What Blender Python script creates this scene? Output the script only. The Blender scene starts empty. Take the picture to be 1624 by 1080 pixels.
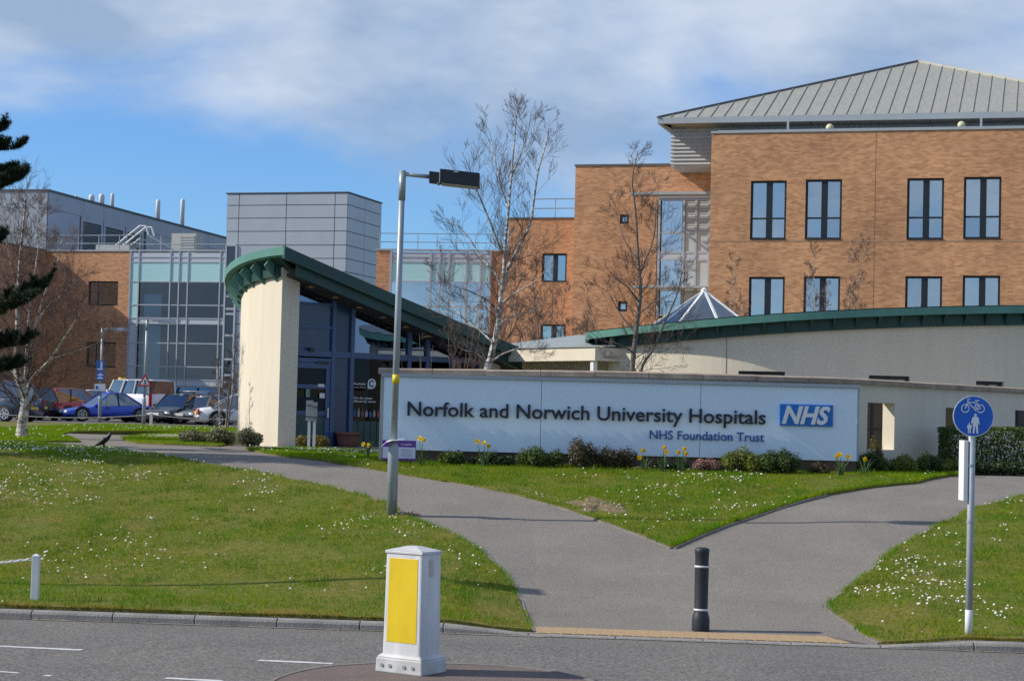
import bpy, bmesh, math, random
import numpy as np
from mathutils import Vector, Matrix
from mathutils.geometry import delaunay_2d_cdt

SC = bpy.context.scene
COL = SC.collection
R = math.radians

# ------------------------------------------------------------------ camera
CAM_Z, FPX, ROLL, HZ = 2.4, 3000.0, 0.025, 116.0      # eye height (m), focal length in photo pixels, roll, horizon below centre
PITCH = math.atan(HZ / FPX)
cam = bpy.data.cameras.new('camera')
cam.sensor_width = 36.0
cam.lens = 36.0 * FPX / 1624.0
cam.clip_start, cam.clip_end = 0.5, 3000.0
camo = bpy.data.objects.new('camera', cam)
camo.matrix_world = Matrix.Translation((0, 0, CAM_Z)) @ Matrix.Rotation(R(90) + PITCH, 4, 'X') @ Matrix.Rotation(ROLL, 4, 'Z')
COL.objects.link(camo)
SC.camera = camo

# ------------------------------------------------------------------ light
SUN_EL, SUN_A = R(35.0), R(2.5)                         # elevation; azimuth measured from -X towards the viewer
SUN = Vector((-math.cos(SUN_EL) * math.cos(SUN_A), -math.cos(SUN_EL) * math.sin(SUN_A), math.sin(SUN_EL)))
sl = bpy.data.lights.new('sun', 'SUN')
sl.energy, sl.angle, sl.color = 4.8, R(0.53), (1.0, 0.93, 0.82)
so = bpy.data.objects.new('sun', sl)
so.rotation_euler = SUN.to_track_quat('Z', 'Y').to_euler()
COL.objects.link(so)

world = bpy.data.worlds.new('World')
SC.world = world
world.use_nodes = True
wn, wl = world.node_tree.nodes, world.node_tree.links
wn.clear()
def N(nodes, kind, **kw):
    n = nodes.new(kind)
    for k, v in kw.items():
        if k.startswith('i_'):
            n.inputs[k[2:].replace('_', ' ')].default_value = v
        else:
            setattr(n, k, v)
    return n
sky = N(wn, 'ShaderNodeTexSky', sky_type='NISHITA', sun_disc=False, sun_elevation=SUN_EL,
        sun_rotation=math.atan2(SUN.x, SUN.y), altitude=60.0, air_density=1.0, dust_density=0.35, ozone_density=2.2)
tc = N(wn, 'ShaderNodeTexCoord')
mp = N(wn, 'ShaderNodeMapping')
mp.inputs['Scale'].default_value = (3.4, 3.4, 8.0)
mp.inputs['Location'].default_value = (12.32, 0.68, 6.58)
n1 = N(wn, 'ShaderNodeTexNoise', i_Scale=1.0, i_Detail=6.0, i_Roughness=0.5, i_Distortion=0.35)
n2 = N(wn, 'ShaderNodeTexNoise', i_Scale=2.3, i_Detail=5.0, i_Roughness=0.55)
cover = N(wn, 'ShaderNodeMapRange', interpolation_type='SMOOTHSTEP')
cover.inputs['From Min'].default_value, cover.inputs['From Max'].default_value = 0.405, 0.585
cover.inputs['To Max'].default_value = 0.92
ccol = N(wn, 'ShaderNodeValToRGB')
ccol.color_ramp.elements[0].position, ccol.color_ramp.elements[0].color = 0.37, (3.4, 4.6, 6.4, 1)
ccol.color_ramp.elements[1].position, ccol.color_ramp.elements[1].color = 0.64, (6.4, 7.2, 8.4, 1)
tint = N(wn, 'ShaderNodeMix', data_type='RGBA', blend_type='MULTIPLY', clamp_result=False)
tint.inputs[0].default_value = 1.0
tint.inputs[7].default_value = (0.66, 1.02, 1.50, 1)
mixc = N(wn, 'ShaderNodeMix', data_type='RGBA')
bg = N(wn, 'ShaderNodeBackground', i_Strength=0.1)
wo = N(wn, 'ShaderNodeOutputWorld')
wl.new(tc.outputs['Generated'], mp.inputs['Vector'])
wl.new(mp.outputs['Vector'], n1.inputs['Vector'])
wl.new(mp.outputs['Vector'], n2.inputs['Vector'])
wl.new(n1.outputs['Fac'], cover.inputs['Value'])
wl.new(n2.outputs['Fac'], ccol.inputs['Fac'])
wl.new(sky.outputs['Color'], tint.inputs[6])
wl.new(cover.outputs['Result'], mixc.inputs[0])
wl.new(tint.outputs[2], mixc.inputs[6])
wl.new(ccol.outputs['Color'], mixc.inputs[7])
wl.new(mixc.outputs[2], bg.inputs['Color'])
wl.new(bg.outputs['Background'], wo.inputs['Surface'])

SC.view_settings.view_transform = 'Standard'
SC.view_settings.look = 'None'
SC.view_settings.exposure = 0.0
SC.view_settings.gamma = 1.0
SC.render.engine = 'CYCLES'
SC.cycles.use_denoising = False
SC.cycles.max_bounces = 6
SC.cycles.transparent_max_bounces = 12

# ------------------------------------------------------------------ survey helpers: photograph pixel -> place on the site
CR, SR, CP, SP = math.cos(ROLL), math.sin(ROLL), math.cos(PITCH), math.sin(PITCH)
def ray(x, y):
    u, v = x - 812.0, y - 540.0
    a, b = u * CR + v * SR, -u * SR + v * CR
    f, up = FPX * CP + b * SP, FPX * SP - b * CP
    return a / f, up / f                                  # X and Z-eye per metre of Y
def P(x, y, d):
    a, b = ray(x, y)
    return Vector((a * d, d, CAM_Z + b * d))
def clamp(t, a=0.0, b=1.0):
    return max(a, min(b, t))
def sm(t):
    t = clamp(t)
    return t * t * (3 - 2 * t)
def kerb_y(x):
    return 20.6 - 0.075 * x
def H(x, y):
    """height of the site at plan point x, y"""
    yk = kerb_y(x)
    cross = sm((x + 0.75) / 1.0) * sm((5.0 - x) / 0.9)
    zk = 0.10 * (1 - cross) + 0.012 * cross
    y0 = yk + 0.55 + 2.0 * sm((-x - 0.6) / 5.0)
    t = clamp((y - y0) / (34.6 - y0))
    e = 0.16
    if t < e: s = t * t / (2 * e)
    elif t < 1 - e: s = t - e / 2
    else: s = (1 - e) - (1 - t) ** 2 / (2 * e)
    s /= (1 - e)
    return zk + (1.47 - zk) * s + 0.0026 * clamp(y - 35.0, 0, 70)
def G(x, y, dmax=200.0):
    """where the sight line through a photograph pixel meets the site"""
    a, b = ray(x, y)
    lo, d = 17.0, 17.0
    while d < dmax:
        if CAM_Z + b * d < H(a * d, d): break
        lo = d; d += 0.25
    hi = d
    for _ in range(24):
        m = (lo + hi) / 2
        if CAM_Z + b * m < H(a * m, m): hi = m
        else: lo = m
    return Vector((a * hi, hi, H(a * hi, hi)))

# ------------------------------------------------------------------ mesh building helpers
class MB:
    def __init__(self):
        self.v, self.f = [], []
    def add(self, vs, fs):
        o = len(self.v)
        self.v += [tuple(p) for p in vs]
        self.f += [tuple(i + o for i in f) for f in fs]
        return self
    def quad(self, a, b, c, d):
        return self.add([a, b, c, d], [(0, 1, 2, 3)])
    def box(self, x0, x1, y0, y1, z0, z1):
        return self.add([(x0, y0, z0), (x1, y0, z0), (x1, y1, z0), (x0, y1, z0), (x0, y0, z1), (x1, y0, z1), (x1, y1, z1), (x0, y1, z1)],
                        [(0, 3, 2, 1), (4, 5, 6, 7), (0, 1, 5, 4), (1, 2, 6, 5), (2, 3, 7, 6), (3, 0, 4, 7)])
    def hexa(self, bot, top):
        return self.add(list(bot) + list(top), [(0, 3, 2, 1), (4, 5, 6, 7), (0, 1, 5, 4), (1, 2, 6, 5), (2, 3, 7, 6), (3, 0, 4, 7)])
    def prism(self, pts, off):
        """closed polygon pts (3D) pushed along off"""
        n = len(pts); off = Vector(off)
        a = [Vector(p) for p in pts]; b = [p + off for p in a]
        fs = [tuple(range(n - 1, -1, -1)), tuple(range(n, 2 * n))]
        fs += [(i, (i + 1) % n, n + (i + 1) % n, n + i) for i in range(n)]
        return self.add(a + b, fs)
    def bar(self, p, q, w, h, up=(0, 0, 1)):
        p, q = Vector(p), Vector(q)
        d = (q - p).normalized()
        u = Vector(up)
        s = d.cross(u)
        if s.length < 1e-4: s = d.cross(Vector((1, 0, 0)))
        s.normalize(); u = s.cross(d)
        c = [(-1, -1), (1, -1), (1, 1), (-1, 1)]
        return self.hexa([p + s * (a * w / 2) + u * (b * h / 2) for a, b in c], [q + s * (a * w / 2) + u * (b * h / 2) for a, b in c])
    def tube(self, pts, rad, n=8, cap=True):
        pts = [Vector(p) for p in pts]
        if not hasattr(rad, '__len__'): rad = [rad] * len(pts)
        vs, fs = [], []
        ref = None
        for i, p in enumerate(pts):
            d = (pts[min(i + 1, len(pts) - 1)] - pts[max(i - 1, 0)])
            if d.length < 1e-9: d = Vector((0, 0, 1))
            d.normalize()
            if ref is None:
                ref = d.orthogonal().normalized()
            s = (ref - d * ref.dot(d))
            if s.length < 1e-6: s = d.orthogonal()
            s.normalize(); ref = s
            t = d.cross(s)
            for k in range(n):
                a = 2 * math.pi * k / n
                vs.append(p + (s * math.cos(a) + t * math.sin(a)) * rad[i])
        for i in range(len(pts) - 1):
            for k in range(n):
                fs.append((i * n + k, i * n + (k + 1) % n, (i + 1) * n + (k + 1) % n, (i + 1) * n + k))
        if cap:
            fs.append(tuple(range(n - 1, -1, -1)))
            fs.append(tuple(range((len(pts) - 1) * n, len(pts) * n)))
        return self.add(vs, fs)
    def lathe(self, prof, n=24, c=(0, 0, 0)):
        return self.loft([[(c[0] + r * math.cos(2 * math.pi * k / n), c[1] + r * math.sin(2 * math.pi * k / n), c[2] + z) for k in range(n)] for r, z in prof])
    def loft(self, rings, cap=True, closed=True):
        n = len(rings[0]); vs = [p for r in rings for p in r]; fs = []
        for i in range(len(rings) - 1):
            for k in range(n if closed else n - 1):
                fs.append((i * n + k, i * n + (k + 1) % n, (i + 1) * n + (k + 1) % n, (i + 1) * n + k))
        if cap and closed:
            fs.append(tuple(range(n - 1, -1, -1)))
            fs.append(tuple(range((len(rings) - 1) * n, len(rings) * n)))
        return self.add(vs, fs)
    def mesh(self, name, m=None, smooth=False):
        me = bpy.data.meshes.new(name)
        me.from_pydata(self.v, [], self.f)
        if m: me.materials.append(m)
        if smooth: me.polygons.foreach_set('use_smooth', [True] * len(me.polygons))
        me.update()
        return me
    def build(self, name, m, parent=None, smooth=False, bevel=0, loc=None):
        return link(name, self.mesh(name, m, smooth), parent, bevel, loc)
def link(name, me, parent=None, bevel=0, loc=None, rot=None):
    o = bpy.data.objects.new(name, me)
    COL.objects.link(o)
    if parent: o.parent = parent
    if loc is not None: o.location = loc
    if rot is not None: o.rotation_euler = rot
    if bevel:
        b = o.modifiers.new('bevel', 'BEVEL'); b.width = bevel; b.segments = 2; b.limit_method = 'ANGLE'; b.angle_limit = R(40)
    return o
def tag(o, label=None, cat=None, group=None, kind=None):
    if label: o['label'] = label
    if cat: o['category'] = cat
    if group: o['group'] = group
    if kind: o['kind'] = kind
    return o
def thing(name, label, cat, loc=(0, 0, 0), rz=0.0, group=None):
    o = bpy.data.objects.new(name, None)
    o.empty_display_size = 0.2
    o.location = loc; o.rotation_euler = (0, 0, rz)
    COL.objects.link(o)
    return tag(o, label, cat, group)
def arr_mesh(name, v, f, m, smooth=False):
    """numpy vertices (n,3), faces (m,k) -> mesh"""
    me = bpy.data.meshes.new(name)
    v = np.asarray(v, np.float32); f = np.asarray(f, np.int32)
    me.vertices.add(len(v)); me.vertices.foreach_set('co', v.ravel())
    k = f.shape[1]
    me.loops.add(f.size); me.loops.foreach_set('vertex_index', f.ravel())
    me.polygons.add(len(f)); me.polygons.foreach_set('loop_start', np.arange(0, f.size, k, dtype=np.int32))
    me.update(calc_edges=True)
    if smooth: me.polygons.foreach_set('use_smooth', np.ones(len(f), bool))
    me.materials.append(m)
    return me

# ------------------------------------------------------------------ materials
MATS = {}
def mat(name, col, rough=0.6, var=0.0, vscale=3.0, vcol=None, bump=0.0, bscale=40.0, metal=0.0, spec=0.5, stretch=(1, 1, 1), detail=5.0, coat=0.0, fine=0.0, fscale=60.0):
    """principled surface: base colour mixed with a second colour by noise, optional fine relief"""
    if name in MATS: return MATS[name]
    m = bpy.data.materials.new(name); m.use_nodes = True
    nt = m.node_tree; b = nt.nodes['Principled BSDF']
    b.inputs['Roughness'].default_value = rough; b.inputs['Metallic'].default_value = metal
    b.inputs['Specular IOR Level'].default_value = spec; b.inputs['Coat Weight'].default_value = coat
    b.inputs['Base Color'].default_value = (*col, 1)
    t = N(nt.nodes, 'ShaderNodeTexCoord'); mpn = N(nt.nodes, 'ShaderNodeMapping')
    mpn.inputs['Scale'].default_value = stretch
    nt.links.new(t.outputs['Object'], mpn.inputs['Vector'])
    if var > 0 or vcol:
        n = N(nt.nodes, 'ShaderNodeTexNoise', i_Scale=vscale, i_Detail=detail, i_Roughness=0.6)
        mr = N(nt.nodes, 'ShaderNodeMapRange'); mr.inputs['From Min'].default_value = 0.32; mr.inputs['From Max'].default_value = 0.68
        mx = N(nt.nodes, 'ShaderNodeMix', data_type='RGBA')
        mx.inputs[6].default_value = (*col, 1)
        mx.inputs[7].default_value = (*(vcol or tuple(c * (1 - var) for c in col)), 1)
        nt.links.new(mpn.outputs['Vector'], n.inputs['Vector']); nt.links.new(n.outputs['Fac'], mr.inputs['Value'])
        nt.links.new(mr.outputs['Result'], mx.inputs[0])
        out = mx.outputs[2]
        if fine > 0:
            n3 = N(nt.nodes, 'ShaderNodeTexNoise', i_Scale=fscale, i_Detail=3.0, i_Roughness=0.7)
            mr3 = N(nt.nodes, 'ShaderNodeMapRange'); mr3.inputs['From Min'].default_value = 0.3; mr3.inputs['From Max'].default_value = 0.7
            mr3.inputs['To Min'].default_value = 1 - fine; mr3.inputs['To Max'].default_value = 1 + fine
            mx3 = N(nt.nodes, 'ShaderNodeMix', data_type='RGBA', blend_type='MULTIPLY'); mx3.inputs[0].default_value = 1
            nt.links.new(mpn.outputs['Vector'], n3.inputs['Vector']); nt.links.new(n3.outputs['Fac'], mr3.inputs['Value'])
            nt.links.new(out, mx3.inputs[6]); nt.links.new(mr3.outputs['Result'], mx3.inputs[7])
            out = mx3.outputs[2]
        nt.links.new(out, b.inputs['Base Color'])
    if bump > 0:
        n2 = N(nt.nodes, 'ShaderNodeTexNoise', i_Scale=bscale, i_Detail=4.0)
        bp = N(nt.nodes, 'ShaderNodeBump', i_Strength=bump, i_Distance=0.02)
        nt.links.new(t.outputs['Object'], n2.inputs['Vector']); nt.links.new(n2.outputs['Fac'], bp.inputs['Height'])
        nt.links.new(bp.outputs['Normal'], b.inputs['Normal'])
    MATS[name] = m
    return m
def brick_mat(name, c1, c2, mortar):
    m = bpy.data.materials.new(name); m.use_nodes = True
    nt = m.node_tree; b = nt.nodes['Principled BSDF']; b.inputs['Roughness'].default_value = 0.85
    t = N(nt.nodes, 'ShaderNodeTexCoord'); sx = N(nt.nodes, 'ShaderNodeSeparateXYZ'); cb = N(nt.nodes, 'ShaderNodeCombineXYZ')
    ad = N(nt.nodes, 'ShaderNodeMath', operation='ADD')
    nt.links.new(t.outputs['Object'], sx.inputs[0])
    nt.links.new(sx.outputs['X'], ad.inputs[0]); nt.links.new(sx.outputs['Y'], ad.inputs[1])
    nt.links.new(ad.outputs[0], cb.inputs['X']); nt.links.new(sx.outputs['Z'], cb.inputs['Y'])
    br = N(nt.nodes, 'ShaderNodeTexBrick', i_Scale=1.0)
    br.inputs['Brick Width'].default_value = 0.225; br.inputs['Row Height'].default_value = 0.075
    br.inputs['Mortar Size'].default_value = 0.006; br.inputs['Bias'].default_value = -0.1
    br.inputs['Color1'].default_value = (*c1, 1); br.inputs['Color2'].default_value = (*c2, 1); br.inputs['Mortar'].default_value = (*mortar, 1)
    nt.links.new(cb.outputs[0], br.inputs['Vector'])
    mp2 = N(nt.nodes, 'ShaderNodeMapping'); mp2.inputs['Scale'].default_value = (1.8, 6.5, 1)
    n = N(nt.nodes, 'ShaderNodeTexNoise', i_Scale=1.0, i_Detail=6.0, i_Roughness=0.65)
    nt.links.new(cb.outputs[0], mp2.inputs['Vector']); nt.links.new(mp2.outputs['Vector'], n.inputs['Vector'])
    n4 = N(nt.nodes, 'ShaderNodeTexNoise', i_Scale=0.35, i_Detail=3.0)
    nt.links.new(cb.outputs[0], n4.inputs['Vector'])
    av = N(nt.nodes, 'ShaderNodeMath', operation='ADD'); nt.links.new(n.outputs['Fac'], av.inputs[0]); nt.links.new(n4.outputs['Fac'], av.inputs[1])
    mr = N(nt.nodes, 'ShaderNodeMapRange'); mr.inputs['From Min'].default_value = 0.7; mr.inputs['From Max'].default_value = 1.3
    mr.inputs['To Min'].default_value = 0.72; mr.inputs['To Max'].default_value = 1.28
    nt.links.new(av.outputs[0], mr.inputs['Value'])
    mx = N(nt.nodes, 'ShaderNodeMix', data_type='RGBA', blend_type='MULTIPLY'); mx.inputs[0].default_value = 1
    nt.links.new(br.outputs['Color'], mx.inputs[6]); nt.links.new(mr.outputs['Result'], mx.inputs[7])
    nt.links.new(mx.outputs[2], b.inputs['Base Color'])
    bp = N(nt.nodes, 'ShaderNodeBump', i_Strength=0.4, i_Distance=0.01, invert=True)
    nt.links.new(br.outputs['Fac'], bp.inputs['Height']); nt.links.new(bp.outputs['Normal'], b.inputs['Normal'])
    MATS[name] = m
    return m
def glass_mat(name, tint=(0.8, 0.88, 0.9), base=0.12, gloss=(0.9, 0.95, 1.0), rough=0.01, wob=0.0):
    m = bpy.data.materials.new(name); m.use_nodes = True
    nt = m.node_tree; nt.nodes.clear()
    tr = N(nt.nodes, 'ShaderNodeBsdfTransparent'); tr.inputs[0].default_value = (*tint, 1)
    gl = N(nt.nodes, 'ShaderNodeBsdfGlossy'); gl.inputs['Color'].default_value = (*gloss, 1); gl.inputs['Roughness'].default_value = rough
    fr = N(nt.nodes, 'ShaderNodeFresnel', i_IOR=1.5)
    ad = N(nt.nodes, 'ShaderNodeMath', operation='ADD', use_clamp=True); ad.inputs[1].default_value = base
    mx = N(nt.nodes, 'ShaderNodeMixShader'); o = N(nt.nodes, 'ShaderNodeOutputMaterial')
    nt.links.new(fr.outputs[0], ad.inputs[0]); nt.links.new(ad.outputs[0], mx.inputs[0])
    nt.links.new(tr.outputs[0], mx.inputs[1]); nt.links.new(gl.outputs[0], mx.inputs[2]); nt.links.new(mx.outputs[0], o.inputs['Surface'])
    if wob > 0:
        t = N(nt.nodes, 'ShaderNodeTexCoord'); n = N(nt.nodes, 'ShaderNodeTexNoise', i_Scale=0.9, i_Detail=2.0)
        bp = N(nt.nodes, 'ShaderNodeBump', i_Strength=wob, i_Distance=0.05)
        nt.links.new(t.outputs['Object'], n.inputs['Vector']); nt.links.new(n.outputs['Fac'], bp.inputs['Height']); nt.links.new(bp.outputs['Normal'], gl.inputs['Normal'])
    MATS[name] = m
    return m
def leaf_mat(name, c1, c2, trans=0.3, scale=9.0, rough=0.5):
    m = bpy.data.materials.new(name); m.use_nodes = True
    nt = m.node_tree; b = nt.nodes['Principled BSDF']; b.inputs['Roughness'].default_value = rough; b.inputs['Specular IOR Level'].default_value = 0.35
    t = N(nt.nodes, 'ShaderNodeTexCoord'); n = N(nt.nodes, 'ShaderNodeTexNoise', i_Scale=scale, i_Detail=4.0, i_Roughness=0.7)
    mr = N(nt.nodes, 'ShaderNodeMapRange'); mr.inputs['From Min'].default_value = 0.35; mr.inputs['From Max'].default_value = 0.65
    mx = N(nt.nodes, 'ShaderNodeMix', data_type='RGBA'); mx.inputs[6].default_value = (*c1, 1); mx.inputs[7].default_value = (*c2, 1)
    nt.links.new(t.outputs['Object'], n.inputs['Vector']); nt.links.new(n.outputs['Fac'], mr.inputs['Value']); nt.links.new(mr.outputs['Result'], mx.inputs[0])
    nt.links.new(mx.outputs[2], b.inputs['Base Color'])
    tl = N(nt.nodes, 'ShaderNodeBsdfTranslucent'); nt.links.new(mx.outputs[2], tl.inputs['Color'])
    ms = N(nt.nodes, 'ShaderNodeMixShader'); ms.inputs[0].default_value = trans
    o = nt.nodes['Material Output']
    nt.links.new(b.outputs[0], ms.inputs[1]); nt.links.new(tl.outputs[0], ms.inputs[2]); nt.links.new(ms.outputs[0], o.inputs['Surface'])
    MATS[name] = m
    return m
def bark_birch(name):
    m = bpy.data.materials.new(name); m.use_nodes = True
    nt = m.node_tree; b = nt.nodes['Principled BSDF']; b.inputs['Roughness'].default_value = 0.8
    t = N(nt.nodes, 'ShaderNodeTexCoord'); mpn = N(nt.nodes, 'ShaderNodeMapping'); mpn.inputs['Scale'].default_value = (3, 3, 7)
    n = N(nt.nodes, 'ShaderNodeTexNoise', i_Scale=1.6, i_Detail=5.0, i_Roughness=0.7)
    cr = N(nt.nodes, 'ShaderNodeValToRGB'); e = cr.color_ramp.elements
    e[0].position, e[0].color = 0.42, (0.62, 0.58, 0.52, 1); e[1].position, e[1].color = 0.60, (0.10, 0.085, 0.07, 1)
    nt.links.new(t.outputs['Object'], mpn.inputs['Vector']); nt.links.new(mpn.outputs['Vector'], n.inputs['Vector'])
    nt.links.new(n.outputs['Fac'], cr.inputs['Fac']); nt.links.new(cr.outputs['Color'], b.inputs['Base Color'])
    MATS[name] = m
    return m

brick_mat('brick_orange', (0.66, 0.325, 0.155), (0.42, 0.185, 0.085), (0.46, 0.30, 0.19))
glass_mat('glass', base=0.10)
glass_mat('glass_blue', tint=(0.45, 0.56, 0.66), base=0.50, gloss=(0.85, 0.95, 1.0), wob=0.06)
glass_mat('glass_dark', tint=(0.20, 0.27, 0.32), base=0.07, gloss=(0.8, 0.9, 1.0), wob=0.05)
glass_mat('glass_pav', tint=(0.30, 0.38, 0.50), base=0.20, gloss=(0.55, 0.70, 0.95), wob=0.08)
glass_mat('glass_sky', tint=(0.70, 0.78, 0.82), base=0.16, gloss=(0.85, 0.9, 0.95))
glass_mat('glass_pav_dark', tint=(0.16, 0.20, 0.24), base=0.0, gloss=(0.30, 0.36, 0.42), wob=0.05)
glass_mat('glass_car', tint=(0.25, 0.30, 0.33), base=0.16, gloss=(0.8, 0.9, 1.0))
mat('tarmac_path', (0.232, 0.208, 0.18), 0.95, vcol=(0.187, 0.168, 0.147), vscale=.7, bump=0.6, bscale=60, fine=0.34, fscale=38, spec=.25)
mat('tarmac_road', (0.185, 0.172, 0.155), 0.9, vcol=(0.15, 0.14, 0.128), vscale=0.8, bump=0.7, bscale=60, fine=0.6, fscale=30, spec=.25)
mat('tarmac_island', (0.17, 0.125, 0.105), 0.9, vcol=(0.13, 0.10, 0.09), vscale=3, bump=0.6, bscale=90, fine=0.45, fscale=55)
mat('paint_road', (0.68, 0.68, 0.66), 0.7, vcol=(0.40, 0.40, 0.39), vscale=5, detail=8)
mat('concrete_kerb', (0.30, 0.285, 0.26), 0.9, vcol=(0.20, 0.19, 0.175), vscale=3.5, bump=0.5, bscale=50, fine=0.2, fscale=60)
mat('concrete_edge', (0.23, 0.20, 0.175), 0.9, vcol=(0.16, 0.145, 0.13), vscale=4, bump=0.3)
mat('paver', (0.40, 0.275, 0.15), 0.95, vcol=(0.30, 0.205, 0.115), vscale=3, fine=0.3, fscale=30)
mat('joint_sand', (0.10, 0.085, 0.07), 0.95, var=0.3)
mat('soil', (0.17, 0.105, 0.07), 0.95, vcol=(0.10, 0.065, 0.045), vscale=9, bump=1.0, bscale=25)
mat('soil_pale', (0.27, 0.185, 0.11), 0.95, vcol=(0.13, 0.085, 0.05), vscale=9, bump=1.0, bscale=25)
mat('white_plastic', (0.66, 0.66, 0.66), 0.5, vcol=(0.40, 0.39, 0.37), vscale=3.5, detail=9)
mat('yellow_panel', (0.80, 0.57, 0.006), 0.45, vcol=(0.66, 0.46, 0.008), vscale=3, stretch=(1.5, 1.5, .7), detail=8)
mat('black_plastic', (0.022, 0.024, 0.03), 0.5, var=0.3, vscale=6, bump=0.1)
mat('white_band', (0.75, 0.75, 0.75), 0.4, var=0.1)
mat('galv', (0.36, 0.40, 0.42), 0.45, vcol=(0.26, 0.30, 0.32), vscale=6, stretch=(1, 1, .35), metal=0.35)
mat('galv_pole', (0.40, 0.43, 0.45), 0.5, vcol=(0.30, 0.33, 0.35), vscale=7, metal=0.2)
mat('black_metal', (0.012, 0.014, 0.022), 0.4, var=0.3)
mat('lamp_glass', (0.55, 0.50, 0.42), 0.3, var=0.2)
mat('white_paint', (0.78, 0.78, 0.77), 0.5, vcol=(0.66, 0.66, 0.65), vscale=5)
mat('sign_blue', (0.001, 0.105, 0.50), 0.35, var=0.08)
mat('sign_white', (0.70, 0.72, 0.74), 0.4, var=0.05)
mat('sign_red', (0.55, 0.02, 0.025), 0.4, var=0.1)
mat('nhs_blue', (0.001, 0.15, 0.52), 0.4, var=0.05)
mat('text_blue', (0.006, 0.10, 0.36), 0.5, var=0.05)
mat('text_navy', (0.012, 0.016, 0.032), 0.55, var=0.1)
mat('panel_white', (0.74, 0.85, 0.94), 0.42, vcol=(0.70, 0.80, 0.90), vscale=0.7)
mat('panel_trim', (0.33, 0.37, 0.42), 0.5, var=0.1)
mat('base_brown', (0.12, 0.075, 0.055), 0.8, var=0.3, vscale=6)
mat('purple', (0.12, 0.03, 0.28), 0.5, var=0.05)
mat('paper', (0.75, 0.74, 0.74), 0.7, var=0.05)
mat('lilac', (0.55, 0.55, 0.70), 0.6, var=0.04)
mat('render_cream', (0.71, 0.64, 0.505), 0.85, vcol=(0.645, 0.575, 0.45), vscale=0.9, stretch=(3, 3, .45), bump=0.15, bscale=60)
mat('render_grey', (0.58, 0.53, 0.44), 0.85, vcol=(0.50, 0.46, 0.38), vscale=0.7, stretch=(1, 1, .6), bump=0.15, bscale=60)
mat('coping', (0.40, 0.315, 0.235), 0.9, vcol=(0.25, 0.19, 0.14), vscale=3.5, bump=0.4, bscale=40, fine=0.2)
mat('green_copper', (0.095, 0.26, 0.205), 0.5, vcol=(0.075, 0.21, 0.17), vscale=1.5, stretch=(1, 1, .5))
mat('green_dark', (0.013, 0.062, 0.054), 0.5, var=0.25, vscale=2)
mat('roof_felt', (0.30, 0.33, 0.33), 0.8, vcol=(0.24, 0.265, 0.265), vscale=2)
mat('frame_blue', (0.055, 0.105, 0.215), 0.45, var=0.1)
mat('panel_navy', (0.016, 0.048, 0.12), 0.25, var=0.15)
mat('panel_green', (0.012, 0.075, 0.07), 0.4, var=0.2)
mat('metal_grey', (0.44, 0.47, 0.505), 0.42, vcol=(0.40, 0.43, 0.465), vscale=0.6, metal=0.25)
mat('louvre_blue', (0.50, 0.56, 0.66), 0.5, var=.08)
mat('metal_mid', (0.34, 0.37, 0.44), 0.5, vcol=(0.30, 0.33, 0.40), vscale=0.8, metal=0.15)
mat('metal_joint', (0.09, 0.10, 0.12), 0.7, var=0.2)
mat('louvre_dark', (0.07, 0.08, 0.10), 0.6, var=0.2)
mat('louvre_light', (0.46, 0.47, 0.47), 0.6, var=0.1)
mat('aqua_panel', (0.46, 0.72, 0.72), 0.25, vcol=(0.43, 0.69, 0.70), vscale=0.8)
mat('spandrel', (0.52, 0.56, 0.61), 0.45, var=0.05)
mat('curtain_frame', (0.42, 0.46, 0.50), 0.4, var=0.06)
mat('frame_dark', (0.012, 0.016, 0.024), 0.45, var=0.2)
mat('blind', (0.72, 0.74, 0.74), 0.8, vcol=(0.42, 0.45, 0.48), vscale=2)
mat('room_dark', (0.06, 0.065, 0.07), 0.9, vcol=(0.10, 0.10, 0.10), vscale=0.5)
mat('room_mid', (0.18, 0.19, 0.18), 0.9, vcol=(0.10, 0.11, 0.11), vscale=0.6)
mat('room_blue', (0.02, 0.10, 0.42), 0.6, var=0.2)
mat('roof_zinc', (0.37, 0.365, 0.31), 0.6, vcol=(0.31, 0.31, 0.27), vscale=2.2, stretch=(3, .5, .5), fine=0.12, fscale=6, metal=0.2)
mat('roof_seam', (0.13, 0.13, 0.13), 0.6, var=0.2)
mat('fascia_grey', (0.40, 0.43, 0.46), 0.5, var=0.08)
mat('soffit', (0.36, 0.34, 0.31), 0.7, var=0.12)
mat('globe', (0.62, 0.60, 0.36), 0.4, var=0.1)
mat('terracotta', (0.24, 0.10, 0.07), 0.85, vcol=(0.17, 0.075, 0.055), vscale=6)
mat('flue', (0.62, 0.62, 0.62), 0.5, var=0.1)
mat('unit_beige', (0.50, 0.49, 0.45), 0.7, var=0.15)
mat('number_plate', (0.72, 0.70, 0.60), 0.5, var=0.05)
mat('plate_yellow', (0.70, 0.52, 0.10), 0.5, var=0.05)
mat('rubber', (0.018, 0.018, 0.02), 0.8, var=0.3)
mat('alloy', (0.50, 0.51, 0.53), 0.35, var=0.1, metal=0.6)
mat('lamp_red', (0.42, 0.012, 0.012), 0.25, var=0.1)
mat('lamp_clear', (0.60, 0.63, 0.66), 0.15, var=0.15)
mat('lamp_amber', (0.80, 0.45, 0.02), 0.3, var=0.1)
mat('crow_black', (0.010, 0.010, 0.013), 0.45, var=0.3, vscale=20)
mat('bark_brown', (0.115, 0.08, 0.062), 0.9, vcol=(0.07, 0.05, 0.04), vscale=8)
mat('twig_red', (0.135, 0.085, 0.068), 0.9, vcol=(0.09, 0.058, 0.05), vscale=8)
mat('twig_dark', (0.055, 0.04, 0.034), 0.9, vcol=(0.085, 0.06, 0.05), vscale=8)
mat('bark_grey', (0.22, 0.19, 0.16), 0.9, vcol=(0.10, 0.085, 0.07), vscale=7)
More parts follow.
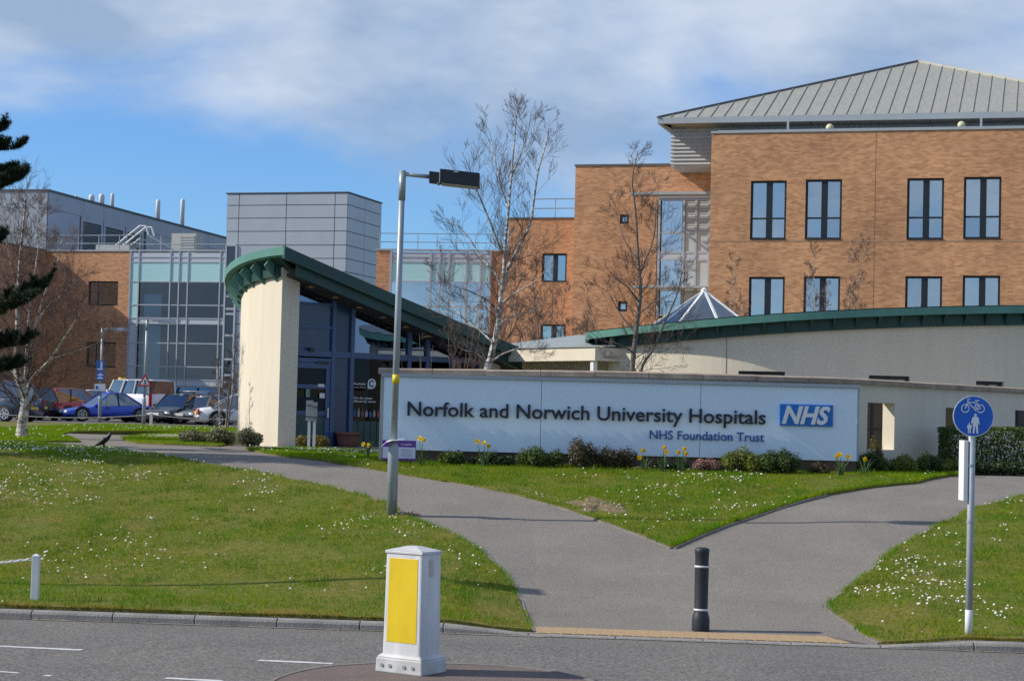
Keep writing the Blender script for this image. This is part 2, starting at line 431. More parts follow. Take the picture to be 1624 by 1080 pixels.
bark_birch('bark_birch')
mat('lawn_base', (0.10, 0.115, 0.004), 0.95, vcol=(0.16, 0.125, 0.015), vscale=1.3, bump=0.8, bscale=30, fine=0.4, fscale=14)
leaf_mat('grass_blade', (0.095, 0.255, 0.001), (0.25, 0.325, 0.002), 0.42, scale=2.2, rough=.85)
leaf_mat('grass_tuft', (0.07, 0.17, 0.002), (0.14, 0.25, 0.004), 0.35, scale=3, rough=.8)
leaf_mat('grass_dry', (0.35, 0.25, 0.03), (0.25, 0.235, 0.008), 0.35, scale=1.6, rough=.8)
leaf_mat('leaf_green', (0.045, 0.085, 0.014), (0.10, 0.14, 0.025), 0.25)
leaf_mat('leaf_dark', (0.018, 0.040, 0.010), (0.045, 0.075, 0.018), 0.15, rough=0.35)
leaf_mat('leaf_grey', (0.13, 0.14, 0.065), (0.24, 0.23, 0.125), 0.25)
leaf_mat('leaf_gold', (0.24, 0.19, 0.035), (0.14, 0.12, 0.03), 0.3)
leaf_mat('leaf_lime', (0.13, 0.17, 0.02), (0.22, 0.24, 0.04), 0.3)
leaf_mat('leaf_bronze', (0.11, 0.075, 0.04), (0.055, 0.06, 0.02), 0.2)
leaf_mat('stem_red', (0.22, 0.09, 0.07), (0.30, 0.19, 0.14), 0.1)
leaf_mat('daffodil_leaf', (0.07, 0.13, 0.05), (0.12, 0.18, 0.07), 0.3)
leaf_mat('daffodil_petal', (0.88, 0.68, 0.008), (0.84, 0.60, 0.006), 0.35)
leaf_mat('daffodil_trumpet', (0.85, 0.50, 0.004), (0.80, 0.46, 0.004), 0.25)
leaf_mat('pine_needle', (0.016, 0.035, 0.014), (0.035, 0.058, 0.022), 0.12)
leaf_mat('daisy', (0.80, 0.80, 0.76), (0.70, 0.70, 0.66), 0.2)
M = MATS
# ================================================================== the setting: ground, road, paths, lawns
def G2(pts):
    return [G(x, y).xy for x, y in pts]
def resample(pts, step, closed=True):
    out = []
    n = len(pts)
    for i in range(n if closed else n - 1):
        a, b = Vector(pts[i]), Vector(pts[(i + 1) % n])
        k = max(1, int((b - a).length / step))
        out += [a + (b - a) * (j / k) for j in range(k)]
    if not closed: out.append(Vector(pts[-1]))
    return out
def inside(p, poly):
    x, y = p; c = False; n = len(poly); j = n - 1
    for i in range(n):
        xi, yi = poly[i]; xj, yj = poly[j]
        if (yi > y) != (yj > y) and x < (xj - xi) * (y - yi) / (yj - yi) + xi: c = not c
        j = i
    return c
def sheet(name, poly, m, lift, step=0.6, skirt=0.09, edge=0.35, rough=0.0):
    """polygon draped over the site, lifted, with a turned-down rim"""
    rng = random.Random(name + str(len(poly)))
    rim = resample(poly, edge)
    xs = [p[0] for p in poly]; ys = [p[1] for p in poly]
    pts = [Vector((p[0], p[1])) for p in rim]
    nb = len(pts)
    y = min(ys) + step / 2
    while y < max(ys):
        x = min(xs) + step / 2
        while x < max(xs):
            q = (x + rng.uniform(-.1, .1) * step, y + rng.uniform(-.1, .1) * step)
            if inside(q, poly): pts.append(Vector(q))
            x += step
        y += step * (1.0 if y < 45 else 2.0)
    vo, eo, fo, *_ = delaunay_2d_cdt(pts, [(i, (i + 1) % nb) for i in range(nb)], [], 1, 1e-5)
    vs = [(p.x, p.y, H(p.x, p.y) + lift + rng.uniform(-rough, rough)) for p in vo]
    fs = [tuple(f) for f in fo]
    fs2 = []
    for f in fs:
        a, b, c = (Vector(vs[i]) for i in f[:3])
        fs2.append(f if (b - a).cross(c - a).z > 0 else tuple(reversed(f)))
    if skirt:
        cnt = {}
        for f in fs2:
            for i in range(len(f)):
                e = (f[i], f[(i + 1) % len(f)]); cnt[e] = 1
        for (a, b) in [e for e in cnt if (e[1], e[0]) not in cnt]:
            k = len(vs)
            vs += [(vs[a][0], vs[a][1], vs[a][2] - skirt), (vs[b][0], vs[b][1], vs[b][2] - skirt)]
            fs2.append((b, a, k, k + 1))
    mb = MB(); mb.add(vs, fs2)
    return mb.build(name, m, smooth=False)
def struct(o):
    o['kind'] = 'structure'; return o

# base ground out to the horizon
xs = [-900, -300, -120, -60] + [(-40 + 2 * i) for i in range(41)] + [60, 120, 300, 900]
ys = [-200, -60, 10, 19] + [20 + 1.0 * i for i in range(26)] + [50, 60, 75, 90, 105, 120, 200, 500, 1500]
mb = MB()
mb.add([(x, y, (H(x, y) if y > 23.5 else 0.0) - 0.09) for y in ys for x in xs],
       [(j * len(xs) + i, j * len(xs) + i + 1, (j + 1) * len(xs) + i + 1, (j + 1) * len(xs) + i) for j in range(len(ys) - 1) for i in range(len(xs) - 1)])
struct(mb.build('ground', M['lawn_base']))

# road: a slightly cambered sheet up to the kerb line
mb = MB()
rx = [-60, -30] + [-16 + i for i in range(33)] + [30, 60]
vs, fs = [], []
for x in rx:
    yk = kerb_y(x)
    for y, z in ((-8, 0.0), (8, 0.02), (15, 0.03), (yk - 0.35, 0.004), (yk + 0.04, 0.0)):
        vs.append((x, y, z))
for i in range(len(rx) - 1):
    for j in range(4):
        fs.append((i * 5 + j, (i + 1) * 5 + j, (i + 1) * 5 + j + 1, i * 5 + j + 1))
mb.add(vs, fs)
road = struct(mb.build('road', M['tarmac_road']))
def road_z(y): return 0.03 if y < 15 else 0.03 - 0.026 * (y - 15) / 5.2
# pale silt line where the carriageway meets the kerb, and painted lines
mb = MB()
rng = random.Random(5)
px = -16.0
while px < 16:
    w0 = 0.05 + rng.uniform(-.015, .02)
    a, b = kerb_y(px) + 0.02, kerb_y(px + .4) + 0.02
    mb.quad((px, a - w0, .0075), (px + .4, b - w0, .0075), (px + .4, b, .0075), (px, a, .0075)); px += .4
mb.build('silt_line', mat('silt', (0.42, 0.38, 0.31), 0.95, vcol=(0.22, 0.21, 0.19), vscale=5), road)
def roadline(pa, pb, w, seed):
    rg = random.Random(seed)
    a, b = [Vector((ray(*p)[0] * d, d)) for p, d in ((q, (CAM_Z - .012) / -ray(*q)[1]) for q in (pa, pb))]
    n = max(3, int((b - a).length / 0.06)); d = (b - a).normalized(); s = Vector((-d.y, d.x))
    mbl = MB(); top, bot = [], []
    for i in range(n + 1):
        c = a + (b - a) * (i / n)
        top.append(c + s * (w / 2 + rg.uniform(-.008, .006))); bot.append(c - s * (w / 2 + rg.uniform(-.008, .006)))
    for i in range(n):
        mbl.quad(*[(q.x, q.y, road_z(q.y) + .004) for q in (bot[i], bot[i + 1], top[i + 1], top[i])])
    mbl.build('lane_line', M['paint_road'], road)
roadline((-120, 1019), (130, 1031), .10, 1)
roadline((410, 1047.5), (528, 1053), .10, 2)
roadline((262, 1077), (352, 1082), .10, 3)
roadline((70, 1073), (82, 1073.6), .10, 4)
roadline((-40, 1064), (30, 1069), .06, 5)

# footpath sheet under everything between kerb and buildings; lawns stand proud of it
kb = [(x, kerb_y(x) + 0.10) for x in (-20, -8, -4, 0, 4, 8, 20)]
path = struct(sheet('footpath', kb + [(20, 44.0), (8, 43.3), (-1, 43.6), (-4.0, 44.3), (-8, 54.0), (-20, 54.0)], M['tarmac_path'], 0.0, step=0.8, edge=0.8, skirt=0.05))
struct(sheet('car_park', [(-60, 73.5), (-2, 73.5), (-2, 111), (-60, 111)], M['tarmac_road'], 0.004, step=4, edge=4, skirt=0.03))

left_edge = [(843, 1003), (824, 955), (812, 935), (800, 917), (770, 882), (733, 858), (690, 838), (652, 824), (611, 801), (570, 787), (480, 766), (400, 749), (326, 737), (237, 722.6), (163, 712.6), (74, 706), (0, 703)]
tri_left = [(1067, 870), (972, 833), (877, 802), (820, 787), (779, 779), (716, 765.6), (640, 753), (590, 744), (533, 735), (465, 727), (412, 718), (388, 713.5)]
tri_right = [(1557, 753), (1451, 767), (1381, 774), (1310, 786), (1240, 805), (1150, 835), (1107, 852)]
right_edge = [(1398, 1022), (1360, 999), (1319, 969), (1316, 960), (1331.5, 946), (1381, 908), (1416, 876), (1486, 837), (1543, 809), (1624, 788)]
kback = lambda x: (x, kerb_y(x) + 0.17)
le, tl, tr, re_ = G2(left_edge), G2(tri_left), G2(tri_right), G2(right_edge)
lawns = {}
lawns['left'] = [kback(-16), kback(-12), kback(-8), kback(-5), kback(-2), kback(-0.6)] + le + [(-16, le[-1].y + .6)]
lawns['sign'] = tl + [G(468, 712.5).xy, G(580, 716).xy, Vector((-2.2, 37.5)), Vector((6.0, 37.5)), G(1365, 741).xy, G(1480, 745.5).xy] + tr
lawns['right'] = re_ + [(13, re_[-1].y + 2.2), (16, re_[-1].y + 2.4), kback(16), kback(10), kback(6), kback(4.95)]
la = G2([(0, 701), (70, 701.2), (128, 701.5), (112, 695), (99, 690.5), (104, 687.5), (124, 685.2), (200, 684.8), (290, 685.6), (372, 687.5)])
lawns['verge'] = [(-20, la[0].y)] + la + [(-7.2, 58), (-7.6, 73.7), (-40, 73.7), (-40, la[0].y + 4)]
lawns['lens'] = G2([(190, 695), (200, 700), (215, 703.5), (260, 705.6), (345, 708.5), (374, 705), (374, 692), (282, 688), (230, 690)])
LAWN_LIFT = 0.035
for k, poly in lawns.items():
    lawns[k] = [(p[0], p[1]) for p in poly]
    struct(sheet('lawn', lawns[k], M['lawn_base'], LAWN_LIFT, step=0.6, edge=0.3, skirt=0.11, rough=0.006))

# grass blades: countless, one mesh for each lawn
def frustum(x, y, pad=0.6): return abs(x) < 0.274 * y + pad
def poly_points(poly, n, rng):
    xs = [p[0] for p in poly]; ys = [p[1] for p in poly]
    a, b, c, d = max(min(xs), -16), min(max(xs), 16), min(ys), max(ys)
    pts = np.column_stack([rng.uniform(a, b, n), rng.uniform(c, d, n)])
    px, py = np.array(poly).T
    ins = np.zeros(len(pts), bool)
    j = len(poly) - 1
    for i in range(len(poly)):
        cond = (py[i] > pts[:, 1]) != (py[j] > pts[:, 1])
        with np.errstate(divide='ignore', invalid='ignore'):
            xi = (px[j] - px[i]) * (pts[:, 1] - py[i]) / (py[j] - py[i]) + px[i]
        ins ^= cond & (pts[:, 0] < xi)
        j = i
    pts = pts[ins]
    return pts[np.abs(pts[:, 0]) < 0.274 * pts[:, 1] + 0.8]
def Hn(p): return np.array([H(x, y) for x, y in p])
def edge_dist(pts, poly):
    d = np.full(len(pts), 9.0)
    for i in range(len(poly)):
        a = np.array(poly[i]); b = np.array(poly[(i + 1) % len(poly)]); ab = b - a
        t = np.clip(((pts - a) @ ab) / max(ab @ ab, 1e-9), 0, 1)
        d = np.minimum(d, np.linalg.norm(pts - (a + t[:, None] * ab), axis=1))
    return d
def val_noise(p, s, seed):
    rg = np.random.default_rng(seed); g = rg.random((64, 64))
    q = p * s + 100; i = np.floor(q).astype(int); f = q - i; f = f * f * (3 - 2 * f)
    i %= 64; j = (i + 1) % 64
    return (g[i[:, 0], i[:, 1]] * (1 - f[:, 0]) + g[j[:, 0], i[:, 1]] * f[:, 0]) * (1 - f[:, 1]) + (g[i[:, 0], j[:, 1]] * (1 - f[:, 0]) + g[j[:, 0], j[:, 1]] * f[:, 0]) * f[:, 1]
def blades(name, pts, hmin, hmax, wid, m, seed, label):
    rg = np.random.default_rng(seed); n = len(pts)
    z = Hn(pts) + LAWN_LIFT - 0.008
    a = rg.uniform(0, 2 * np.pi, n); h = rg.uniform(hmin, hmax, n) * (0.6 + 0.9 * val_noise(pts, 1.3, seed + 1)); w = wid * rg.uniform(.6, 1.3, n)
    la = rg.uniform(0, 2 * np.pi, n); ll = rg.uniform(.1, .9, n) * h
    base = np.column_stack([pts, z]); dx = np.column_stack([np.cos(a) * w / 2, np.sin(a) * w / 2, np.zeros(n)])
    tip = base + np.column_stack([np.cos(la) * ll, np.sin(la) * ll, h])
    v = np.stack([base - dx, base + dx, tip], 1).reshape(-1, 3)
    f = np.arange(3 * n).reshape(-1, 3)
    o = link(name, arr_mesh(name, v, f, m))
    return tag(o, label, 'grass', kind='stuff')
rg = np.random.default_rng(11)
for k, n, (h0, h1), w in (('left', 560000, (.022, .05), .009), ('sign', 430000, (.022, .055), .010), ('right', 330000, (.022, .05), .009)):
    p = poly_points(lawns[k], n, rg)
    ed = edge_dist(p, lawns[k])
    nz = val_noise(p, .9, 3) * .6 + val_noise(p, 3.1, 4) * .4
    near_kerb = np.exp(-((p[:, 1] - 20.9 + .075 * p[:, 0]) / 1.3) ** 2)
    dry = rg.random(len(p)) < np.clip(.03 + 1.35 * (nz - .50) + .30 * near_kerb + .35 * np.exp(-ed / .12), 0.04, .85)
    bare = rg.random(len(p)) < np.clip(.55 * np.exp(-ed / .05) + .28 * near_kerb, 0, .8)
    nm = {'left': 'left-hand lawn below the lamp column', 'sign': 'triangular lawn before the hospital sign', 'right': 'lawn behind the cycle route sign'}[k]
    tf = poly_points(lawns[k], n // 3, rg); tz_ = val_noise(tf, 1.7, 14) * .5 + val_noise(tf, 6.0, 15) * .5; tf = tf[tz_ > .60]
    blades('grass_tufts', tf, .05, .085, w, M['grass_tuft'], 24, 'darker longer tufts of grass in the ' + nm)
    blades('grass', p[~dry & ~bare], h0, h1, w, M['grass_blade'], 21, 'short green mown grass of the ' + nm)
    blades('dry_grass', p[dry & ~bare], h0 * .8, h1 * .8, w, M['grass_dry'], 22, 'yellowish worn grass among the green of the ' + nm)
for k, n, nm in (('verge', 900000, 'verge in front of the parked cars'), ('lens', 26000, 'lens-shaped lawn beside the forked path')):
    p = poly_points(lawns[k], n, rg); p = p[p[:, 0] < -1]
    p = p[rg.random(len(p)) < np.clip((52 / p[:, 1]) ** 4, 0, 1) * (.30 if k == 'verge' else 1)]
    blades('grass', p, .03, .06, .017, M['grass_blade'], 23, 'sunlit short grass of the ' + nm)

# long unmown fringe along the edge of the sign lawn over the right-hand path
fr = []
rim = resample([tr[i] for i in range(len(tr))] + [tl[0]], .012, False)
rg = np.random.default_rng(8)
p = np.array([(q.x, q.y) for q in rim]); p = np.repeat(p, 5, 0); p[:, 1] += rg.uniform(0, .10, len(p)); p[:, 0] += rg.uniform(-.05, .05, len(p))
blades('grass_fringe', p, .05, .09, .008, M['grass_blade'], 31, 'longer grass fringe hanging over the right-hand path edge')
for src_, lb_ in ((le, 'ragged grass fringe along the lawn edge by the lamp column'), (tl, 'ragged grass fringe along the left edge of the sign lawn'), (re_, 'ragged grass fringe along the edge of the daisy lawn')):
    rim = resample([Vector(q) for q in src_], .012, False); p = np.array([(q.x, q.y) for q in rim]); p = np.repeat(p, 3, 0); p += rg.normal(0, .035, p.shape)
    p = p[val_noise(p, 2.2, 17) > .42]; blades('grass_fringe', p, .03, .065, .008, M['grass_blade'], 32, lb_)
for a_, b_, lb_ in ((-9, -.6, 'grass fringe growing over the kerb below the lamp column lawn'), (4.95, 9, 'grass fringe growing over the kerb below the daisy lawn')):
    x_ = rg.uniform(a_, b_, int((b_ - a_) * 260)); p = np.column_stack([x_, 20.6 - .075 * x_ + .185 + rg.normal(0, .025, len(x_))]); p = p[val_noise(p, 1.8, 19) > .40]
    blades('grass_fringe', p, .03, .06, .008, M['grass_dry'], 33, lb_)

# daisies in drifts
def daisies(poly, n, seed, label, dens, scale=.013):
    rg = np.random.default_rng(seed)
    p = poly_points(poly, n, rg)
    k = val_noise(p, .55, seed) * .55 + val_noise(p, 2.3, seed + 1) * .45
    p = p[rg.random(len(p)) < np.clip((k - .50) * 9.0, 0.012, 1.3) * dens(p)]
    z = Hn(p) + LAWN_LIFT + rg.uniform(.03, .055, len(p))
    s = rg.uniform(.75, 1.4, len(p)) * scale
    V, F = [], []
    nrm = rg.normal(0, .35, (len(p), 2)) + np.array([-.45, -.25])
    for i in range(len(p)):
        c = Vector((p[i, 0], p[i, 1], z[i])); nn = Vector((nrm[i, 0], nrm[i, 1], 1)).normalized()
        u = nn.orthogonal().normalized(); w = nn.cross(u); o = len(V)
        V += [c + (u * math.cos(a) + w * math.sin(a)) * s[i] for a in [q * math.pi / 3 for q in range(6)]]
        V.append(c - nn * s[i] * .4)
        F += [(o + q, o + (q + 1) % 6, o + 6) for q in range(6)]
    tag(link('daisies', arr_mesh('daisies', [tuple(v) for v in V], F, M['daisy'])), label, 'daisies', kind='stuff')
daisies(lawns['left'], 30000, 41, 'white daisies scattered through the lawn below the lamp column', lambda p: np.clip((p[:, 1] - 21.5) / 9, .05, 1) * .42)
daisies(lawns['sign'], 20000, 43, 'white daisies scattered through the triangular lawn before the hospital sign', lambda p: np.clip((p[:, 1] - 24) / 9, 0, 1) ** 1.5 * .55 + .006)
daisies(lawns['right'], 16000, 47, 'dense white daisies on the lawn behind the cycle route sign', lambda p: np.clip((p[:, 1] - 21.6) / 2.2, .03, 1) * .62)
daisies(lawns['verge'], 26000, 49, 'pale daisies on the verge in front of the parked cars', lambda p: np.full(len(p), .035), .02)

# grit, dead leaves and small stones swept along the kerb and over the road
rg = np.random.default_rng(61); n = 420; V, F = [], []
for i in range(n):
    x = rg.uniform(-8, 8); y = kerb_y(x) - abs(rg.normal(.02, .10)) if i < 330 else rg.uniform(16.9, 20.2)
    s = rg.uniform(.006, .017) * (1.0 if i < 330 else .8); a = rg.uniform(0, 3.14); c, q = math.cos(a) * s, math.sin(a) * s; z = max(road_z(y), .008) + .008
    V += [(x - c, y - q, z), (x + q * .6, y - c * .6, z + s * .5), (x + c, y + q, z + .001), (x - q * .6, y + c * .6, z + s * .4)]; F.append((4 * i, 4 * i + 1, 4 * i + 2, 4 * i + 3))
tag(link('road_grit', arr_mesh('road_grit', V, F, mat('grit', (.14, .10, .06), .9, vcol=(.30, .24, .17), vscale=3))), 'scattered grit and dead leaves along the kerb and road', 'grit', kind='stuff')

# ------------------------------------------------------------------ kerb, crossing pavers, path edging
kerb = struct(thing('kerb', None, None, (0, 0, 0)))
kprof = [(0.0, -.12), (0.0, .062), (.016, .085), (.05, .1), (.165, .1), (.165, -.12)]
def kerb_mesh(L, h0=1.0, h1=1.0):
    mbk = MB()
    def prof(x, k): return [(x, y, (z if z < 0 else z * k + .012 * (1 - k))) for y, z in kprof]
    mbk.loft([prof(0.005, h0), prof(L - .005, h1)])
    return mbk.mesh('kerbstone', M['concrete_kerb'])
kang = math.atan(-.075); kl = .915
km = kerb_mesh(kl)
def place_kerb(x, me):
    link('kerbstone', me, kerb, .008, (x, kerb_y(x), 0), (0, 0, kang))
x = -0.67
for i in range(17): x -= kl * math.cos(kang); place_kerb(x, km)
place_kerb(-0.67, kerb_mesh(.93, 1.0, 0.06))
place_kerb(4.03, kerb_mesh(.97, 0.06, 1.0))
x = 4.997
for i in range(9): place_kerb(x, km); x += kl * math.cos(kang)
fm = kerb_mesh(kl, .06, .06)
x = .257
for i in range(4): place_kerb(x, kerb_mesh(.943, .06, .06) if i == 0 else km if 0 else kerb_mesh(.943, .06, .06)); x += .9404
cross = struct(thing('crossing_strip', None, None, (0, 0, 0)))
mb = MB(); mb.quad((.30, kerb_y(.3) + .17, .0125), (3.98, kerb_y(3.98) + .17, .0125), (3.62, kerb_y(3.62) + .74, .019), (.18, kerb_y(.18) + .74, .019))
mb.build('bedding', M['joint_sand'], cross)
def paver_mesh(seed):
    rg = random.Random(seed); w, dp, sk = .112, .266, -.105; mbp = MB(); t = rg.uniform(0, .003)
    b = [(0, 0), (w, 0), (w + sk, dp), (sk, dp)]
    mbp.hexa([(a, c, -.03) for a, c in b], [(a, c, .004 + t) for a, c in b])
    return mbp.mesh('paver', M['paver'])
pms = [paver_mesh(i) for i in range(4)]
rng = random.Random(3)
for r_ in range(2):
    for i in range(28):
        x = .36 + i * .131 - r_ * .105
        if x > 3.75 - .1 * r_: continue
        y = kerb_y(x) + .18 + r_ * .281
        link('paver', pms[rng.randrange(4)], cross, 0, (x, y, max(H(x + .06, y + .05), .012) + .007), (R(1.0), 0, kang))
def edging(poly, L=.9, w=.05, off=0.0):
    pts = resample(poly, .05, False)
    acc, cur = [pts[0]], 0.0
    groups = []
    for a, b in zip(pts, pts[1:]):
        acc.append(b); cur += (b - a).length
        if cur > L: groups.append(acc); acc = [b]; cur = 0
    if len(acc) > 2: groups.append(acc)
    for g in groups:
        g = [g[0] + (g[1] - g[0]) * .1] + g[1:-1:4] + [g[-1] - (g[-1] - g[-2]) * .1]
        mbe = MB(); rings = []
        for i, p in enumerate(g):
            d = (g[min(i + 1, len(g) - 1)] - g[max(i - 1, 0)]).normalized(); s = Vector((-d.y, d.x))
            a, b = p + s * (off - w / 2), p + s * (off + w / 2)
            z = H(p.x, p.y)
            rings.append([(a.x, a.y, z - .05), (a.x, a.y, z + .022), (b.x, b.y, z + .022), (b.x, b.y, z - .05)])
        mbe.loft(rings)
        mbe.build('edging_stone', M['concrete_edge'], path)
edging([Vector(q) for q in le[:10]], off=-.02)
edging([Vector(q) for q in tl[:6]], off=.02)
edging([Vector(q) for q in tr[3:]] + [Vector(tl[0])], off=.02)
edging([Vector(q) for q in re_], off=.02)

# bare earth where people cut the corner of the sign lawn
def earth(name, c, rx_, ry_, seed, label, m, lift=.004):
    rg = random.Random(seed); n = 30; mbx = MB(); rings = []
    for fr_, hh in ((1.0, -.03), (.85, .002), (.5, .008), (.15, .004)):
        ring = []
        for k in range(n):
            a = 2 * math.pi * k / n; rr = fr_ * (1 + .28 * math.sin(2 * a + seed) + .2 * math.sin(5 * a) + rg.uniform(-.18, .18))
            x, y = c.x + rx_ * rr * math.cos(a), c.y + ry_ * rr * math.sin(a)
            ring.append((x, y, H(x, y) + lift + LAWN_LIFT + hh + rg.uniform(-.014, .014)))
        rings.append(ring)
    mbx.loft(rings)
    tag(mbx.build(name, m), label, 'earth', kind='stuff')
earth('bare_earth', G(950, 806), .52, .55, 4, 'bare brown earth worn into the edge of the sign lawn', M['soil_pale'], .012)
earth('bare_earth', G(628, 818), .34, .25, 6, 'bare stony earth round the foot of the lamp column', M['soil'], -.02)
earth('bare_earth', G(1425, 985), .5, .10, 7, 'thin bare track worn across the corner of the daisy lawn', M['soil_pale'], -.05)
mb = MB(); rng = random.Random(9); c0 = G(632, 818)
for i in range(26):
    x, y = c0.x + rng.gauss(0.03, .17), c0.y + rng.gauss(0, .12); s = rng.uniform(.008, .026)
    mb.lathe([(0.3 * s, -s), (s, -.2 * s), (.8 * s, .5 * s), (.2 * s, .8 * s)], 6, (x, y, H(x, y) + .05))
tag(mb.build('pebbles', mat('pebble', (.38, .35, .31), .9, var=.4, vscale=20)), 'small pale stones round the foot of the lamp column', 'stones', kind='stuff')

# traffic island in the road
isl = struct(thing('traffic_island', None, None, (0, 0, 0)))
out = []
for k in range(40):
    a = 2 * math.pi * k / 40
    cx, sy = math.cos(a), math.sin(a)
    out.append(Vector((-.55 + 1.5 * math.copysign(abs(cx) ** .8, cx), 15.5 + (2.14 if sy > 0 else 3.5) * math.copysign(abs(sy) ** .75, sy))))
mb = MB(); cen = Vector((-.55, 15.5))
ins = [cen + (p - cen) * .955 for p in out]
mb.add([(p.x, p.y, .082) for p in ins] + [(cen.x, cen.y, .10)], [(i, (i + 1) % 40, 40) for i in range(40)])
mb.build('island_surface', M['tarmac_island'], isl)
for i in range(0, 40, 2):
    mbk = MB(); rings = []
    for j in (i, i + 1, i + 2):
        j %= 40; p, q = out[j], ins[j]
        rings.append([(p.x, p.y, -.02), (p.x, p.y, .07), ((p.x + q.x) / 2, (p.y + q.y) / 2, .09), (q.x, q.y, .088), (q.x, q.y, -.02)])
    mbk.loft(rings)
    mbk.build('kerbstone', M['concrete_edge'], isl)
# ================================================================== buildings
class Fac:
    """vertical facade plane: plan point where photo column px stands at depth d, running at angle th"""
    def __init__(s, px, py, d, th):
        p = P(px, py, d); s.o = Vector((p.x, p.y)); s.th = th
        s.t = Vector((math.cos(th), math.sin(th))); s.n = Vector((-s.t.y, s.t.x))
    def at(s, x, y, off=0.0):
        a, b = ray(x, y)
        o = s.o + s.n * off
        d = o.dot(s.n) / (a * s.n.x + s.n.y)
        q = Vector((a * d, d))
        return (q - o).dot(s.t), CAM_Z + b * d
    def S(s, x, y=450, off=0.0): return s.at(x, y, off)[0]
    def Z(s, x, y, off=0.0): return s.at(x, y, off)[1]
    def root(s, name, label, cat): return thing(name, label, cat, (s.o.x, s.o.y, 0), s.th)
def wall_holes(mb, s0, s1, z0, z1, holes, dep, y=0.0):
    ss = sorted({s0, s1, *[h[0] for h in holes], *[h[1] for h in holes]}); zs = sorted({z0, z1, *[h[2] for h in holes], *[h[3] for h in holes]})
    for a, b in zip(ss, ss[1:]):
        for c, d in zip(zs, zs[1:]):
            mx, mz = (a + b) / 2, (c + d) / 2
            if any(h[0] < mx < h[1] and h[2] < mz < h[3] for h in holes): continue
            mb.quad((a, y, c), (b, y, c), (b, y, d), (a, y, d))
    for a, b, c, d in holes:
        mb.quad((a, y, c), (a, y + dep, c), (a, y + dep, d), (a, y, d)); mb.quad((b, y, d), (b, y + dep, d), (b, y + dep, c), (b, y, c))
        mb.quad((a, y, d), (a, y + dep, d), (b, y + dep, d), (b, y, d)); mb.quad((b, y, c), (b, y + dep, c), (a, y + dep, c), (a, y, c))
    return mb
def frame_rect(mb, a, b, c, d, y0, y1, w):
    mb.box(a, a + w, y0, y1, c, d); mb.box(b - w, b, y0, y1, c, d); mb.box(a + w, b - w, y0, y1, c, c + w); mb.box(a + w, b - w, y0, y1, d - w, d)
def window(root, a, b, c, d, y, fm, gm, vs=(), hs=(), fw=.07, mw=.05, blind=None, rng=random):
    """framed window: mullions at vs, transoms at hs (absolute), each pane its own sub-part"""
    mb = MB(); frame_rect(mb, a, b, c, d, y, y + .07, fw)
    for v, w in vs: mb.box(v - w / 2, v + w / 2, y - .01, y + .068, c + fw, d - fw)
    for h in hs: mb.box(a + fw, b - fw, y - .004, y + .066, h - mw / 2, h + mw / 2)
    o = mb.build('window', M[fm], root)
    xs = [a + fw] + [q for v, w in vs for q in (v - w / 2, v + w / 2)] + [b - fw]; zs = [c + fw] + [q for h in hs for q in (h - mw / 2, h + mw / 2)] + [d - fw]
    for i in range(0, len(xs), 2):
        for j in range(0, len(zs), 2):
            k = rng.uniform(-.004, .004)
            MB().add([(xs[i] - .01, y + .03 + k, zs[j] - .01), (xs[i + 1] + .01, y + .03 - k, zs[j] - .01), (xs[i + 1] + .01, y + .032 - k, zs[j + 1] + .01), (xs[i] - .01, y + .032 + k, zs[j + 1] + .01)], [(0, 1, 2, 3)]).build('pane', M[gm], o)
    if blind:
        kind, f0, f1 = blind
        mb = MB(); s = a + fw + (b - a) * f0
        while s < a + (b - a) * f1 - .05:
            w = .10; t = rng.uniform(-.5, .5) * .05
            mb.quad((s, y + .16 + t, c + .05), (s + w, y + .16 - t, c + .05), (s + w, y + .16 - t, d - .05), (s, y + .16 + t, d - .05)); s += .118
        mb.build('blind', M['blind'], o)
    return o
TH = R(-15.5)

# ------------------------------------------------------------------ right-hand brick wing with pyramid roof
f1 = Fac(1127, 300, 80.0, TH)
rb = f1.root('brick_wing', 'large orange brick hospital wing under a seamed grey pyramid roof', 'building')
ztop = f1.Z(1127, 212)
pw = [((1191, 287), (1246, 380)), ((1278, 285), (1334, 380)), ((1439, 283), (1496, 380)), ((1529, 281), (1587, 379))]
lw = [((1188, 439), (1243, 531)), ((1275, 438), (1331, 531)), ((1436, 438), (1493, 530)), ((1527, 437), (1585, 530))]
holes, wins = [], []
for i, (p, q) in enumerate(pw + lw):
    a, d = f1.at(*p); b, c = f1.at(*q)
    wd = b - a; holes.append((a, b, c, d)); wins.append((i, a, b, c, d))
pitch = holes[2][0] - holes[0][0]
for (i, a, b, c, d) in list(wins):                      # the bays go on past the picture's edge
    if i in (0, 1, 4, 5):
        holes.append((a + 2 * pitch, b + 2 * pitch, c, d)); wins.append((8 + i, a + 2 * pitch, b + 2 * pitch, c, d))
dz = holes[0][3] - holes[4][3]
mb = MB(); wall_holes(mb, 0, 20.5, 1.4, ztop, holes, .22)
mb.quad((0, 0, 1.4), (0, 0, ztop), (0, 14, ztop), (0, 14, 1.4)); mb.quad((20.5, 0, 1.4), (20.5, 20, 1.4), (20.5, 20, ztop), (20.5, 0, ztop)); mb.quad((0, 14, 1.4), (0, 14, ztop), (20.5, 14, ztop), (20.5, 14, 1.4))
mb.build('brick_wall', M['brick_orange'], rb)
mb = MB(); mb.box(-.03, 20.53, -.04, .32, ztop, ztop + .09); mb.build('coping', M['fascia_grey'], rb)
mb = MB(); mb.box(.3, 20.3, .3, 13.8, ztop - .2, ztop - .05); mb.build('flat_roof', M['roof_felt'], rb)
s = f1.S(1387, 350); mb = MB(); mb.box(s, s + .016, -.003, .02, 1.5, ztop - .002); mb.build('movement_joint', mat('joint_brown', (.14, .085, .055), .9, var=.2), rb)
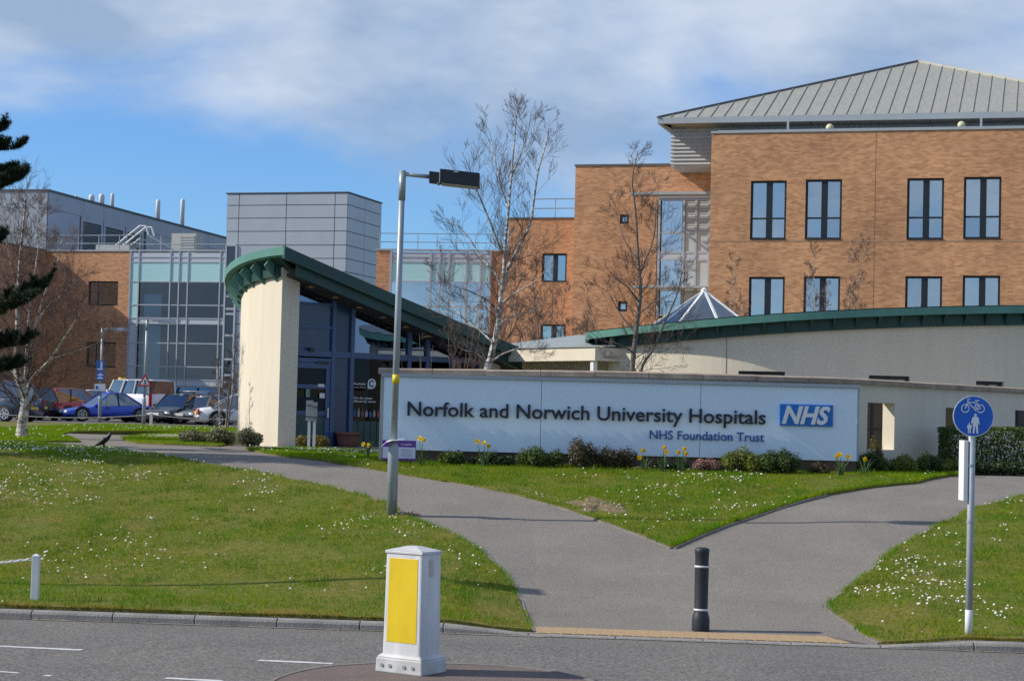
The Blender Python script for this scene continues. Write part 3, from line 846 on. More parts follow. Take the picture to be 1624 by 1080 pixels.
s0b, zb = f1.at(1190, 381.5)
mb = MB(); mb.box(.01, 20.49, -.006, .02, zb - .06, zb + .01); mb.build('string_course', mat('string_brick', (.46, .27, .16), .9, vcol=(.38, .21, .12), vscale=4), rb)
mb = MB(); mb.quad((.1, 2.2, 1.5), (20.4, 2.2, 1.5), (20.4, 2.2, ztop - .3), (.1, 2.2, ztop - .3))
for z in (zb - .9, zb - .9 - dz): mb.box(.1, 20.4, .25, 2.2, z, z + .3)
mb.build('interior_wall', M['room_dark'], rb)
rng = random.Random(17)
blinds = {0: ('v', .62, .82), 1: ('v', .0, 1.0), 2: ('v', .0, .95), 3: ('v', .66, .98), 8: ('v', .1, .6), 4: ('v', .0, .14), 5: ('v', .80, 1.0), 6: ('v', .88, 1.0), 7: ('v', .0, .2)}
for i, a, b, c, d in wins:
    m0 = a + (b - a) * .52
    up = i < 4 or i in (8, 9)
    window(rb, a, b, c, d, .10, 'frame_dark', 'glass_blue', [(m0, .26)], [c + (d - c) * .36] if up else [], .09, .07, blinds.get(i), rng)
    mb = MB(); mb.box(a + .005, b - .005, -.035, .2, c - .001, c + .035); mb.build('sill', M['frame_dark'], rb)
# plant storey and eaves
ye, se = 1.0, -2.55
zr = f1.Z(1127, 190, ye)
K = 10.4; zp = zr + 4.25
mb = MB(); s1 = f1.S(1065, 240, 2.3)
z0l = ztop - 1.1
mb.box(s1, 18.0, 2.3, 17, z0l, zr - .05)
mb.build('plant_room_wall', M['louvre_blue'], rb)
pl = bpy.data.objects[rb.children[-1].name]
z = z0l + .05
while z < zr - .1:
    mbl = MB()
    mbl.add([(s1 - .02, 2.28, z), (18, 2.28, z), (18, 2.22, z + .05), (s1 - .02, 2.22, z + .05), (18, 2.28, z + .15), (s1 - .02, 2.28, z + .15)], [(0, 1, 2, 3), (3, 2, 4, 5)])
    mbl.build('louvre', M['louvre_light'] if z < ztop else M['louvre_blue'], rb); z += .17
sr = se + 2 * K
mb = MB()                                               # fascia gutter round the eaves
for a, b, c, d in ((se, sr, ye, ye + .12), (se, se + .12, ye + .12, ye + 2 * K - .12), (sr - .12, sr, ye + .12, ye + 2 * K - .12), (se, sr, ye + 2 * K - .12, ye + 2 * K)): mb.box(a, b, c, d, zr - .14, zr + .12)
mb.build('gutter_fascia', M['fascia_grey'], rb)
for a, b in ((se + .12, .6), (.6, 4.0), (4.0, 9.0), (9.0, sr - .12)):
    mb = MB(); mb.add([(a, ye + .12, zr - .1), (b - .03, ye + .12, zr - .1), (b - .03, 2.5, zr - .16), (a if a > 0 else a + 1.2, 2.5, zr - .16)], [(0, 1, 2, 3)])
    if a < 0: mb.add([(a, ye + .12, zr - .1), (s1, 2.5, zr - .16), (s1, 17, zr - .16), (a, 2 * K, zr - .1)], [(0, 1, 2, 3)])
    mb.build('soffit_panel', M['soffit'], rb)
for px_ in (1250, 1556):
    s = f1.S(px_, 200, .6); mb = MB(); mb.box(s - .045, s + .045, .5, .6, ztop + .09, zr - .05); mb.build('eaves_post', M['fascia_grey'], rb)
mb = MB(); mb.box(.2, 20, .45, .5, ztop + .14, ztop + .19); mb.build('guard_rail', M['fascia_grey'], rb)
for px_, py_ in ((1316, 203), (1525, 199)):
    s, z = f1.at(px_, py_, .75); mb = MB(); mb.lathe([(.02, -.17), (.10, -.14), (.16, -.06), (.17, 0), (.16, .06), (.10, .14), (.02, .17)], 16, (s, .75, z))
    mb.tube([(s, .75, z - .14), (s, .75, ztop)], .02, 6)
    mb.build('globe_lamp', M['globe'], rb, True)
# roof: each seamed sheet is its own piece
nseam = 36; w = 2 * K / nseam
for i in range(nseam):
    a, b = se + i * w, se + (i + 1) * w
    fa, fb = min(a - se, sr - a), min(b - se, sr - b)
    def rp(s, fr, lift=.0): return (s, ye + fr, zr + .12 + (zp - zr - .12) * fr / K + lift)
    mb = MB(); mb.add([rp(a, 0), rp(b, 0), rp(b, fb), rp(a, fa)], [(0, 1, 2, 3)])
    if i: mb.bar(rp(a, 0, .02), rp(a, fa, .02), .024, .04)
    mb.build('roof_sheet', M['roof_zinc'], rb)
for q in (((se, ye + 2 * K), (se, ye)), ((sr, ye), (sr, ye + 2 * K)), ((sr, ye + 2 * K), (se, ye + 2 * K))):
    mb = MB(); pk = (se + K, ye + K, zp); mb.add([(q[0][0], q[0][1], zr + .12), (q[1][0], q[1][1], zr + .12), pk], [(0, 1, 2)]); mb.build('roof_slope', M['roof_zinc'], rb)
for q, mm in (((se, ye), 'roof_seam'), ((sr, ye), 'globe'), ((sr, ye + 2 * K), 'roof_seam'), ((se, ye + 2 * K), 'roof_seam')):
    mb = MB(); mb.bar((q[0], q[1], zr + .14), (se + K, ye + K, zp + .03), .16, .10); mb.build('hip_cap', M[mm] if mm != 'globe' else mat('hip_pale', (.42, .41, .33), .6, var=.15), rb)

# ------------------------------------------------------------------ set-back stair block beside it
f2 = Fac(912, 300, 86.0, TH)
rs = f2.root('stair_block', 'set-back brick stair block with tall corner glazing and louvred sunshade', 'building')
zt2 = f2.Z(912, 264); w2 = f2.S(1127, 300) + .6
h2 = []
for (p, q) in (((983, 340.5), (997, 355)), ((980, 478), (994.5, 494))):
    a, d = f2.at(*p); b, c = f2.at(*q); h2.append((a, b, c, d))
a, d = f2.at(1043, 318); b, c = f2.at(1128, 505); bay = (a, w2 - .02, c, d); h2.append(bay)
mb = MB(); wall_holes(mb, 0, w2, 1.4, zt2, h2, .3)
mb.quad((0, 0, 1.4), (0, 0, zt2), (0, 12, zt2), (0, 12, 1.4)); mb.quad((w2, .01, 1.4), (w2, 12, 1.4), (w2, 12, zt2), (w2, .01, zt2))
mb.build('brick_wall', M['brick_orange'], rs)
mb = MB(); mb.box(-.04, w2, -.04, .35, zt2, zt2 + .08); mb.build('coping', M['roof_seam'], rs)
mb = MB(); mb.box(.3, w2, .35, 12, zt2 - .3, zt2 - .2); mb.build('flat_roof', M['roof_felt'], rs)
mb = MB(); mb.box(0.2, w2 - .1, 3.0, 3.1, 1.5, zt2 - .4); mb.build('interior_wall', M['room_dark'], rs)
for a, b, c, d in h2[:2]: window(rs, a, b, c, d, .12, 'frame_dark', 'glass_blue', (), (), .10)
# corner glazing: rows of sheets and panes set proud of the brick
cg = f2.S(1084, 400, -.3)
def z2(y, x=1085): return f2.Z(x, y, -.3)
a, b = f2.S(1043, 400, -.3), f2.S(1125, 400, -.3)
cols = [f2.S(x, 400, -.3) for x in (1043, 1047.5, 1082, 1085, 1103, 1125)]
mb = MB()
for s in (cols[0] + .05, cols[2] + .05, cols[4], cols[5] - .03): mb.box(s - .05, s + .05, -.36, -.24, z2(505), z2(318))
for y in (317, 369, 400.5, 412, 455, 460, 500): mb.box(cols[0], cols[5], -.34, -.25, z2(y) - .05, z2(y) + .05)
st = mb.build('stair_window', M['curtain_frame'], rs)
for (y0, y1) in ((317, 369), (369, 400.5), (412, 455), (460, 500)):
    for (c0, c1, mm) in ((cols[1], cols[2], 'glass_blue'), (cols[3], cols[4], 'white_panel'), (cols[4], cols[5], 'white_panel')):
        mt = M['glass_blue'] if mm == 'glass_blue' else mat('white_panel', (.50, .55, .53), .35, vcol=(.46, .51, .50), vscale=2)
        mb = MB(); mb.box(c0 + .03, c1 - .03, -.30, -.285, z2(y1) + .05, z2(y0) - .05); mb.build('pane' if mm == 'glass_blue' else 'panel', mt, st)
    if y0 == 317:
        zz = z2(369) + .08
        while zz < z2(317) - .1:
            mb = MB(); mb.quad((cols[3] + .05, -.33, zz), (cols[5] - .05, -.33, zz), (cols[5] - .05, -.31, zz + .10), (cols[3] + .05, -.31, zz + .10)); mb.build('louvre', M['louvre_light'], st); zz += .125
mb = MB(); mb.box(cols[0], cols[5], -.32, -.26, z2(411), z2(402)); mb.build('spandrel', M['spandrel'], rs)
mb = MB(); mb.box(cols[0] + .05, cols[5], .6, .7, z2(500), z2(318)); mb.build('stair_wall', M['room_mid'], rs)
mb = MB(); mb.box(cols[1] + .5, cols[1] + .62, .1, .2, z2(500), z2(318)); mb.build('handrail_post', M['white_paint'], rs)
zc = z2(312)
for k in range(5):                                      # sunshade: louvred canopy wrapping the corner
    mb = MB(); mb.add([(cols[0] - 1.0 + .05 * k, -.45 - .22 * k, zc + .05), (cols[5], -.45 - .22 * k, zc + .05), (cols[5], -.30 - .22 * k, zc), (cols[0] - 1.0 + .05 * k, -.30 - .22 * k, zc)], [(0, 1, 2, 3)]); mb.build('canopy_blade', M['fascia_grey'], rs)
mb = MB(); mb.box(cols[0] - 1.05, cols[5], -1.45, -1.38, zc - .03, zc + .07); mb.box(cols[0] - 1.05, cols[0] - .98, -1.38, -.05, zc - .03, zc + .07); mb.box(cols[0], cols[5], -.28, -.003, z2(318), z2(304)); mb.build('canopy_edge', M['fascia_grey'], rs)
mb = MB(); mb.box(cols[0] - 1.0, cols[5], -1.1, -.4, z2(458) - .02, z2(458) + .06); mb.build('lower_canopy', M['fascia_grey'], rs)

# ------------------------------------------------------------------ lower brick block left of it
f3 = Fac(806, 400, 89.5, TH)
rc = f3.root('lower_brick_block', 'lower orange brick block with dark framed windows behind the birch', 'building')
zt3 = f3.Z(806, 347.5); w3 = f3.S(912, 400) + 1.2
h3 = []
for (p, q) in (((859.5, 402), (898, 448)), ((857, 514), (896, 560))):
    a, d = f3.at(*p); b, c = f3.at(*q); h3.append((a, b, c, d))
mb = MB(); wall_holes(mb, 0, w3, 1.4, zt3, h3, .25); mb.quad((0, 0, 1.4), (0, 0, zt3), (0, 9, zt3), (0, 9, 1.4))
mb.build('brick_wall', M['brick_orange'], rc)
mb = MB(); mb.box(-.04, w3, -.04, .35, zt3, zt3 + .07); mb.build('coping', M['roof_seam'], rc)
mb = MB(); mb.box(.2, w3, .35, 9, zt3 - .3, zt3 - .2); mb.build('flat_roof', M['roof_felt'], rc)
mb = MB(); mb.box(.2, w3 - .1, 2.2, 2.3, 1.5, zt3 - .4); mb.build('interior_wall', M['room_dark'], rc)
for a, b, c, d in h3: window(rc, a, b, c, d, .11, 'frame_dark', 'glass_blue', [(a + (b - a) * .53, .22)], (), .09)
mb = MB(); s0 = f3.S(846, 335, .5)
for z in (zt3 + .55, zt3 + 1.0): mb.tube([(s0, .5, z), (w3, .5, z)], .025, 6)
for k in range(4): mb.tube([(s0 + k * (w3 - s0) / 3.2, .5, zt3), (s0 + k * (w3 - s0) / 3.2, .5, zt3 + 1.0)], .025, 6)
mb.build('roof_railing', M['galv'], rc)

# ------------------------------------------------------------------ glazed link between tower and brick blocks
f4 = Fac(596, 450, 99.0, R(-9))
rl = f4.root('glazed_link', 'flat-roofed link of grey panels and bluish glazing behind the green roof', 'building')
zt4 = f4.Z(690, 398); g0, g1, w4 = f4.S(620, 430), f4.S(778, 430), f4.S(812, 430)
mb = MB(); wall_holes(mb, 0, g0, 1.4, zt4, [], .2); mb.build('brick_wall', M['brick_orange'], rl); mb = MB(); wall_holes(mb, g1, w4, 1.4, zt4, [], .2); mb.quad((w4, 0, 1.4), (w4, 7, 1.4), (w4, 7, zt4), (w4, 0, zt4))
mb.build('brick_wall', M['brick_orange'], rl)
mb = MB(); mb.box(-.05, w4, -.06, .3, zt4, zt4 + .08); mb.build('coping', M['fascia_grey'], rl)
mb = MB(); mb.box(0, w4, .3, 7, zt4 - .2, zt4 - .1); mb.build('flat_roof', M['roof_felt'], rl)
mb = MB(); mb.box(g0, g1, 2.5, 2.6, 1.4, zt4 - .2); mb.build('interior_wall', M['room_mid'], rl)
cx = [f4.S(x, 430) for x in (620, 683, 697.5, 712, 740, 762, 778)]
rz = [f4.Z(690, y) for y in (399, 407.5, 415.5, 447, 486, 520, 560)]
mb = MB()
for s in cx: mb.box(s - .05, s + .05, -.05, .05, rz[-1] - 3, zt4 - .003)
for z in rz[1:]: mb.box(cx[0] + .05, cx[-1] - .05, -.03, .04, z - .04, z + .04)
fr = mb.build('curtain_wall', M['curtain_frame'], rl)
for i in range(len(cx) - 1):
    for j in range(len(rz) - 1):
        mm = 'spandrel' if j < 2 else ('aqua_panel' if j == 2 else 'glass_blue')
        mb = MB(); mb.box(cx[i] + .05, cx[i + 1] - .05, 0, .02, rz[j + 1] + .04, rz[j] - .04); mb.build('panel' if j < 3 else 'pane', M[mm], fr)
mb = MB()
for z in (zt4 + .5, zt4 + .95): mb.tube([(0, .6, z), (w4 + 1, .6, z)], .022, 6)
for k in range(8): mb.tube([(k * w4 / 7, .6, zt4), (k * w4 / 7, .6, zt4 + .95)], .022, 6)
mb.build('roof_railing', M['galv'], rl)

# ------------------------------------------------------------------ panelled metal tower
f5 = Fac(360, 308, 112.2, R(-16.6))
rt = f5.root('metal_tower', 'tall windowless tower clad in grey metal panels', 'building')
wt = f5.S(552, 306); dt = 5.6
zt5 = f5.Z(360, 308)
cols = [f5.S(x, 340) for x in (360, 379, 454, 531)] + [wt]
rows = [f5.Z(454, y) for y in (307.3, 325.5, 346, 367, 389, 410, 431, 452, 473)]
while rows[-1] > 2.4: rows.append(rows[-1] - (rows[-3] - rows[-2]))
mb = MB(); mb.box(.03, wt - .03, .03, dt - .03, 1.4, zt5 - .03); mb.build('cladding_frame', M['metal_joint'], rt)
gap = .022
for i in range(len(cols) - 1):
    for j in range(len(rows) - 1):
        if j >= 4 and i < 1: continue                    # glazed slot at the foot of the tower
        mb = MB(); mb.box(cols[i] + gap, cols[i + 1] - gap, -.012, .028, rows[j + 1] + gap, rows[j] - gap); mb.build('cladding_panel', M['metal_grey'], rt)
for k in range(2):
    for j in range(len(rows) - 1):
        mb = MB(); mb.box(wt - .028, wt + .012, k * dt / 2 + gap, (k + 1) * dt / 2 - gap, rows[j + 1] + gap, rows[j] - gap); mb.build('cladding_panel', M['metal_grey'], rt)
mb = MB(); mb.box(-.05, wt + .05, -.05, dt + .05, zt5, zt5 + .07); mb.build('roof_trim', M['metal_joint'], rt)
mb = MB(); s0, s1_ = cols[0] + .02, cols[1] - .02; zz = [rows[4]] + [f5.Z(368, y) for y in (470, 490, 498, 532, 570, 595, 606)] + [1.5]
mb.box(s0, s0 + .08, -.09, .02, 1.5, zz[0] - .003)
mb.box(s1_ - .10, s1_ + .02, -.09, .02, 1.5, zz[0] - .003)
for z in zz[:-1]: mb.box(s0 + .08, s1_ - .10, -.07, .02, z - .06, z + .06)
sw = mb.build('slot_window', M['curtain_frame'], rt)
for a, b in zip(zz, zz[1:]):
    mb = MB(); mb.box(s0 + .08, s1_ - .1, -.03, -.02, b + .06, a - .06); mb.build('pane', M['glass_dark'], sw)
mb = MB(); mb.box(s0 + .32, s0 + .50, -.014, .0285, 1.5, zz[0] - .1); mb.build('blue_column', M['room_blue'], rt)

# ------------------------------------------------------------------ left wing: brick bay and curtain wall
f6 = Fac(72, 450, 117.0, R(-15.5))
rw = f6.root('left_wing', 'left hospital wing, brick beside a tall curtain wall with aqua panels', 'building')
w6 = f6.S(357, 450); zt6 = f6.Z(280, 399)
bs = f6.S(205, 450)
h6 = []
for p, q in (((140, 446), (186.5, 485)), ((137, 542), (183, 583))):
    a, d = f6.at(*p); b, c = f6.at(*q); h6.append((a, b, c, d))
mb = MB(); wall_holes(mb, -1.0, bs, 1.4, zt6, h6, .3); mb.build('brick_wall', M['brick_orange'], rw)
for a, b, c, d in h6: window(rw, a, b, c, d, .16, 'frame_dark', 'glass_blue', [(a + (b - a) * .3, .05)], (), .08, blind=('v', .0, .32))
mb = MB(); mb.box(-1.0, w6, -.06, .5, zt6, zt6 + .09); mb.build('coping', M['fascia_grey'], rw)
mb = MB(); mb.box(-1, w6, .5, 14, zt6 - .15, zt6 - .05); mb.build('flat_roof', M['roof_felt'], rw)
mb = MB(); mb.box(-1, bs, 2.0, 2.1, 1.4, zt6 - .3); mb.build('interior_wall', M['room_dark'], rw)
cx = [f6.S(x, 450) for x in (206.5, 220, 270, 284, 298, 349, 357)]
ry = (400.5, 408, 416, 447, 484, 505, 513.5, 544.5, 581.5, 602, 611, 640, 662)
rz = [f6.Z(284, y) for y in ry]
mb = MB()
for s in cx: mb.box(s - .04, s + .04, -.07, .05, 1.5, zt6 - .003)
for z in rz[1:-1]: mb.box(cx[0] + .04, cx[-1] - .04, -.05, .04, z - .035, z + .035)
cw = mb.build('curtain_wall', M['curtain_frame'], rw)
for i in range(len(cx) - 1):
    for j in range(len(rz) - 1):
        if j < 2 or j in (5, 9): nm, mm = 'panel', 'spandrel'
        elif j == 2 or (i == 0 and j < 5): nm, mm = 'panel', 'aqua_panel'
        elif i == 0: nm, mm = 'panel', 'spandrel'
        else: nm, mm = 'pane', 'glass_dark'
        mb = MB(); mb.box(cx[i] + .04, cx[i + 1] - .04, -.02, 0.0, rz[j + 1] + .035, rz[j] - .035); mb.build(nm, M[mm], cw)
mb = MB(); mb.box(bs, w6, 4.5, 4.6, 1.4, zt6 - .3)
mb.build('interior_wall', M['room_mid'], rw)
mb = MB()
for z in (rz[5], rz[9]): mb.box(bs + .1, w6, .06, 4.4, z - .3, z - .02)
mb.build('floor_slab', mat('ceiling_tile', (.30, .31, .31), .9, var=.1), rw)
for s, y0, y1 in ((cx[3] - .35, 453, 503), (cx[2] + 1.0, 519, 600), (cx[5] - .6, 453, 503)):
    mb = MB(); mb.box(s - .08, s + .08, 1.4, 1.56, f6.Z(284, y1), f6.Z(284, y0)); mb.build('interior_column', M['white_paint'], rw)
for s in (cx[1] + 1.9, cx[4] + 1.4):
    mb = MB(); mb.box(s, s + .5, 1.2, 1.7, rz[3] - .38, rz[3] - .33); mb.build('ceiling_lamp', M['white_paint'], rw)
mb = MB(); mb.box(cx[1] + .2, cx[1] + .75, 2.8, 3.0, rz[5] + .3, rz[3] - .2); mb.build('interior_screen', M['panel_navy'], rw)
mb = MB()                                               # roof railing, two rails
for z in (zt6 + .55, zt6 + 1.05): mb.tube([(-1, .7, z), (f6.S(208, 390), .7, z)], .03, 6)
mb.tube([(f6.S(208, 390), .7, zt6 + .5), (w6, .7, zt6 + .5)], .03, 6)
for k in range(8): mb.tube([(-1 + k * 1.4, .7, zt6), (-1 + k * 1.4, .7, zt6 + 1.05)], .03, 6)
mb.build('roof_railing', M['galv'], rw)
mb = MB(); a = f6.S(182, 390, 2); b = f6.S(207, 390, 2)
mb.box(a - 1.1, a + 1.2, 1.6, 2.6, zt6 + .1, zt6 + .55); mb.build('roof_upstand', M['louvre_light'], rw)
mb = MB()
for y in (1.8, 2.6):
    mb.tube([(b - .9, y, zt6 + .55), (b + .7, y, zt6 + 1.75), (b + 1.1, y, zt6 + 1.75), (b + 1.3, y, zt6 + 1.2)], .05, 6)
mb.build('stair_handrail', M['white_paint'], rw)
for k in range(5):
    mb = MB(); mb.box(b - .5 + k * .25, b - .2 + k * .25, 1.8, 2.6, zt6 + .1 + k * .2, zt6 + .16 + k * .2); mb.build('stair_tread', M['galv'], rw)
mb = MB(); mb.tube([(b + 1.2, 1.8, zt6 + 1.2), (b + 2.4, 1.8, zt6 + .6), (b + 3.2, 1.8, zt6 + .2)], .05, 6); mb.tube([(b - .6, 1.8, zt6), (b + .8, 1.8, zt6 + 1.0)], .05, 6); mb.build('stair_brace', M['galv'], rw)
a = f6.S(272, 380, 2.5); b = f6.S(311, 380, 2.5)
mb = MB(); mb.box(a, b, 2.5, 3.6, zt6 + .12, zt6 + 1.35); ac = mb.build('air_handler', M['unit_beige'], rw)
for k in range(6):
    mb = MB(); mb.box(a + .55, b - .1, 2.46, 2.498, zt6 + .25 + k * .17, zt6 + .36 + k * .17); mb.build('louvre', M['louvre_light'], ac)

# projecting brick wing at far left (mostly outside the picture), its end wall in shade
c6 = Vector((f6.o.x + f6.t.x * .0, f6.o.y))
fw_ = thing('projecting_wing', 'shaded brick end of a wing projecting beside the left wing', 'building', (f6.o.x, f6.o.y, 0), R(-15.5))
mb = MB(); mb.box(-14, -.02, -13, .35, 1.4, zt6 + .02); mb.build('brick_wall', M['brick_orange'], fw_)
mb = MB(); mb.box(-14.05, .03, -13.05, .40, zt6 + .02, zt6 + .10); mb.build('coping', M['roof_seam'], fw_)

# rooftop plant building with flues, long dark side running back
pc, pf = P(77, 303, 122.0), P(357, 378, 153.0)
th7 = math.atan2(pf.y - pc.y, pf.x - pc.x)
L7 = math.hypot(pf.x - pc.x, pf.y - pc.y) + .5
rp_ = thing('plant_building', 'grey metal rooftop plant building with dark louvres and pale flues', 'building', (pc.x, pc.y, 0), th7)
zt7 = pc.z
mb = MB(); mb.box(0, L7, .02, 10, zt6 - .3, zt7 - .05); mb.build('cladding_frame', M['metal_joint'], rp_)
f7 = Fac(77, 303, 122.0, th7)
cs = [0] + [f7.S(x, 380) for x in (125, 130, 162, 164, 197, 231, 263, 300, 330)] + [L7]
zj = [zt6 - .2, zt6 + 1.55, zt6 + 3.2, zt7]
lou = [(f7.S(130, 380), f7.S(159, 380)), (f7.S(166, 380), f7.S(194, 380)), (f7.S(201, 380), f7.S(224, 380))]
for a, b in zip(cs, cs[1:]):
    for j in range(3):
        mid = (a + b) / 2
        if j < 2 and any(l0 - .5 < mid < l1 + .5 for l0, l1 in lou): continue
        mb = MB(); mb.box(a + .015, b - .015, -.03, .019, zj[j] + .012, zj[j + 1] - .012); mb.build('cladding_panel', M['metal_mid'], rp_)
for l0, l1 in lou:
    mb = MB(); frame_rect(mb, l0 - .3, l1 + .3, zj[0], zj[2], -.05, .018, .3); lf = mb.build('louvre_bank', M['metal_mid'], rp_)
    z = zj[0] + .35
    while z < zj[2] - .4:
        mb = MB(); mb.quad((l0, -.02, z), (l1, -.02, z), (l1, .015, z + .16), (l0, .015, z + .16)); mb.build('louvre', M['louvre_dark'], lf); z += .19
for k in range(5):
    for j in range(3):
        mb = MB(); mb.box(-.03, .0, .03 + k * 2.0 + .015, .03 + (k + 1) * 2.0 - .015, zj[j] + .012, zj[j + 1] - .012); mb.build('cladding_panel', M['metal_grey'], rp_)
mb = MB(); mb.box(-.08, L7, -.08, 10, zt7 - .05, zt7 + .10); mb.build('roof_trim', M['metal_joint'], rp_)
for x, yt, yb, r_, off in ((121, 310, 318, .11, 1.5), (145.5, 309, 324, .20, 1.2), (161.5, 308, 328, .20, 1.2), (178.5, 307, 332, .13, 1.2), (251, 317, 352, .17, 1.2), (290, 316, 364, .17, 1.2)):
    s, z = f7.at(x, yt, off); mb = MB(); mb.lathe([(r_, zt7), (r_, z - .12), (r_ * .7, z)], 12, (s, off, 0)); mb.build('flue', M['flue'], rp_, True)
# ================================================================== pavilions, garden wall, hospital sign
def curved_wall(mb, fn, us, z0, z1f, holes, dep):
    """wall following fn(u) -> (point, inward normal); rectangular holes with reveals"""
    us = sorted({*us, *[h[0] for h in holes], *[h[1] for h in holes]})
    zset = sorted({z0, *[h[2] for h in holes], *[h[3] for h in holes]})
    def pt(u, z, y=0.0):
        p, n = fn(u); return (p.x + n.x * y, p.y + n.y * y, z)
    for a, b in zip(us, us[1:]):
        zs = zset + [None]
        for c, d in zip(zs, zs[1:]):
            if d is not None and any(h[0] < (a + b) / 2 < h[1] and h[2] < (c + d) / 2 < h[3] for h in holes): continue
            da, db = (z1f(a), z1f(b)) if d is None else (d, d)
            mb.quad(pt(a, c), pt(b, c), pt(b, db), pt(a, da))
            mb.quad(pt(b, c, dep), pt(a, c, dep), pt(a, da, dep), pt(b, db, dep))
        mb.quad(pt(a, z1f(a)), pt(b, z1f(b)), pt(b, z1f(b), dep), pt(a, z1f(a), dep))
    for a, b, c, d in holes:
        mb.quad(pt(a, c), pt(a, c, dep), pt(a, d, dep), pt(a, d)); mb.quad(pt(b, d), pt(b, d, dep), pt(b, c, dep), pt(b, c))
        mb.quad(pt(a, d), pt(a, d, dep), pt(b, d, dep), pt(b, d)); mb.quad(pt(b, c), pt(b, c, dep), pt(a, c, dep), pt(a, c))
    for u, fl in ((us[0], 0), (us[-1], 1)):
        q = [pt(u, z0), pt(u, z0, dep), pt(u, z1f(u), dep), pt(u, z1f(u))]
        mb.quad(*(q if not fl else q[::-1]))
    return mb
def curved_at(fn, x, y, u0, u1):
    """u and height where a photo pixel's sight line crosses the curve fn"""
    a, b = ray(x, y)
    def g(u):
        p, n = fn(u); return p.x - a * p.y
    lo, hi = u0, u1
    for _ in range(50):
        m = (lo + hi) / 2
        if (g(lo) < 0) == (g(m) < 0): lo = m
        else: hi = m
    p, n = fn(lo)
    return lo, CAM_Z + b * p.y

# ------------------------------------------------------------------ right-hand drum pavilion
C2, R2_ = Vector((6.9, 50.7)), 6.6
R2B = 16.0; C2B = Vector((6.9, 50.7 - 6.6 + R2B))
def d2(u, r=R2_):                                         # u: arc length from the point nearest the viewer
    if u < 0:
        a = u / R2_; return C2 + Vector((math.sin(a), -math.cos(a))) * r
    a = u / R2B; return C2B + Vector((math.sin(a), -math.cos(a))) * (r - R2_ + R2B)   # flatter right-hand half
def fn2(u):
    p = d2(u); return p, ((C2 if u < 0 else C2B) - p).normalized()
def eave2(x): return 4.40 + 0.079 * (x - 1.6) + .10 * math.sin(math.pi * clamp((x - 1.6) / 11))
rd = thing('drum_pavilion', 'low curved cream pavilion with a tilted green roof behind the sign', 'building', (0, 0, 0))
holes = []
for (x0, y0, x1) in ((1171, 588, 1245), (1378, 595, 1443), (1548, 604, 1592)):
    ua, za = curved_at(fn2, x0, y0, -6, 8); ub, _ = curved_at(fn2, x1, y0, -6, 8); holes.append((ua, ub, za - .62, za))
uL, _ = curved_at(fn2, 966, 560, -8, 6)
us = [uL + i * .25 for i in range(80)]; us = [u for u in us if u < 8.6]
mb = MB(); curved_wall(mb, fn2, us, 1.4, lambda u: eave2(d2(u).x) - .20, holes, .35)
mb.build('curved_wall', M['render_cream'], rd, smooth=False)
for h in holes:
    a, b = fn2(h[0]), fn2(h[1]); mbf = MB(); o = .12
    A, B = a[0] + a[1] * o, b[0] + b[1] * o
    mbf.bar((A.x, A.y, h[3] - .04), (B.x, B.y, h[3] - .04), .06, .07); mbf.bar((A.x, A.y, h[2] + .04), (B.x, B.y, h[2] + .04), .06, .07)
    for t in (0.02, .5, .98): q = A.lerp(B, t); mbf.bar((q.x, q.y, h[2]), (q.x, q.y, h[3]), .05, .06)
    w_ = mbf.build('slot_window', M['frame_dark'], rd)
    q = A + a[1] * .02; r_ = B + b[1] * .02
    MB().quad((q.x, q.y, h[2]), (r_.x, r_.y, h[2]), (r_.x, r_.y, h[3]), (q.x, q.y, h[3])).build('pane', M['glass_dark'], w_)
    q = A + a[1] * .7; r_ = B + b[1] * .7
    MB().quad((q.x, q.y, h[2] - .3), (r_.x, r_.y, h[2] - .3), (r_.x, r_.y, h[3] + .2), (q.x, q.y, h[3] + .2)).build('dark_room', M['room_dark'], w_)
uj, _ = curved_at(fn2, 1152, 570, -6, 6)
p, n = fn2(uj); mb = MB(); mb.bar((p.x, p.y, 1.5), (p.x, p.y, eave2(p.x) - .3), .02, .012, (0, 1, 0)); mb.build('render_joint', mat('joint_grey', (.35, .32, .27), .9, var=.1), rd)
# roof: tilted disc with a deep green edge, brackets below
ue0, ue1 = uL - .45, 8.5
eu = [ue0 + (ue1 - ue0) * i / 44 for i in range(45)]
def edge(u, r, dz): p = d2(u, r); return (p.x, p.y, eave2(p.x) + dz)
RO = R2_ + .37
mb = MB(); mb.loft([[edge(u, RO, 0), edge(u, RO, -.17), edge(u, RO - .10, -.17), edge(u, RO - .10, 0)] for u in eu]); mb.build('fascia', M['green_copper'], rd)
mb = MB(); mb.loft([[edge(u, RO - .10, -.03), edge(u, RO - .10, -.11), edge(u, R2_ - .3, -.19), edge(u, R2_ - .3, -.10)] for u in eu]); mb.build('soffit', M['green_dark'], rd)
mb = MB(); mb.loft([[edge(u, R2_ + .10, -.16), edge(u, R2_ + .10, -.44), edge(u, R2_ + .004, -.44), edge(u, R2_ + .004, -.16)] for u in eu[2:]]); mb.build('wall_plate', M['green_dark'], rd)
mb = MB(); top = [edge(u, RO - .02, .02) for u in eu]; cz = (10.0, 55.0)
mb.add(top + [(2.2, 56, eave2(2.2) + .05), (15.6, 56, eave2(15.6) + .05)], [tuple(range(len(top) + 2 - 1, -1, -1))]); mb.f[-1] = tuple(list(range(len(top))) + [len(top) + 1, len(top)]); mb.build('roof_surface', M['roof_felt'], rd)
u = ue0 + .2
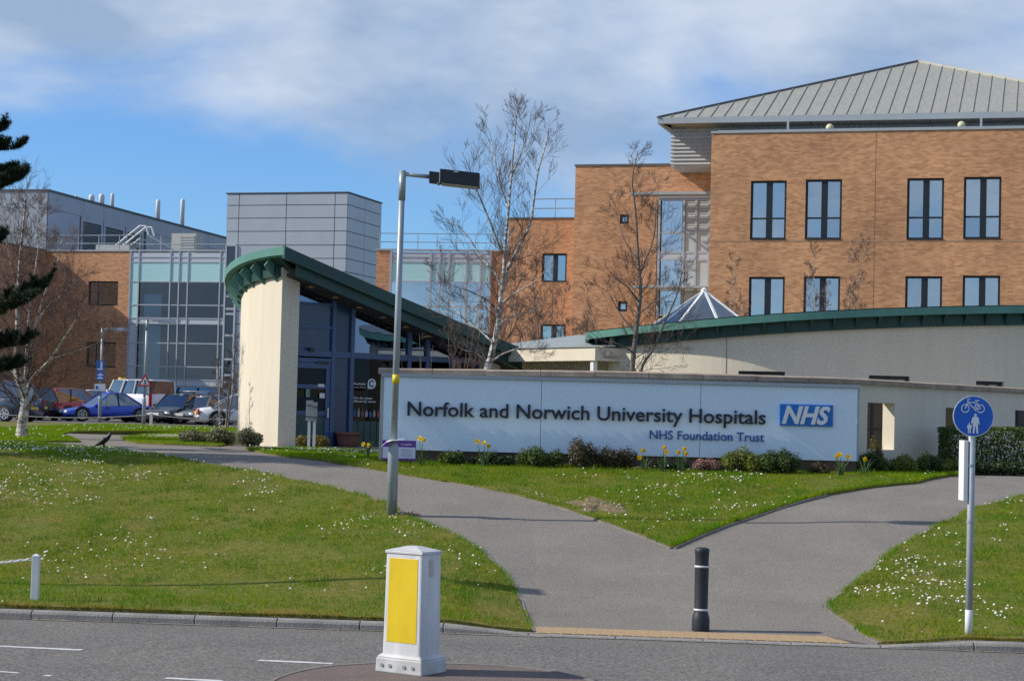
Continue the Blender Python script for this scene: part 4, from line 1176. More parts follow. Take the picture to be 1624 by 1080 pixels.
while u < ue1:
    mbk = MB(); t = .035; pr = [(RO - .12, -.16), (R2_ + .10, -.43), (R2_ + .10, -.15), (RO - .14, -.12)]
    a0 = [edge(u - t, r, dz) for r, dz in pr]; a1 = [edge(u + t, r, dz) for r, dz in pr]
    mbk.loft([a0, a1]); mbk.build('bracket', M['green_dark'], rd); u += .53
mb = MB()
a, b = edge(ue0, RO, .02), (2.2, 56, eave2(2.2) + .05)
mb.loft([[a, (a[0], a[1], a[2] - .19), (a[0] + .1, a[1], a[2] - .19), (a[0] + .1, a[1], a[2])], [b, (b[0], b[1], b[2] - .19), (b[0] + .1, b[1], b[2] - .19), (b[0] + .1, b[1], b[2])]]); mb.build('verge_board', M['green_copper'], rd)
mb = MB(); p0, _ = fn2(uL); mb.box(p0.x, p0.x + .3, p0.y + .3, 55.5, 1.4, eave2(p0.x) - .3); mb.build('end_wall', M['render_cream'], rd)
# pyramid rooflight
ap = P(1117, 461, 49.5); br = 1.42; bz = ap.z - .98
mbg = MB(); ring = [(ap.x + br * math.cos(2 * math.pi * (k + .25) / 8), ap.y + br * math.sin(2 * math.pi * (k + .25) / 8), bz) for k in range(8)]
mb = MB()
for q in ring: mb.bar(tuple(ap), q, .06, .05)
for k in range(8): mb.bar(ring[k], ring[(k + 1) % 8], .07, .10)
mb.lathe([(.09, -.03), (.09, .03), (.03, .07)], 10, tuple(ap))
rf = mb.build('rooflight', M['white_paint'], rd)
for k in range(8): MB().add([tuple(ap), ring[k], ring[(k + 1) % 8]], [(0, 1, 2)]).build('pane', M['glass_sky'], rf)
mb = MB(); mb.lathe([(br + .03, -.75), (br + .03, -.03)], 8, (ap.x, ap.y, bz)); mb.build('rooflight_kerb', M['roof_felt'], rd)

# ------------------------------------------------------------------ entrance pavilion: semicircular cream wall, glazed front, green roof
fe = Fac(440, 708, 44.0, R(41.3))
re1 = fe.root('entrance_pavilion', 'entrance pavilion with tall curved cream wall, green sweeping roof and blue-framed glazing', 'building')
RD = 3.4; ELL = 1.34
def roofz(s, y): return 6.12 - .300 * (s + .5) + .013 * max(s, 0) ** 1.3 - .04 * y
def fne(u):                                               # u: angle from the near end of the wall
    a = math.pi - u
    p = Vector((RD + RD * math.cos(a), RD * ELL * math.sin(a))); return p, -Vector((math.cos(a) * ELL, math.sin(a))).normalized()
nu = 30
mb = MB(); curved_wall(mb, fne, [math.pi * i / nu for i in range(nu + 1)], 1.40, lambda u: roofz(*fne(u)[0]) - .30, [], .5)
w_ = mb.build('curved_wall', M['render_cream'], re1, smooth=False)
def ring_pt(u, r):
    a = math.pi - u
    return RD + r * math.cos(a), (r * math.sin(a)) * (ELL if math.sin(a) > 0 else 1)
# roof outline: arc plus straight front edge
YF = -.55
ua = [(-.14 + (math.pi + .28) * i / 44) for i in range(45)]
def e3(u, r, dz): s, y = ring_pt(u, r); y = max(y, YF); return (s, y, roofz(s, y) + dz)
RR = RD + .38
top = [e3(u, RR, 0) for u in ua]
mb = MB(); mb.add(top, [tuple(range(len(top)))]); mb.build('roof_surface', M['green_copper'], re1)
mb = MB(); mb.loft([[e3(u, RR, 0), e3(u, RR, -.18), e3(u, RR - .12, -.18), e3(u, RR - .12, -.02)] for u in ua]); mb.build('curved_fascia', M['green_copper'], re1)
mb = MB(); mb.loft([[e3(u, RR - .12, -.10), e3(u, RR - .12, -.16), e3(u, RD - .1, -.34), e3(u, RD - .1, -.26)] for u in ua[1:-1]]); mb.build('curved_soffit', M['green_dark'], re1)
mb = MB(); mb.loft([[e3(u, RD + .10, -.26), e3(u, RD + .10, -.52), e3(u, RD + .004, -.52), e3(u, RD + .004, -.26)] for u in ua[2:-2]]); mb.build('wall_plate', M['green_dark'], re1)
u = .05
while u < math.pi - .05:
    mbk = MB(); t = .018 / RD; pr = [(RR - .13, -.20), (RD + .35, -.36), (RD + .006, -.62), (RD + .006, -.30), (RR - .13, -.14)]
    mbk.loft([[e3(u - t, r, dz) for r, dz in pr], [e3(u + t, r, dz) for r, dz in pr]]); mbk.build('bracket', M['green_copper'], re1); u += .135
sL, sR = top[0][0], top[-1][0]
ss = [sL + (sR - sL) * i / 16 for i in range(17)]
ss2 = [.12 + (sR - .12) * i / 16 for i in range(17)]
mb = MB(); mb.loft([[(s, YF - .02, roofz(s, YF) + .02), (s, YF - .02, roofz(s, YF) - .26), (s, YF + .1, roofz(s, YF) - .26), (s, YF + .1, roofz(s, YF) + .02)] for s in ss]); mb.build('front_fascia', M['green_dark'], re1)
mb = MB(); mb.loft([[(s, YF + .10, roofz(s, YF) - .2), (s, YF + .10, roofz(s, YF) - .50), (s, YF + .2, roofz(s, YF) - .50), (s, YF + .2, roofz(s, YF) - .2)] for s in ss2]); mb.build('lower_fascia', M['green_dark'], re1)
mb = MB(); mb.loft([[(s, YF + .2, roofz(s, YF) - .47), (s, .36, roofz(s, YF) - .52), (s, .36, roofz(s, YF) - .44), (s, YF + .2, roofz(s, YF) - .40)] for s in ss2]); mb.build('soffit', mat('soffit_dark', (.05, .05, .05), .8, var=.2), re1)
for i in range(8):
    s = .8 + i * .72; z = roofz(s, YF) - .505
    mb = MB(); mb.lathe([(.07, -.012), (.10, -.012), (.10, .02), (.07, .02)], 14, (s, -.02, z)); mb.build('downlight', mat('brass', (.35, .25, .12), .4, var=.2, metal=.4), re1)
# glazed front
YG = .30
def sg(x, y=600): return fe.S(x, y, YG)
def zg(x, y): return fe.Z(x, y, YG)
sv = [.5, sg(526), sg(556), sg(647), sg(676), sg(716), 6.30]
zgnd = 1.50
tz = zg(526, 562)                                        # main transom
def gtop(s): return roofz(s, YF) - .50
mb = MB()
for i, s in enumerate(sv): mb.box(s - .055, s + .055, YG - .06, YG + .06, zgnd, max(gtop(s) + .04, tz - .3))
for z0_, z1_ in ((tz - .07, tz + .07),): mb.box(sv[0] + .055, sv[-1], YG - .05, YG + .05, z0_, z1_)
mb.box(sv[0] + .055, sv[1] - .055, YG - .04, YG + .04, zg(500, 484), zg(500, 484) + .06)
mb.box(sv[0] + .055, sv[1] - .055, YG - .04, YG + .04, zg(500, 521), zg(500, 521) + .06)
mb.box(sv[0] + .055, sv[1] - .055, YG - .045, YG + .045, tz - .21, tz - .11)
gf = mb.build('glazed_front', M['frame_blue'], re1)
def gpane(a, b, z0_, z1_, m, nm='pane', y=YG):
    """pane whose head follows the roof"""
    za, zb_ = min(z1_, gtop(a)), min(z1_, gtop(b))
    if za < z0_ + .05: return
    pts = [(a, y, z0_), (b, y, z0_), (b, y, max(zb_, z0_ + .01)), (a, y, za)]
    MB().add(pts + [(p[0], p[1] + .02, p[2]) for p in pts], [(0, 1, 2, 3), (7, 6, 5, 4), (0, 4, 5, 1), (1, 5, 6, 2), (2, 6, 7, 3), (3, 7, 4, 0)]).build(nm, m, gf)
gd = M['glass_pav_dark']; gb = M['glass_pav']
gpane(sv[0] + .05, sv[1] - .05, zg(500, 484) + .06, 9, gb)
gpane(sv[0] + .05, sv[1] - .05, zg(500, 521) + .06, zg(500, 484), mat('panel_dusk', (.03, .06, .14), .2, var=.2), 'panel')
gpane(sv[0] + .05, sv[1] - .05, tz + .07, zg(500, 521), mat('panel_dusk', (.03, .06, .14)), 'panel')
gpane(sv[1] + .05, sv[2] - .05, tz + .07, 9, M['panel_navy'], 'panel'); gpane(sv[1] + .05, sv[2] - .05, zgnd, tz - .07, M['panel_navy'], 'panel')
for i in range(2, 6): gpane(sv[i] + .05, sv[i + 1] - .05, tz + .07, 9, gb)
zpan = zg(580, 668)
for i in range(2, 6): gpane(sv[i] + .05, sv[i + 1] - .05, zpan, tz - .07, gd)
k = sv[2] + .06
while k < sv[5]:
    mb = MB(); mb.box(k, k + .17, YG - .02, YG + .02, zgnd, zpan); mb.build('rib_panel', M['panel_green'], re1); k += .19
# door leaf
a, b = sv[0] + .06, sv[1] - .06
mb = MB(); frame_rect(mb, a, b, zgnd + .02, tz - .22, YG - .035, YG + .035, .13)
for y in (613, 655): z = zg(500, y); mb.box(a + .13, b - .13, YG - .03, YG + .03, z - .05, z + .05)
dr = mb.build('door', M['frame_blue'], re1)
for y0, y1, mm in ((575, 613, gd), (613, 655, gd), (655, 705, M['panel_green'])):
    mb = MB(); mb.box(a + .12, b - .12, YG - .01, YG + .01, max(zg(500, y1), zgnd + .1) + .05, zg(500, y0) - .05); mb.build('pane' if mm is gd else 'kick_panel', mm, dr)
mb = MB(); mb.box(b - .10, b - .06, YG - .09, YG - .036, zg(500, 662), zg(500, 646)); mb.build('handle', M['alloy'], dr)
for x0, x1, y0, y1, mm in ((484, 490.5, 617, 630, 'notice_green'), (506, 514, 623, 631, 'paper'), (503, 513, 608.5, 613, 'paper')):
    mb = MB(); mb.box(sg(x0), sg(x1), YG - .042, YG - .0365, zg(495, y1), zg(495, y0)); mb.build('notice', M['paper'] if mm == 'paper' else mat(mm, (.18, .32, .26), .7, var=.1), dr)
mb = MB(); mb.box(sg(499), sg(519), YG - .07, YG - .042, tz - .235, tz - .185); mb.build('door_closer', M['black_metal'], re1)
mb = MB(); mb.box(sg(486), sg(493), YG - .12, YG - .055, tz + .05, tz + .13); mb.build('door_sensor', M['black_metal'], re1)
# interior: floor, back furniture
mb = MB(); mb.add([e3(u, RD - .02, -.36) for u in ua[3:-3]], [tuple(range(len(ua) - 6))]); mb.build('ceiling', M['room_dark'], re1)
mb = MB(); mb.lathe([(RD - .52, 1.46), (RD - .52, 1.50)], 30, (RD, 0, 0)); mb.build('floor', M['room_mid'], re1)
mb = MB(); mb.box(sv[2] + .2, sv[3] + .8, 1.6, 2.0, 1.5, 2.5); mb.box(sv[0] + .4, sv[1] + .2, 1.9, 2.2, 1.5, 3.2); mb.build('interior_counter', M['room_dark'], re1)

# lettering on the glass
def text_mesh(txt, bold=0.0, shear=0.0, depth=.0, space=1.0):
    c = bpy.data.curves.new('txt', 'FONT'); c.body = txt; c.size = 1.0; c.extrude = depth; c.offset = bold; c.shear = shear; c.space_character = space; c.resolution_u = 4
    o = bpy.data.objects.new('txt', c); COL.objects.link(o)
    bpy.context.view_layer.update()
    me = bpy.data.meshes.new_from_object(o.evaluated_get(bpy.context.evaluated_depsgraph_get()))
    bpy.data.objects.remove(o); bpy.data.curves.remove(c)
    v = np.array([q.co[:] for q in me.vertices]); f = [tuple(p.vertices) for p in me.polygons]
    bpy.data.meshes.remove(me)
    return v, f
cap_h = None
def letters(txt, x0, x1, zbase, cap, parent, y, m, bold=0.0, shear=0.0, thick=.02, name='letter', split=True):
    """lettering standing in the parent's xz plane from x0 to x1, facing -y"""
    global cap_h
    if cap_h is None: cap_h = text_mesh('N')[0][:, 1].max()
    v, f = text_mesh(txt, bold, shear, .5)
    sx = (x1 - x0) / (v[:, 0].max() - v[:, 0].min()); sz = cap / cap_h
    V = np.column_stack([x0 + (v[:, 0] - v[:, 0].min()) * sx, y - v[:, 2] * thick - thick / 2, zbase + v[:, 1] * sz])
    if not split:
        mb = MB(); mb.add([tuple(q) for q in V], f); return mb.build(name, m, parent)
    par = list(range(len(v)))
    def find(i):
        while par[i] != i: par[i] = par[par[i]]; i = par[i]
        return i
    for q in f:
        for i in q[1:]: par[find(i)] = find(q[0])
    isl = {}
    for i in range(len(v)): isl.setdefault(find(i), []).append(i)
    # 3D islands merged when their horizontal spans overlap (dots on the letter i)
    sp = sorted([[V[i, 0].min(), V[i, 0].max(), list(i)] for i in isl.values()], key=lambda q: q[0])
    gr = []
    for a, b, idx in sp:
        if gr and a < gr[-1][1] - .35 * min(b - a, gr[-1][1] - gr[-1][0]): gr[-1][1] = max(b, gr[-1][1]); gr[-1][2] += idx
        else: gr.append([a, b, idx])
    for a, b, idx in gr:
        mp_ = {k: i for i, k in enumerate(idx)}
        mb = MB(); mb.add([tuple(V[i]) for i in idx], [tuple(mp_[i] for i in q) for q in f if q[0] in mp_]); mb.build(name, m, parent)
yt = YG - .012
wm = M['sign_white']
letters("Norfolk's", sg(560.5, 608), sg(579, 608), zg(570, 610.5), .055, re1, yt, wm, .01, thick=.004, name='window_lettering', split=False)
letters('cancer charity', sg(560.5, 608), sg(579, 608), zg(570, 615), .03, re1, yt, wm, .005, thick=.004, name='window_lettering', split=False)
letters('Here for anyone', sg(560, 630), sg(590, 630), zg(575, 632.8), .05, re1, yt, wm, .012, thick=.004, name='window_lettering', split=False)
letters('affected by cancer', sg(560, 636), sg(595.5, 636), zg(578, 638), .05, re1, yt, wm, .012, thick=.004, name='window_lettering', split=False)
mb = MB(); cx_, cz_ = sg(589, 609), zg(589, 608.5); ro, n = .125, 28
pts = [(cx_ + ro * math.cos(2 * math.pi * k / n), yt, cz_ + ro * math.sin(2 * math.pi * k / n)) for k in range(n)] + [(cx_ - ro, yt, cz_ - ro * 1.05)]
pts = pts[:n // 2 + 1] + [(cx_ - ro, yt, cz_ - ro * 1.0)] + pts[3 * n // 4:n]
mb.prism(pts, (0, -.004, 0)); mb.build('logo_bubble', wm, re1)
mb = MB(); arc = [R(38) + R(284) * k / 16 for k in range(17)]
mb.loft([[(cx_ + r_ * math.cos(t), yt - .0045, cz_ + r_ * math.sin(t)) for t in arc] for r_ in (.045, .09)], cap=False, closed=False); mb.build('logo_letter', M['panel_navy'], re1)
# picture of visitors along the foot of the glass
rng = random.Random(12)
for i in range(7):
    s = sg(562 + i * 6.2, 650); h = rng.uniform(.16, .26); z = zg(575, 661)
    mb = MB(); mb.prism([(s - .03, yt, z), (s - .04, yt, z + h * .45), (s - .015, yt, z + h * .8), (s, yt, z + h), (s + .02, yt, z + h * .8), (s + .045, yt, z + h * .4), (s + .03, yt, z)], (0, -.004, 0))
    mb.build('window_figure', mat('fig%d' % (i % 4), [(.05, .12, .35), (.35, .33, .30), (.28, .09, .08), (.40, .40, .42)][i % 4], .6, var=.2), re1)
# paved apron at the foot of the pavilion
ap_ = [fe.o + fe.t * s + fe.n * y for s, y in ((-.5, -.55), (7.2, -.9), (7.2, .28), (.0, .28))]
struct(sheet('paved_apron', [(p.x, p.y) for p in ap_], mat('apron', (.40, .36, .30), .9, vcol=(.32, .29, .25), vscale=3), .012, step=.6, edge=.5, skirt=.05))

# ------------------------------------------------------------------ link canopy between the pavilions
A, B = P(783, 554, 48.6), P(944, 551, 45.2)
tl_ = math.atan2(B.y - A.y, B.x - A.x); LL = math.hypot(B.x - A.x, B.y - A.y)
rk = thing('link_canopy', 'low cream canopy with grey sloping roof joining the two pavilions', 'building', (A.x, A.y, 0), tl_)
mb = MB(); mb.box(-1.5, LL, 0, .25, 3.72, 4.04); mb.box(LL - .25, LL, .25, 3.0, 3.72, 4.04); mb.build('parapet', M['render_cream'], rk)
mb = MB(); mb.add([(-1.6, -.04, 4.045), (LL + .02, -.04, 4.045), (LL + .02, 1.2, 4.11), (LL - .3, 4.0, 4.42), (-1.6, 4.0, 4.62)], [(0, 1, 2, 3, 4)]); mb.build('roof_surface', M['roof_felt'], rk)
mb = MB(); mb.box(-1.5, LL + .5, 1.3, 1.5, 1.4, 3.9); mb.build('back_wall', M['render_cream'], rk)
mb = MB(); mb.box(-1.5, LL, .25, 1.3, 3.78, 3.86); mb.build('ceiling', M['render_cream'], rk)
mb = MB(); mb.box(LL - .24, LL - .12, .05, .17, 1.4, 3.72); mb.build('post', M['white_paint'], rk)

# ------------------------------------------------------------------ garden wall with stone coping
YW = 34.28
ctrl = [(-2.36, YW), (4.9, YW), (6.2, 34.85), (7.6, 36.3), (9.2, 38.2), (10.9, 40.4), (12.5, 42.6)]
wp = [Vector(c) for c in ctrl]
def smooth_line(pts, it=3):
    for _ in range(it):
        q = [pts[0]]
        for a, b in zip(pts, pts[1:]): q += [a * .75 + b * .25, a * .25 + b * .75]
        pts = q + [pts[-1]]
    return pts
wl_ = smooth_line(wp)
cum = [0.0]
for a, b in zip(wl_, wl_[1:]): cum.append(cum[-1] + (b - a).length)
def fnw(u):
    u = clamp(u, 0, cum[-1] - 1e-6)
    i = max(k for k in range(len(cum)) if cum[k] <= u + 1e-9); i = min(i, len(wl_) - 2)
    a, b = wl_[i], wl_[i + 1]; d = (b - a).normalized()
    return a.lerp(b, (u - cum[i]) / max(cum[i + 1] - cum[i], 1e-9)), Vector((-d.y, d.x))
gw = thing('garden_wall', 'low cream garden wall with weathered stone coping and square openings', 'wall', (0, 0, 0))
def wtop(u): return 3.055 + .05 * sm(u / 4)
holes = []
for x0, y0, x1, y1 in ((1376, 638, 1419, 713), (1500, 646, 1556, 690), (1610, 650, 1672, 700)):
    ua_, za = curved_at(fnw, x0, y0, 6, cum[-1]); ub_, _ = curved_at(fnw, x1, y0, 6, cum[-1]); p, _n = fnw(ua_)
    holes.append((ua_, ub_, CAM_Z + ray(x0, y1)[1] * p.y, za))
mb = MB(); curved_wall(mb, fnw, [cum[-1] * i / 40 for i in range(41)], 1.3, wtop, holes, .26); mb.build('rendered_wall', M['render_cream'], gw)
for x0, x1 in ((1340, 1425), (1470, 1560), (1585, 1640)):      # dark glazed doors in the drum wall, seen through the openings
    ua_, _ = curved_at(fn2, x0, 660, -6, 7.4); ub_, _ = curved_at(fn2, x1, 660, -6, 7.4)
    A_, B_ = d2(ua_, R2_ + .03), d2(ub_, R2_ + .03); mb = MB()
    for t in (0, .5, 1): q = A_.lerp(B_, t); mb.bar((q.x, q.y, 1.5), (q.x, q.y, 3.15), .06, .06)
    for z in (1.53, 2.25, 3.12): mb.bar((A_.x, A_.y, z), (B_.x, B_.y, z), .055, .055)
    gdr = mb.build('garden_door', M['frame_dark'], rd)
    MB().quad((A_.x, A_.y, 1.5), (B_.x, B_.y, 1.5), (B_.x, B_.y, 3.15), (A_.x, A_.y, 3.15)).build('pane', mat('door_glass', (.02, .018, .018), .12, var=.3), gdr)
u = -.05
rng = random.Random(2)
while u < cum[-1] - .2:
    L = min(.98, cum[-1] - u); mbk = MB(); rings = []
    dz = rng.uniform(-.006, .006)
    for k in range(5):
        uu = u + .006 + (L - .012) * k / 4; p, n = fnw(uu)
        if uu < 0: p = p + Vector((uu, 0))
        z = wtop(uu) + dz
        rings.append([(p.x - n.x * .07, p.y - n.y * .07, z), (p.x - n.x * .07, p.y - n.y * .07, z + .085), (p.x + n.x * .13, p.y + n.y * .13, z + .115), (p.x + n.x * .33, p.y + n.y * .33, z + .09), (p.x + n.x * .33, p.y + n.y * .33, z)])
    mbk.loft(rings); mbk.build('coping_stone', M['coping'], gw); u += L

# ------------------------------------------------------------------ hospital sign
ds = 34.0
p0, p1 = P(608, 592, ds), P(1362, 611, ds)
hs = thing('hospital_sign', 'long pale panelled hospital sign with dark raised lettering and blue square logo', 'sign', (p0.x, ds, 0))
WS = p1.x - p0.x; zt_, zb_ = p0.z + .005, P(666, 714, ds).z
def sx(x, y=650): return P(x, y, ds).x - p0.x
def sz(x, y): return P(x, y, ds).z
mb = MB(); mb.box(.02, WS - .02, .03, .20, 1.30, zt_ - .03); mb.build('core', M['base_brown'], hs)
js = [0, sx(858), sx(1111), WS]
for a, b in zip(js, js[1:]):
    mb = MB(); mb.box(a + .004, b - .004, -.012, .028, zb_, zt_ - .065); mb.build('sign_panel', M['panel_white'], hs, bevel=.003)
mb = MB(); mb.box(-.03, WS + .03, -.05, .22, zt_ - .063, zt_); mb.build('top_trim', M['panel_trim'], hs)
mb = MB(); mb.box(-.012, .018, -.018, .21, zb_ - .003, zt_ - .066); mb.box(WS - .018, WS + .012, -.018, .21, zb_ - .003, zt_ - .066); mb.build('end_trim', M['panel_trim'], hs)
letters('Norfolk and Norwich University Hospitals', sx(646.5), sx(1214), sz(647, 658.5), .243, hs, -.04, M['text_navy'], .013, thick=.03)
letters('NHS Foundation Trust', sx(1031), sx(1212.5), sz(1032, 695.5), .150, hs, -.03, M['text_blue'], .010, thick=.018)
mb = MB(); mb.box(sx(1236.5), sx(1320.5), -.055, -.013, sz(1237, 674.5), sz(1237, 640.5)); mb.build('logo_plate', M['nhs_blue'], hs, bevel=.003)
letters('NHS', sx(1240), sx(1316), sz(1240, 670.5), .295, hs, -.058, M['sign_white'], .035, .28, .008)
# ================================================================== street furniture
# ------------------------------------------------------------------ white and yellow traffic bollard on the island
bx = P(650, 1062, 16.75)
tb = thing('traffic_bollard', 'white box-shaped traffic bollard with a plain yellow front panel', 'bollard', (bx.x, 16.75 + .17, .088), R(-33)); tb.scale = (1.08, .82, 1)
mb = MB(); mb.hexa([(-.235, -.235, 0), (.235, -.235, 0), (.235, .235, 0), (-.235, .235, 0)], [(-.23, -.23, .13), (.23, -.23, .13), (.23, .23, .13), (-.23, .23, .13)])
mb.hexa([(-.23, -.23, .13), (.23, -.23, .13), (.23, .23, .13), (-.23, .23, .13)], [(-.197, -.197, .165), (.197, -.197, .165), (.197, .197, .165), (-.197, .197, .165)])
mb.build('base', M['white_plastic'], tb, bevel=.012)
mb = MB(); mb.hexa([(-.19, -.19, .15), (.19, -.19, .15), (.19, .19, .15), (-.19, .19, .15)], [(-.18, -.18, 1.07), (.18, -.18, 1.07), (.18, .18, 1.07), (-.18, .18, 1.07)])
mb.build('shell', mat('shell_plastic', (.74, .735, .72), .5, vcol=(.52, .52, .53), vscale=2.6, stretch=(2.4, 2.4, .5), detail=9), tb, bevel=.015)
mb = MB(); mb.hexa([(-.192, -.192, 1.05), (.192, -.192, 1.05), (.192, .192, 1.05), (-.192, .192, 1.05)], [(-.188, -.188, 1.075), (.188, -.188, 1.075), (.188, .188, 1.075), (-.188, .188, 1.075)])
mb.add([(-.188, -.188, 1.0752), (.188, -.188, 1.0752), (.188, .188, 1.0752), (-.188, .188, 1.0752), (-.05, -.05, 1.115), (.05, -.05, 1.115), (.05, .05, 1.115), (-.05, .05, 1.115)], [(0, 1, 5, 4), (1, 2, 6, 5), (2, 3, 7, 6), (3, 0, 4, 7), (4, 5, 6, 7)])
mb.build('cap', M['white_plastic'], tb, bevel=.006)
mb = MB()
def fy(z): return -.19 + .01 * (z - .15) / .92
mb.hexa([(-.150, fy(.27) - .004, .27), (.150, fy(.27) - .004, .27), (.150, fy(.27) + .01, .27), (-.150, fy(.27) + .01, .27)], [(-.144, fy(1.01) - .004, 1.01), (.144, fy(1.01) - .004, 1.01), (.144, fy(1.01) + .01, 1.01), (-.144, fy(1.01) + .01, 1.01)])
mb.build('yellow_panel', M['yellow_panel'], tb, bevel=.002)
for x_ in (-.165, -.085, .06, .145):
    mb = MB(); mb.tube([(x_, -.228, .065), (x_, -.243, .065)], .016, 12); mb.build('bolt', M['galv'], tb)
mb = MB(); mb.box(.1835, .189, -.035, .025, .86, 1.0); mb.build('side_label', mat('label_card', (.62, .55, .47), .7, var=.15), tb)
if 0: mb.prism([(.1875, -.02, .80), (.1885, -.03, .66), (.1895, .0, .52), (.19, .05, .50), (.189, .06, .62), (.188, .02, .80)], (.002, 0, 0))

# ------------------------------------------------------------------ black path bollard
g = G(1111, 1000)
bb = thing('path_bollard', 'black round bollard with two white bands at the path entrance', 'bollard', tuple(g))
mb = MB(); mb.lathe([(.098, -.05), (.10, .02), (.10, .13), (.094, .165), (.08, .205), (.076, .22), (.079, .70), (.08, .74)], 28); mb.build('post', M['black_plastic'], bb, True)
mb = MB(); mb.lathe([(.078, .74), (.076, .75), (.079, .86), (.083, .88), (.083, .905), (.075, .925), (.04, .935), (.002, .937)], 28); mb.build('cap', M['black_plastic'], bb, True)
for z in (.228, .712):
    mb = MB(); mb.lathe([(.0775 if z < .5 else .0805, z), (.0805 if z < .5 else .0835, z + .003), (.0805 if z < .5 else .0835, z + .019), (.0775 if z < .5 else .0805, z + .022)], 28); mb.build('white_band', M['white_band'], bb, True)

# ------------------------------------------------------------------ cycle route sign
g = G(1536, 1011)
cs_ = thing('cycle_route_sign', 'round blue cycle and pedestrian route sign on a grey pole', 'sign', tuple(g))
k = g.y / FPX; zc = P(1542, 660, g.y).z - g.z; xc = P(1542, 660, g.y).x - g.x
mb = MB(); mb.tube([(0, 0, -.1), (.004, 0, zc + .12)], .038, 20); mb.build('pole', M['galv_pole'], cs_, True)
mb = MB(); mb.lathe([(.0405, -.02), (.0405, .30), (.0385, .302)], 20); mb.build('white_sleeve', M['white_paint'], cs_, True)
mb = MB(); mb.lathe([(.042, zc - .55), (.042, zc - .52)], 16); mb.lathe([(.042, zc - 1.16), (.042, zc - 1.13)], 16); mb.build('clip', M['galv'], cs_)
mb = MB(); mb.box(-.088, -.04, -.03, .20, zc - .92, zc - .265); mb.box(-.04, -.03, .0, .05, zc - .8, zc - .4); mb.build('side_plate', M['white_paint'], cs_, bevel=.004)
def disc(r, y, n=48, d=.006): return MB().prism([(xc + r * math.cos(2 * math.pi * i / n), y, zc + r * math.sin(2 * math.pi * i / n)) for i in range(n)], (0, d, 0))
disc(.222, -.052, d=.01).build('sign_disc', M['sign_white'], cs_)
dd = disc(.213, -.055, d=.002).build('sign_face', M['sign_blue'], cs_)
def off(x, y): return (xc + (x - 1542) * k, -.059, zc - (y - 660) * k)
ic = MB()
def ring(c, r, w):
    n = 28; a = off(*c)
    ic.loft([[(a[0] + q * math.cos(2 * math.pi * i / n), -.0585, a[2] + q * math.sin(2 * math.pi * i / n)) for i in range(n)] for q in (r - w / 2, r + w / 2)], cap=False)
ring((1528.6, 648), 6.0 * k, .010); ring((1552.8, 647.8), 6.0 * k, .010)
for a, b in (((1528.6, 648), (1533.2, 638)), ((1533.2, 638), (1532, 633.5)), ((1531.3, 633.6), (1536, 633.4)), ((1533, 638.5), (1546.5, 638.3)), ((1533.5, 640), (1543, 648)), ((1543, 648), (1547, 637.5)), ((1546.5, 638.5), (1553, 648)), ((1543, 648), (1552.8, 648)), ((1547, 638), (1546.5, 635.5)), ((1544, 635.3), (1550.5, 635)), ((1543, 648), (1545, 651.5))):
    ic.bar(off(*a), off(*b), .010, .002, (0, 1, 0))
def fig(cx, ytop, ybot, f):
    h = ybot - ytop
    pts = [(-.02, .13), (-.10, .15), (-.16, .22), (-.20, .42), (-.19, .52), (-.15, .52), (-.13, .36), (-.11, .50), (-.12, .98), (-.04, .99), (-.005, .62), (.03, .62), (.07, .99), (.15, .98), (.12, .50), (.13, .36), (.16, .55), (.21, .54), (.19, .40), (.16, .22), (.10, .15), (.02, .13)]
    ic.prism([off(cx + x * h * f, ytop + y * h) for x, y in pts], (0, .002, 0))
    c = off(cx, ytop + .06 * h); n = 14
    ic.prism([(c[0] + .062 * h * k * math.cos(2 * math.pi * i / n), c[1], c[2] + .066 * h * k * math.sin(2 * math.pi * i / n)) for i in range(n)], (0, .002, 0))
fig(1545.0, 656, 687.5, 1.0); fig(1535.6, 671, 687.5, 1.05)
ic.bar(off(1537.8, 676), off(1540.5, 674.5), .010, .002, (0, 1, 0))
ic.build('sign_symbols', M['sign_white'], cs_)

# ------------------------------------------------------------------ lamp columns
def lamp_column(name, label, g, top, arm_end, base_h, rb_, rt_, head, hm, group=None):
    t = thing(name, label, 'lamp post', tuple(g), 0, group)
    mb = MB(); mb.lathe([(rb_, -.1), (rb_, base_h), (rb_ * .92, base_h + .05), (rt_ + .006, base_h + .12)], 20); mb.build('base_section', M['galv'], t, True)
    mb = MB(); mb.tube([(0, 0, base_h + .05), (top.x * .5, top.y * .5, (base_h + top.z) / 2), tuple(top)], [rt_ + .004, rt_, rt_ * .95], 18); mb.build('column', M['galv'], t, True)
    mb = MB(); mb.tube([(top.x, top.y, top.z - .42), (top.x, top.y, top.z + .03)], rt_ * 1.12, 16); mb.build('top_sleeve', M['galv'], t, True)
    mb = MB(); mb.tube([(top.x, top.y, top.z - .02), tuple(arm_end)], .032, 10); mb.build('arm', M['galv'], t, True)
    head(t, arm_end)
    return t
g = G(621, 819); d_ = g.y
top = P(638.5, 274, d_) - g; ae = P(684, 281, d_) - g
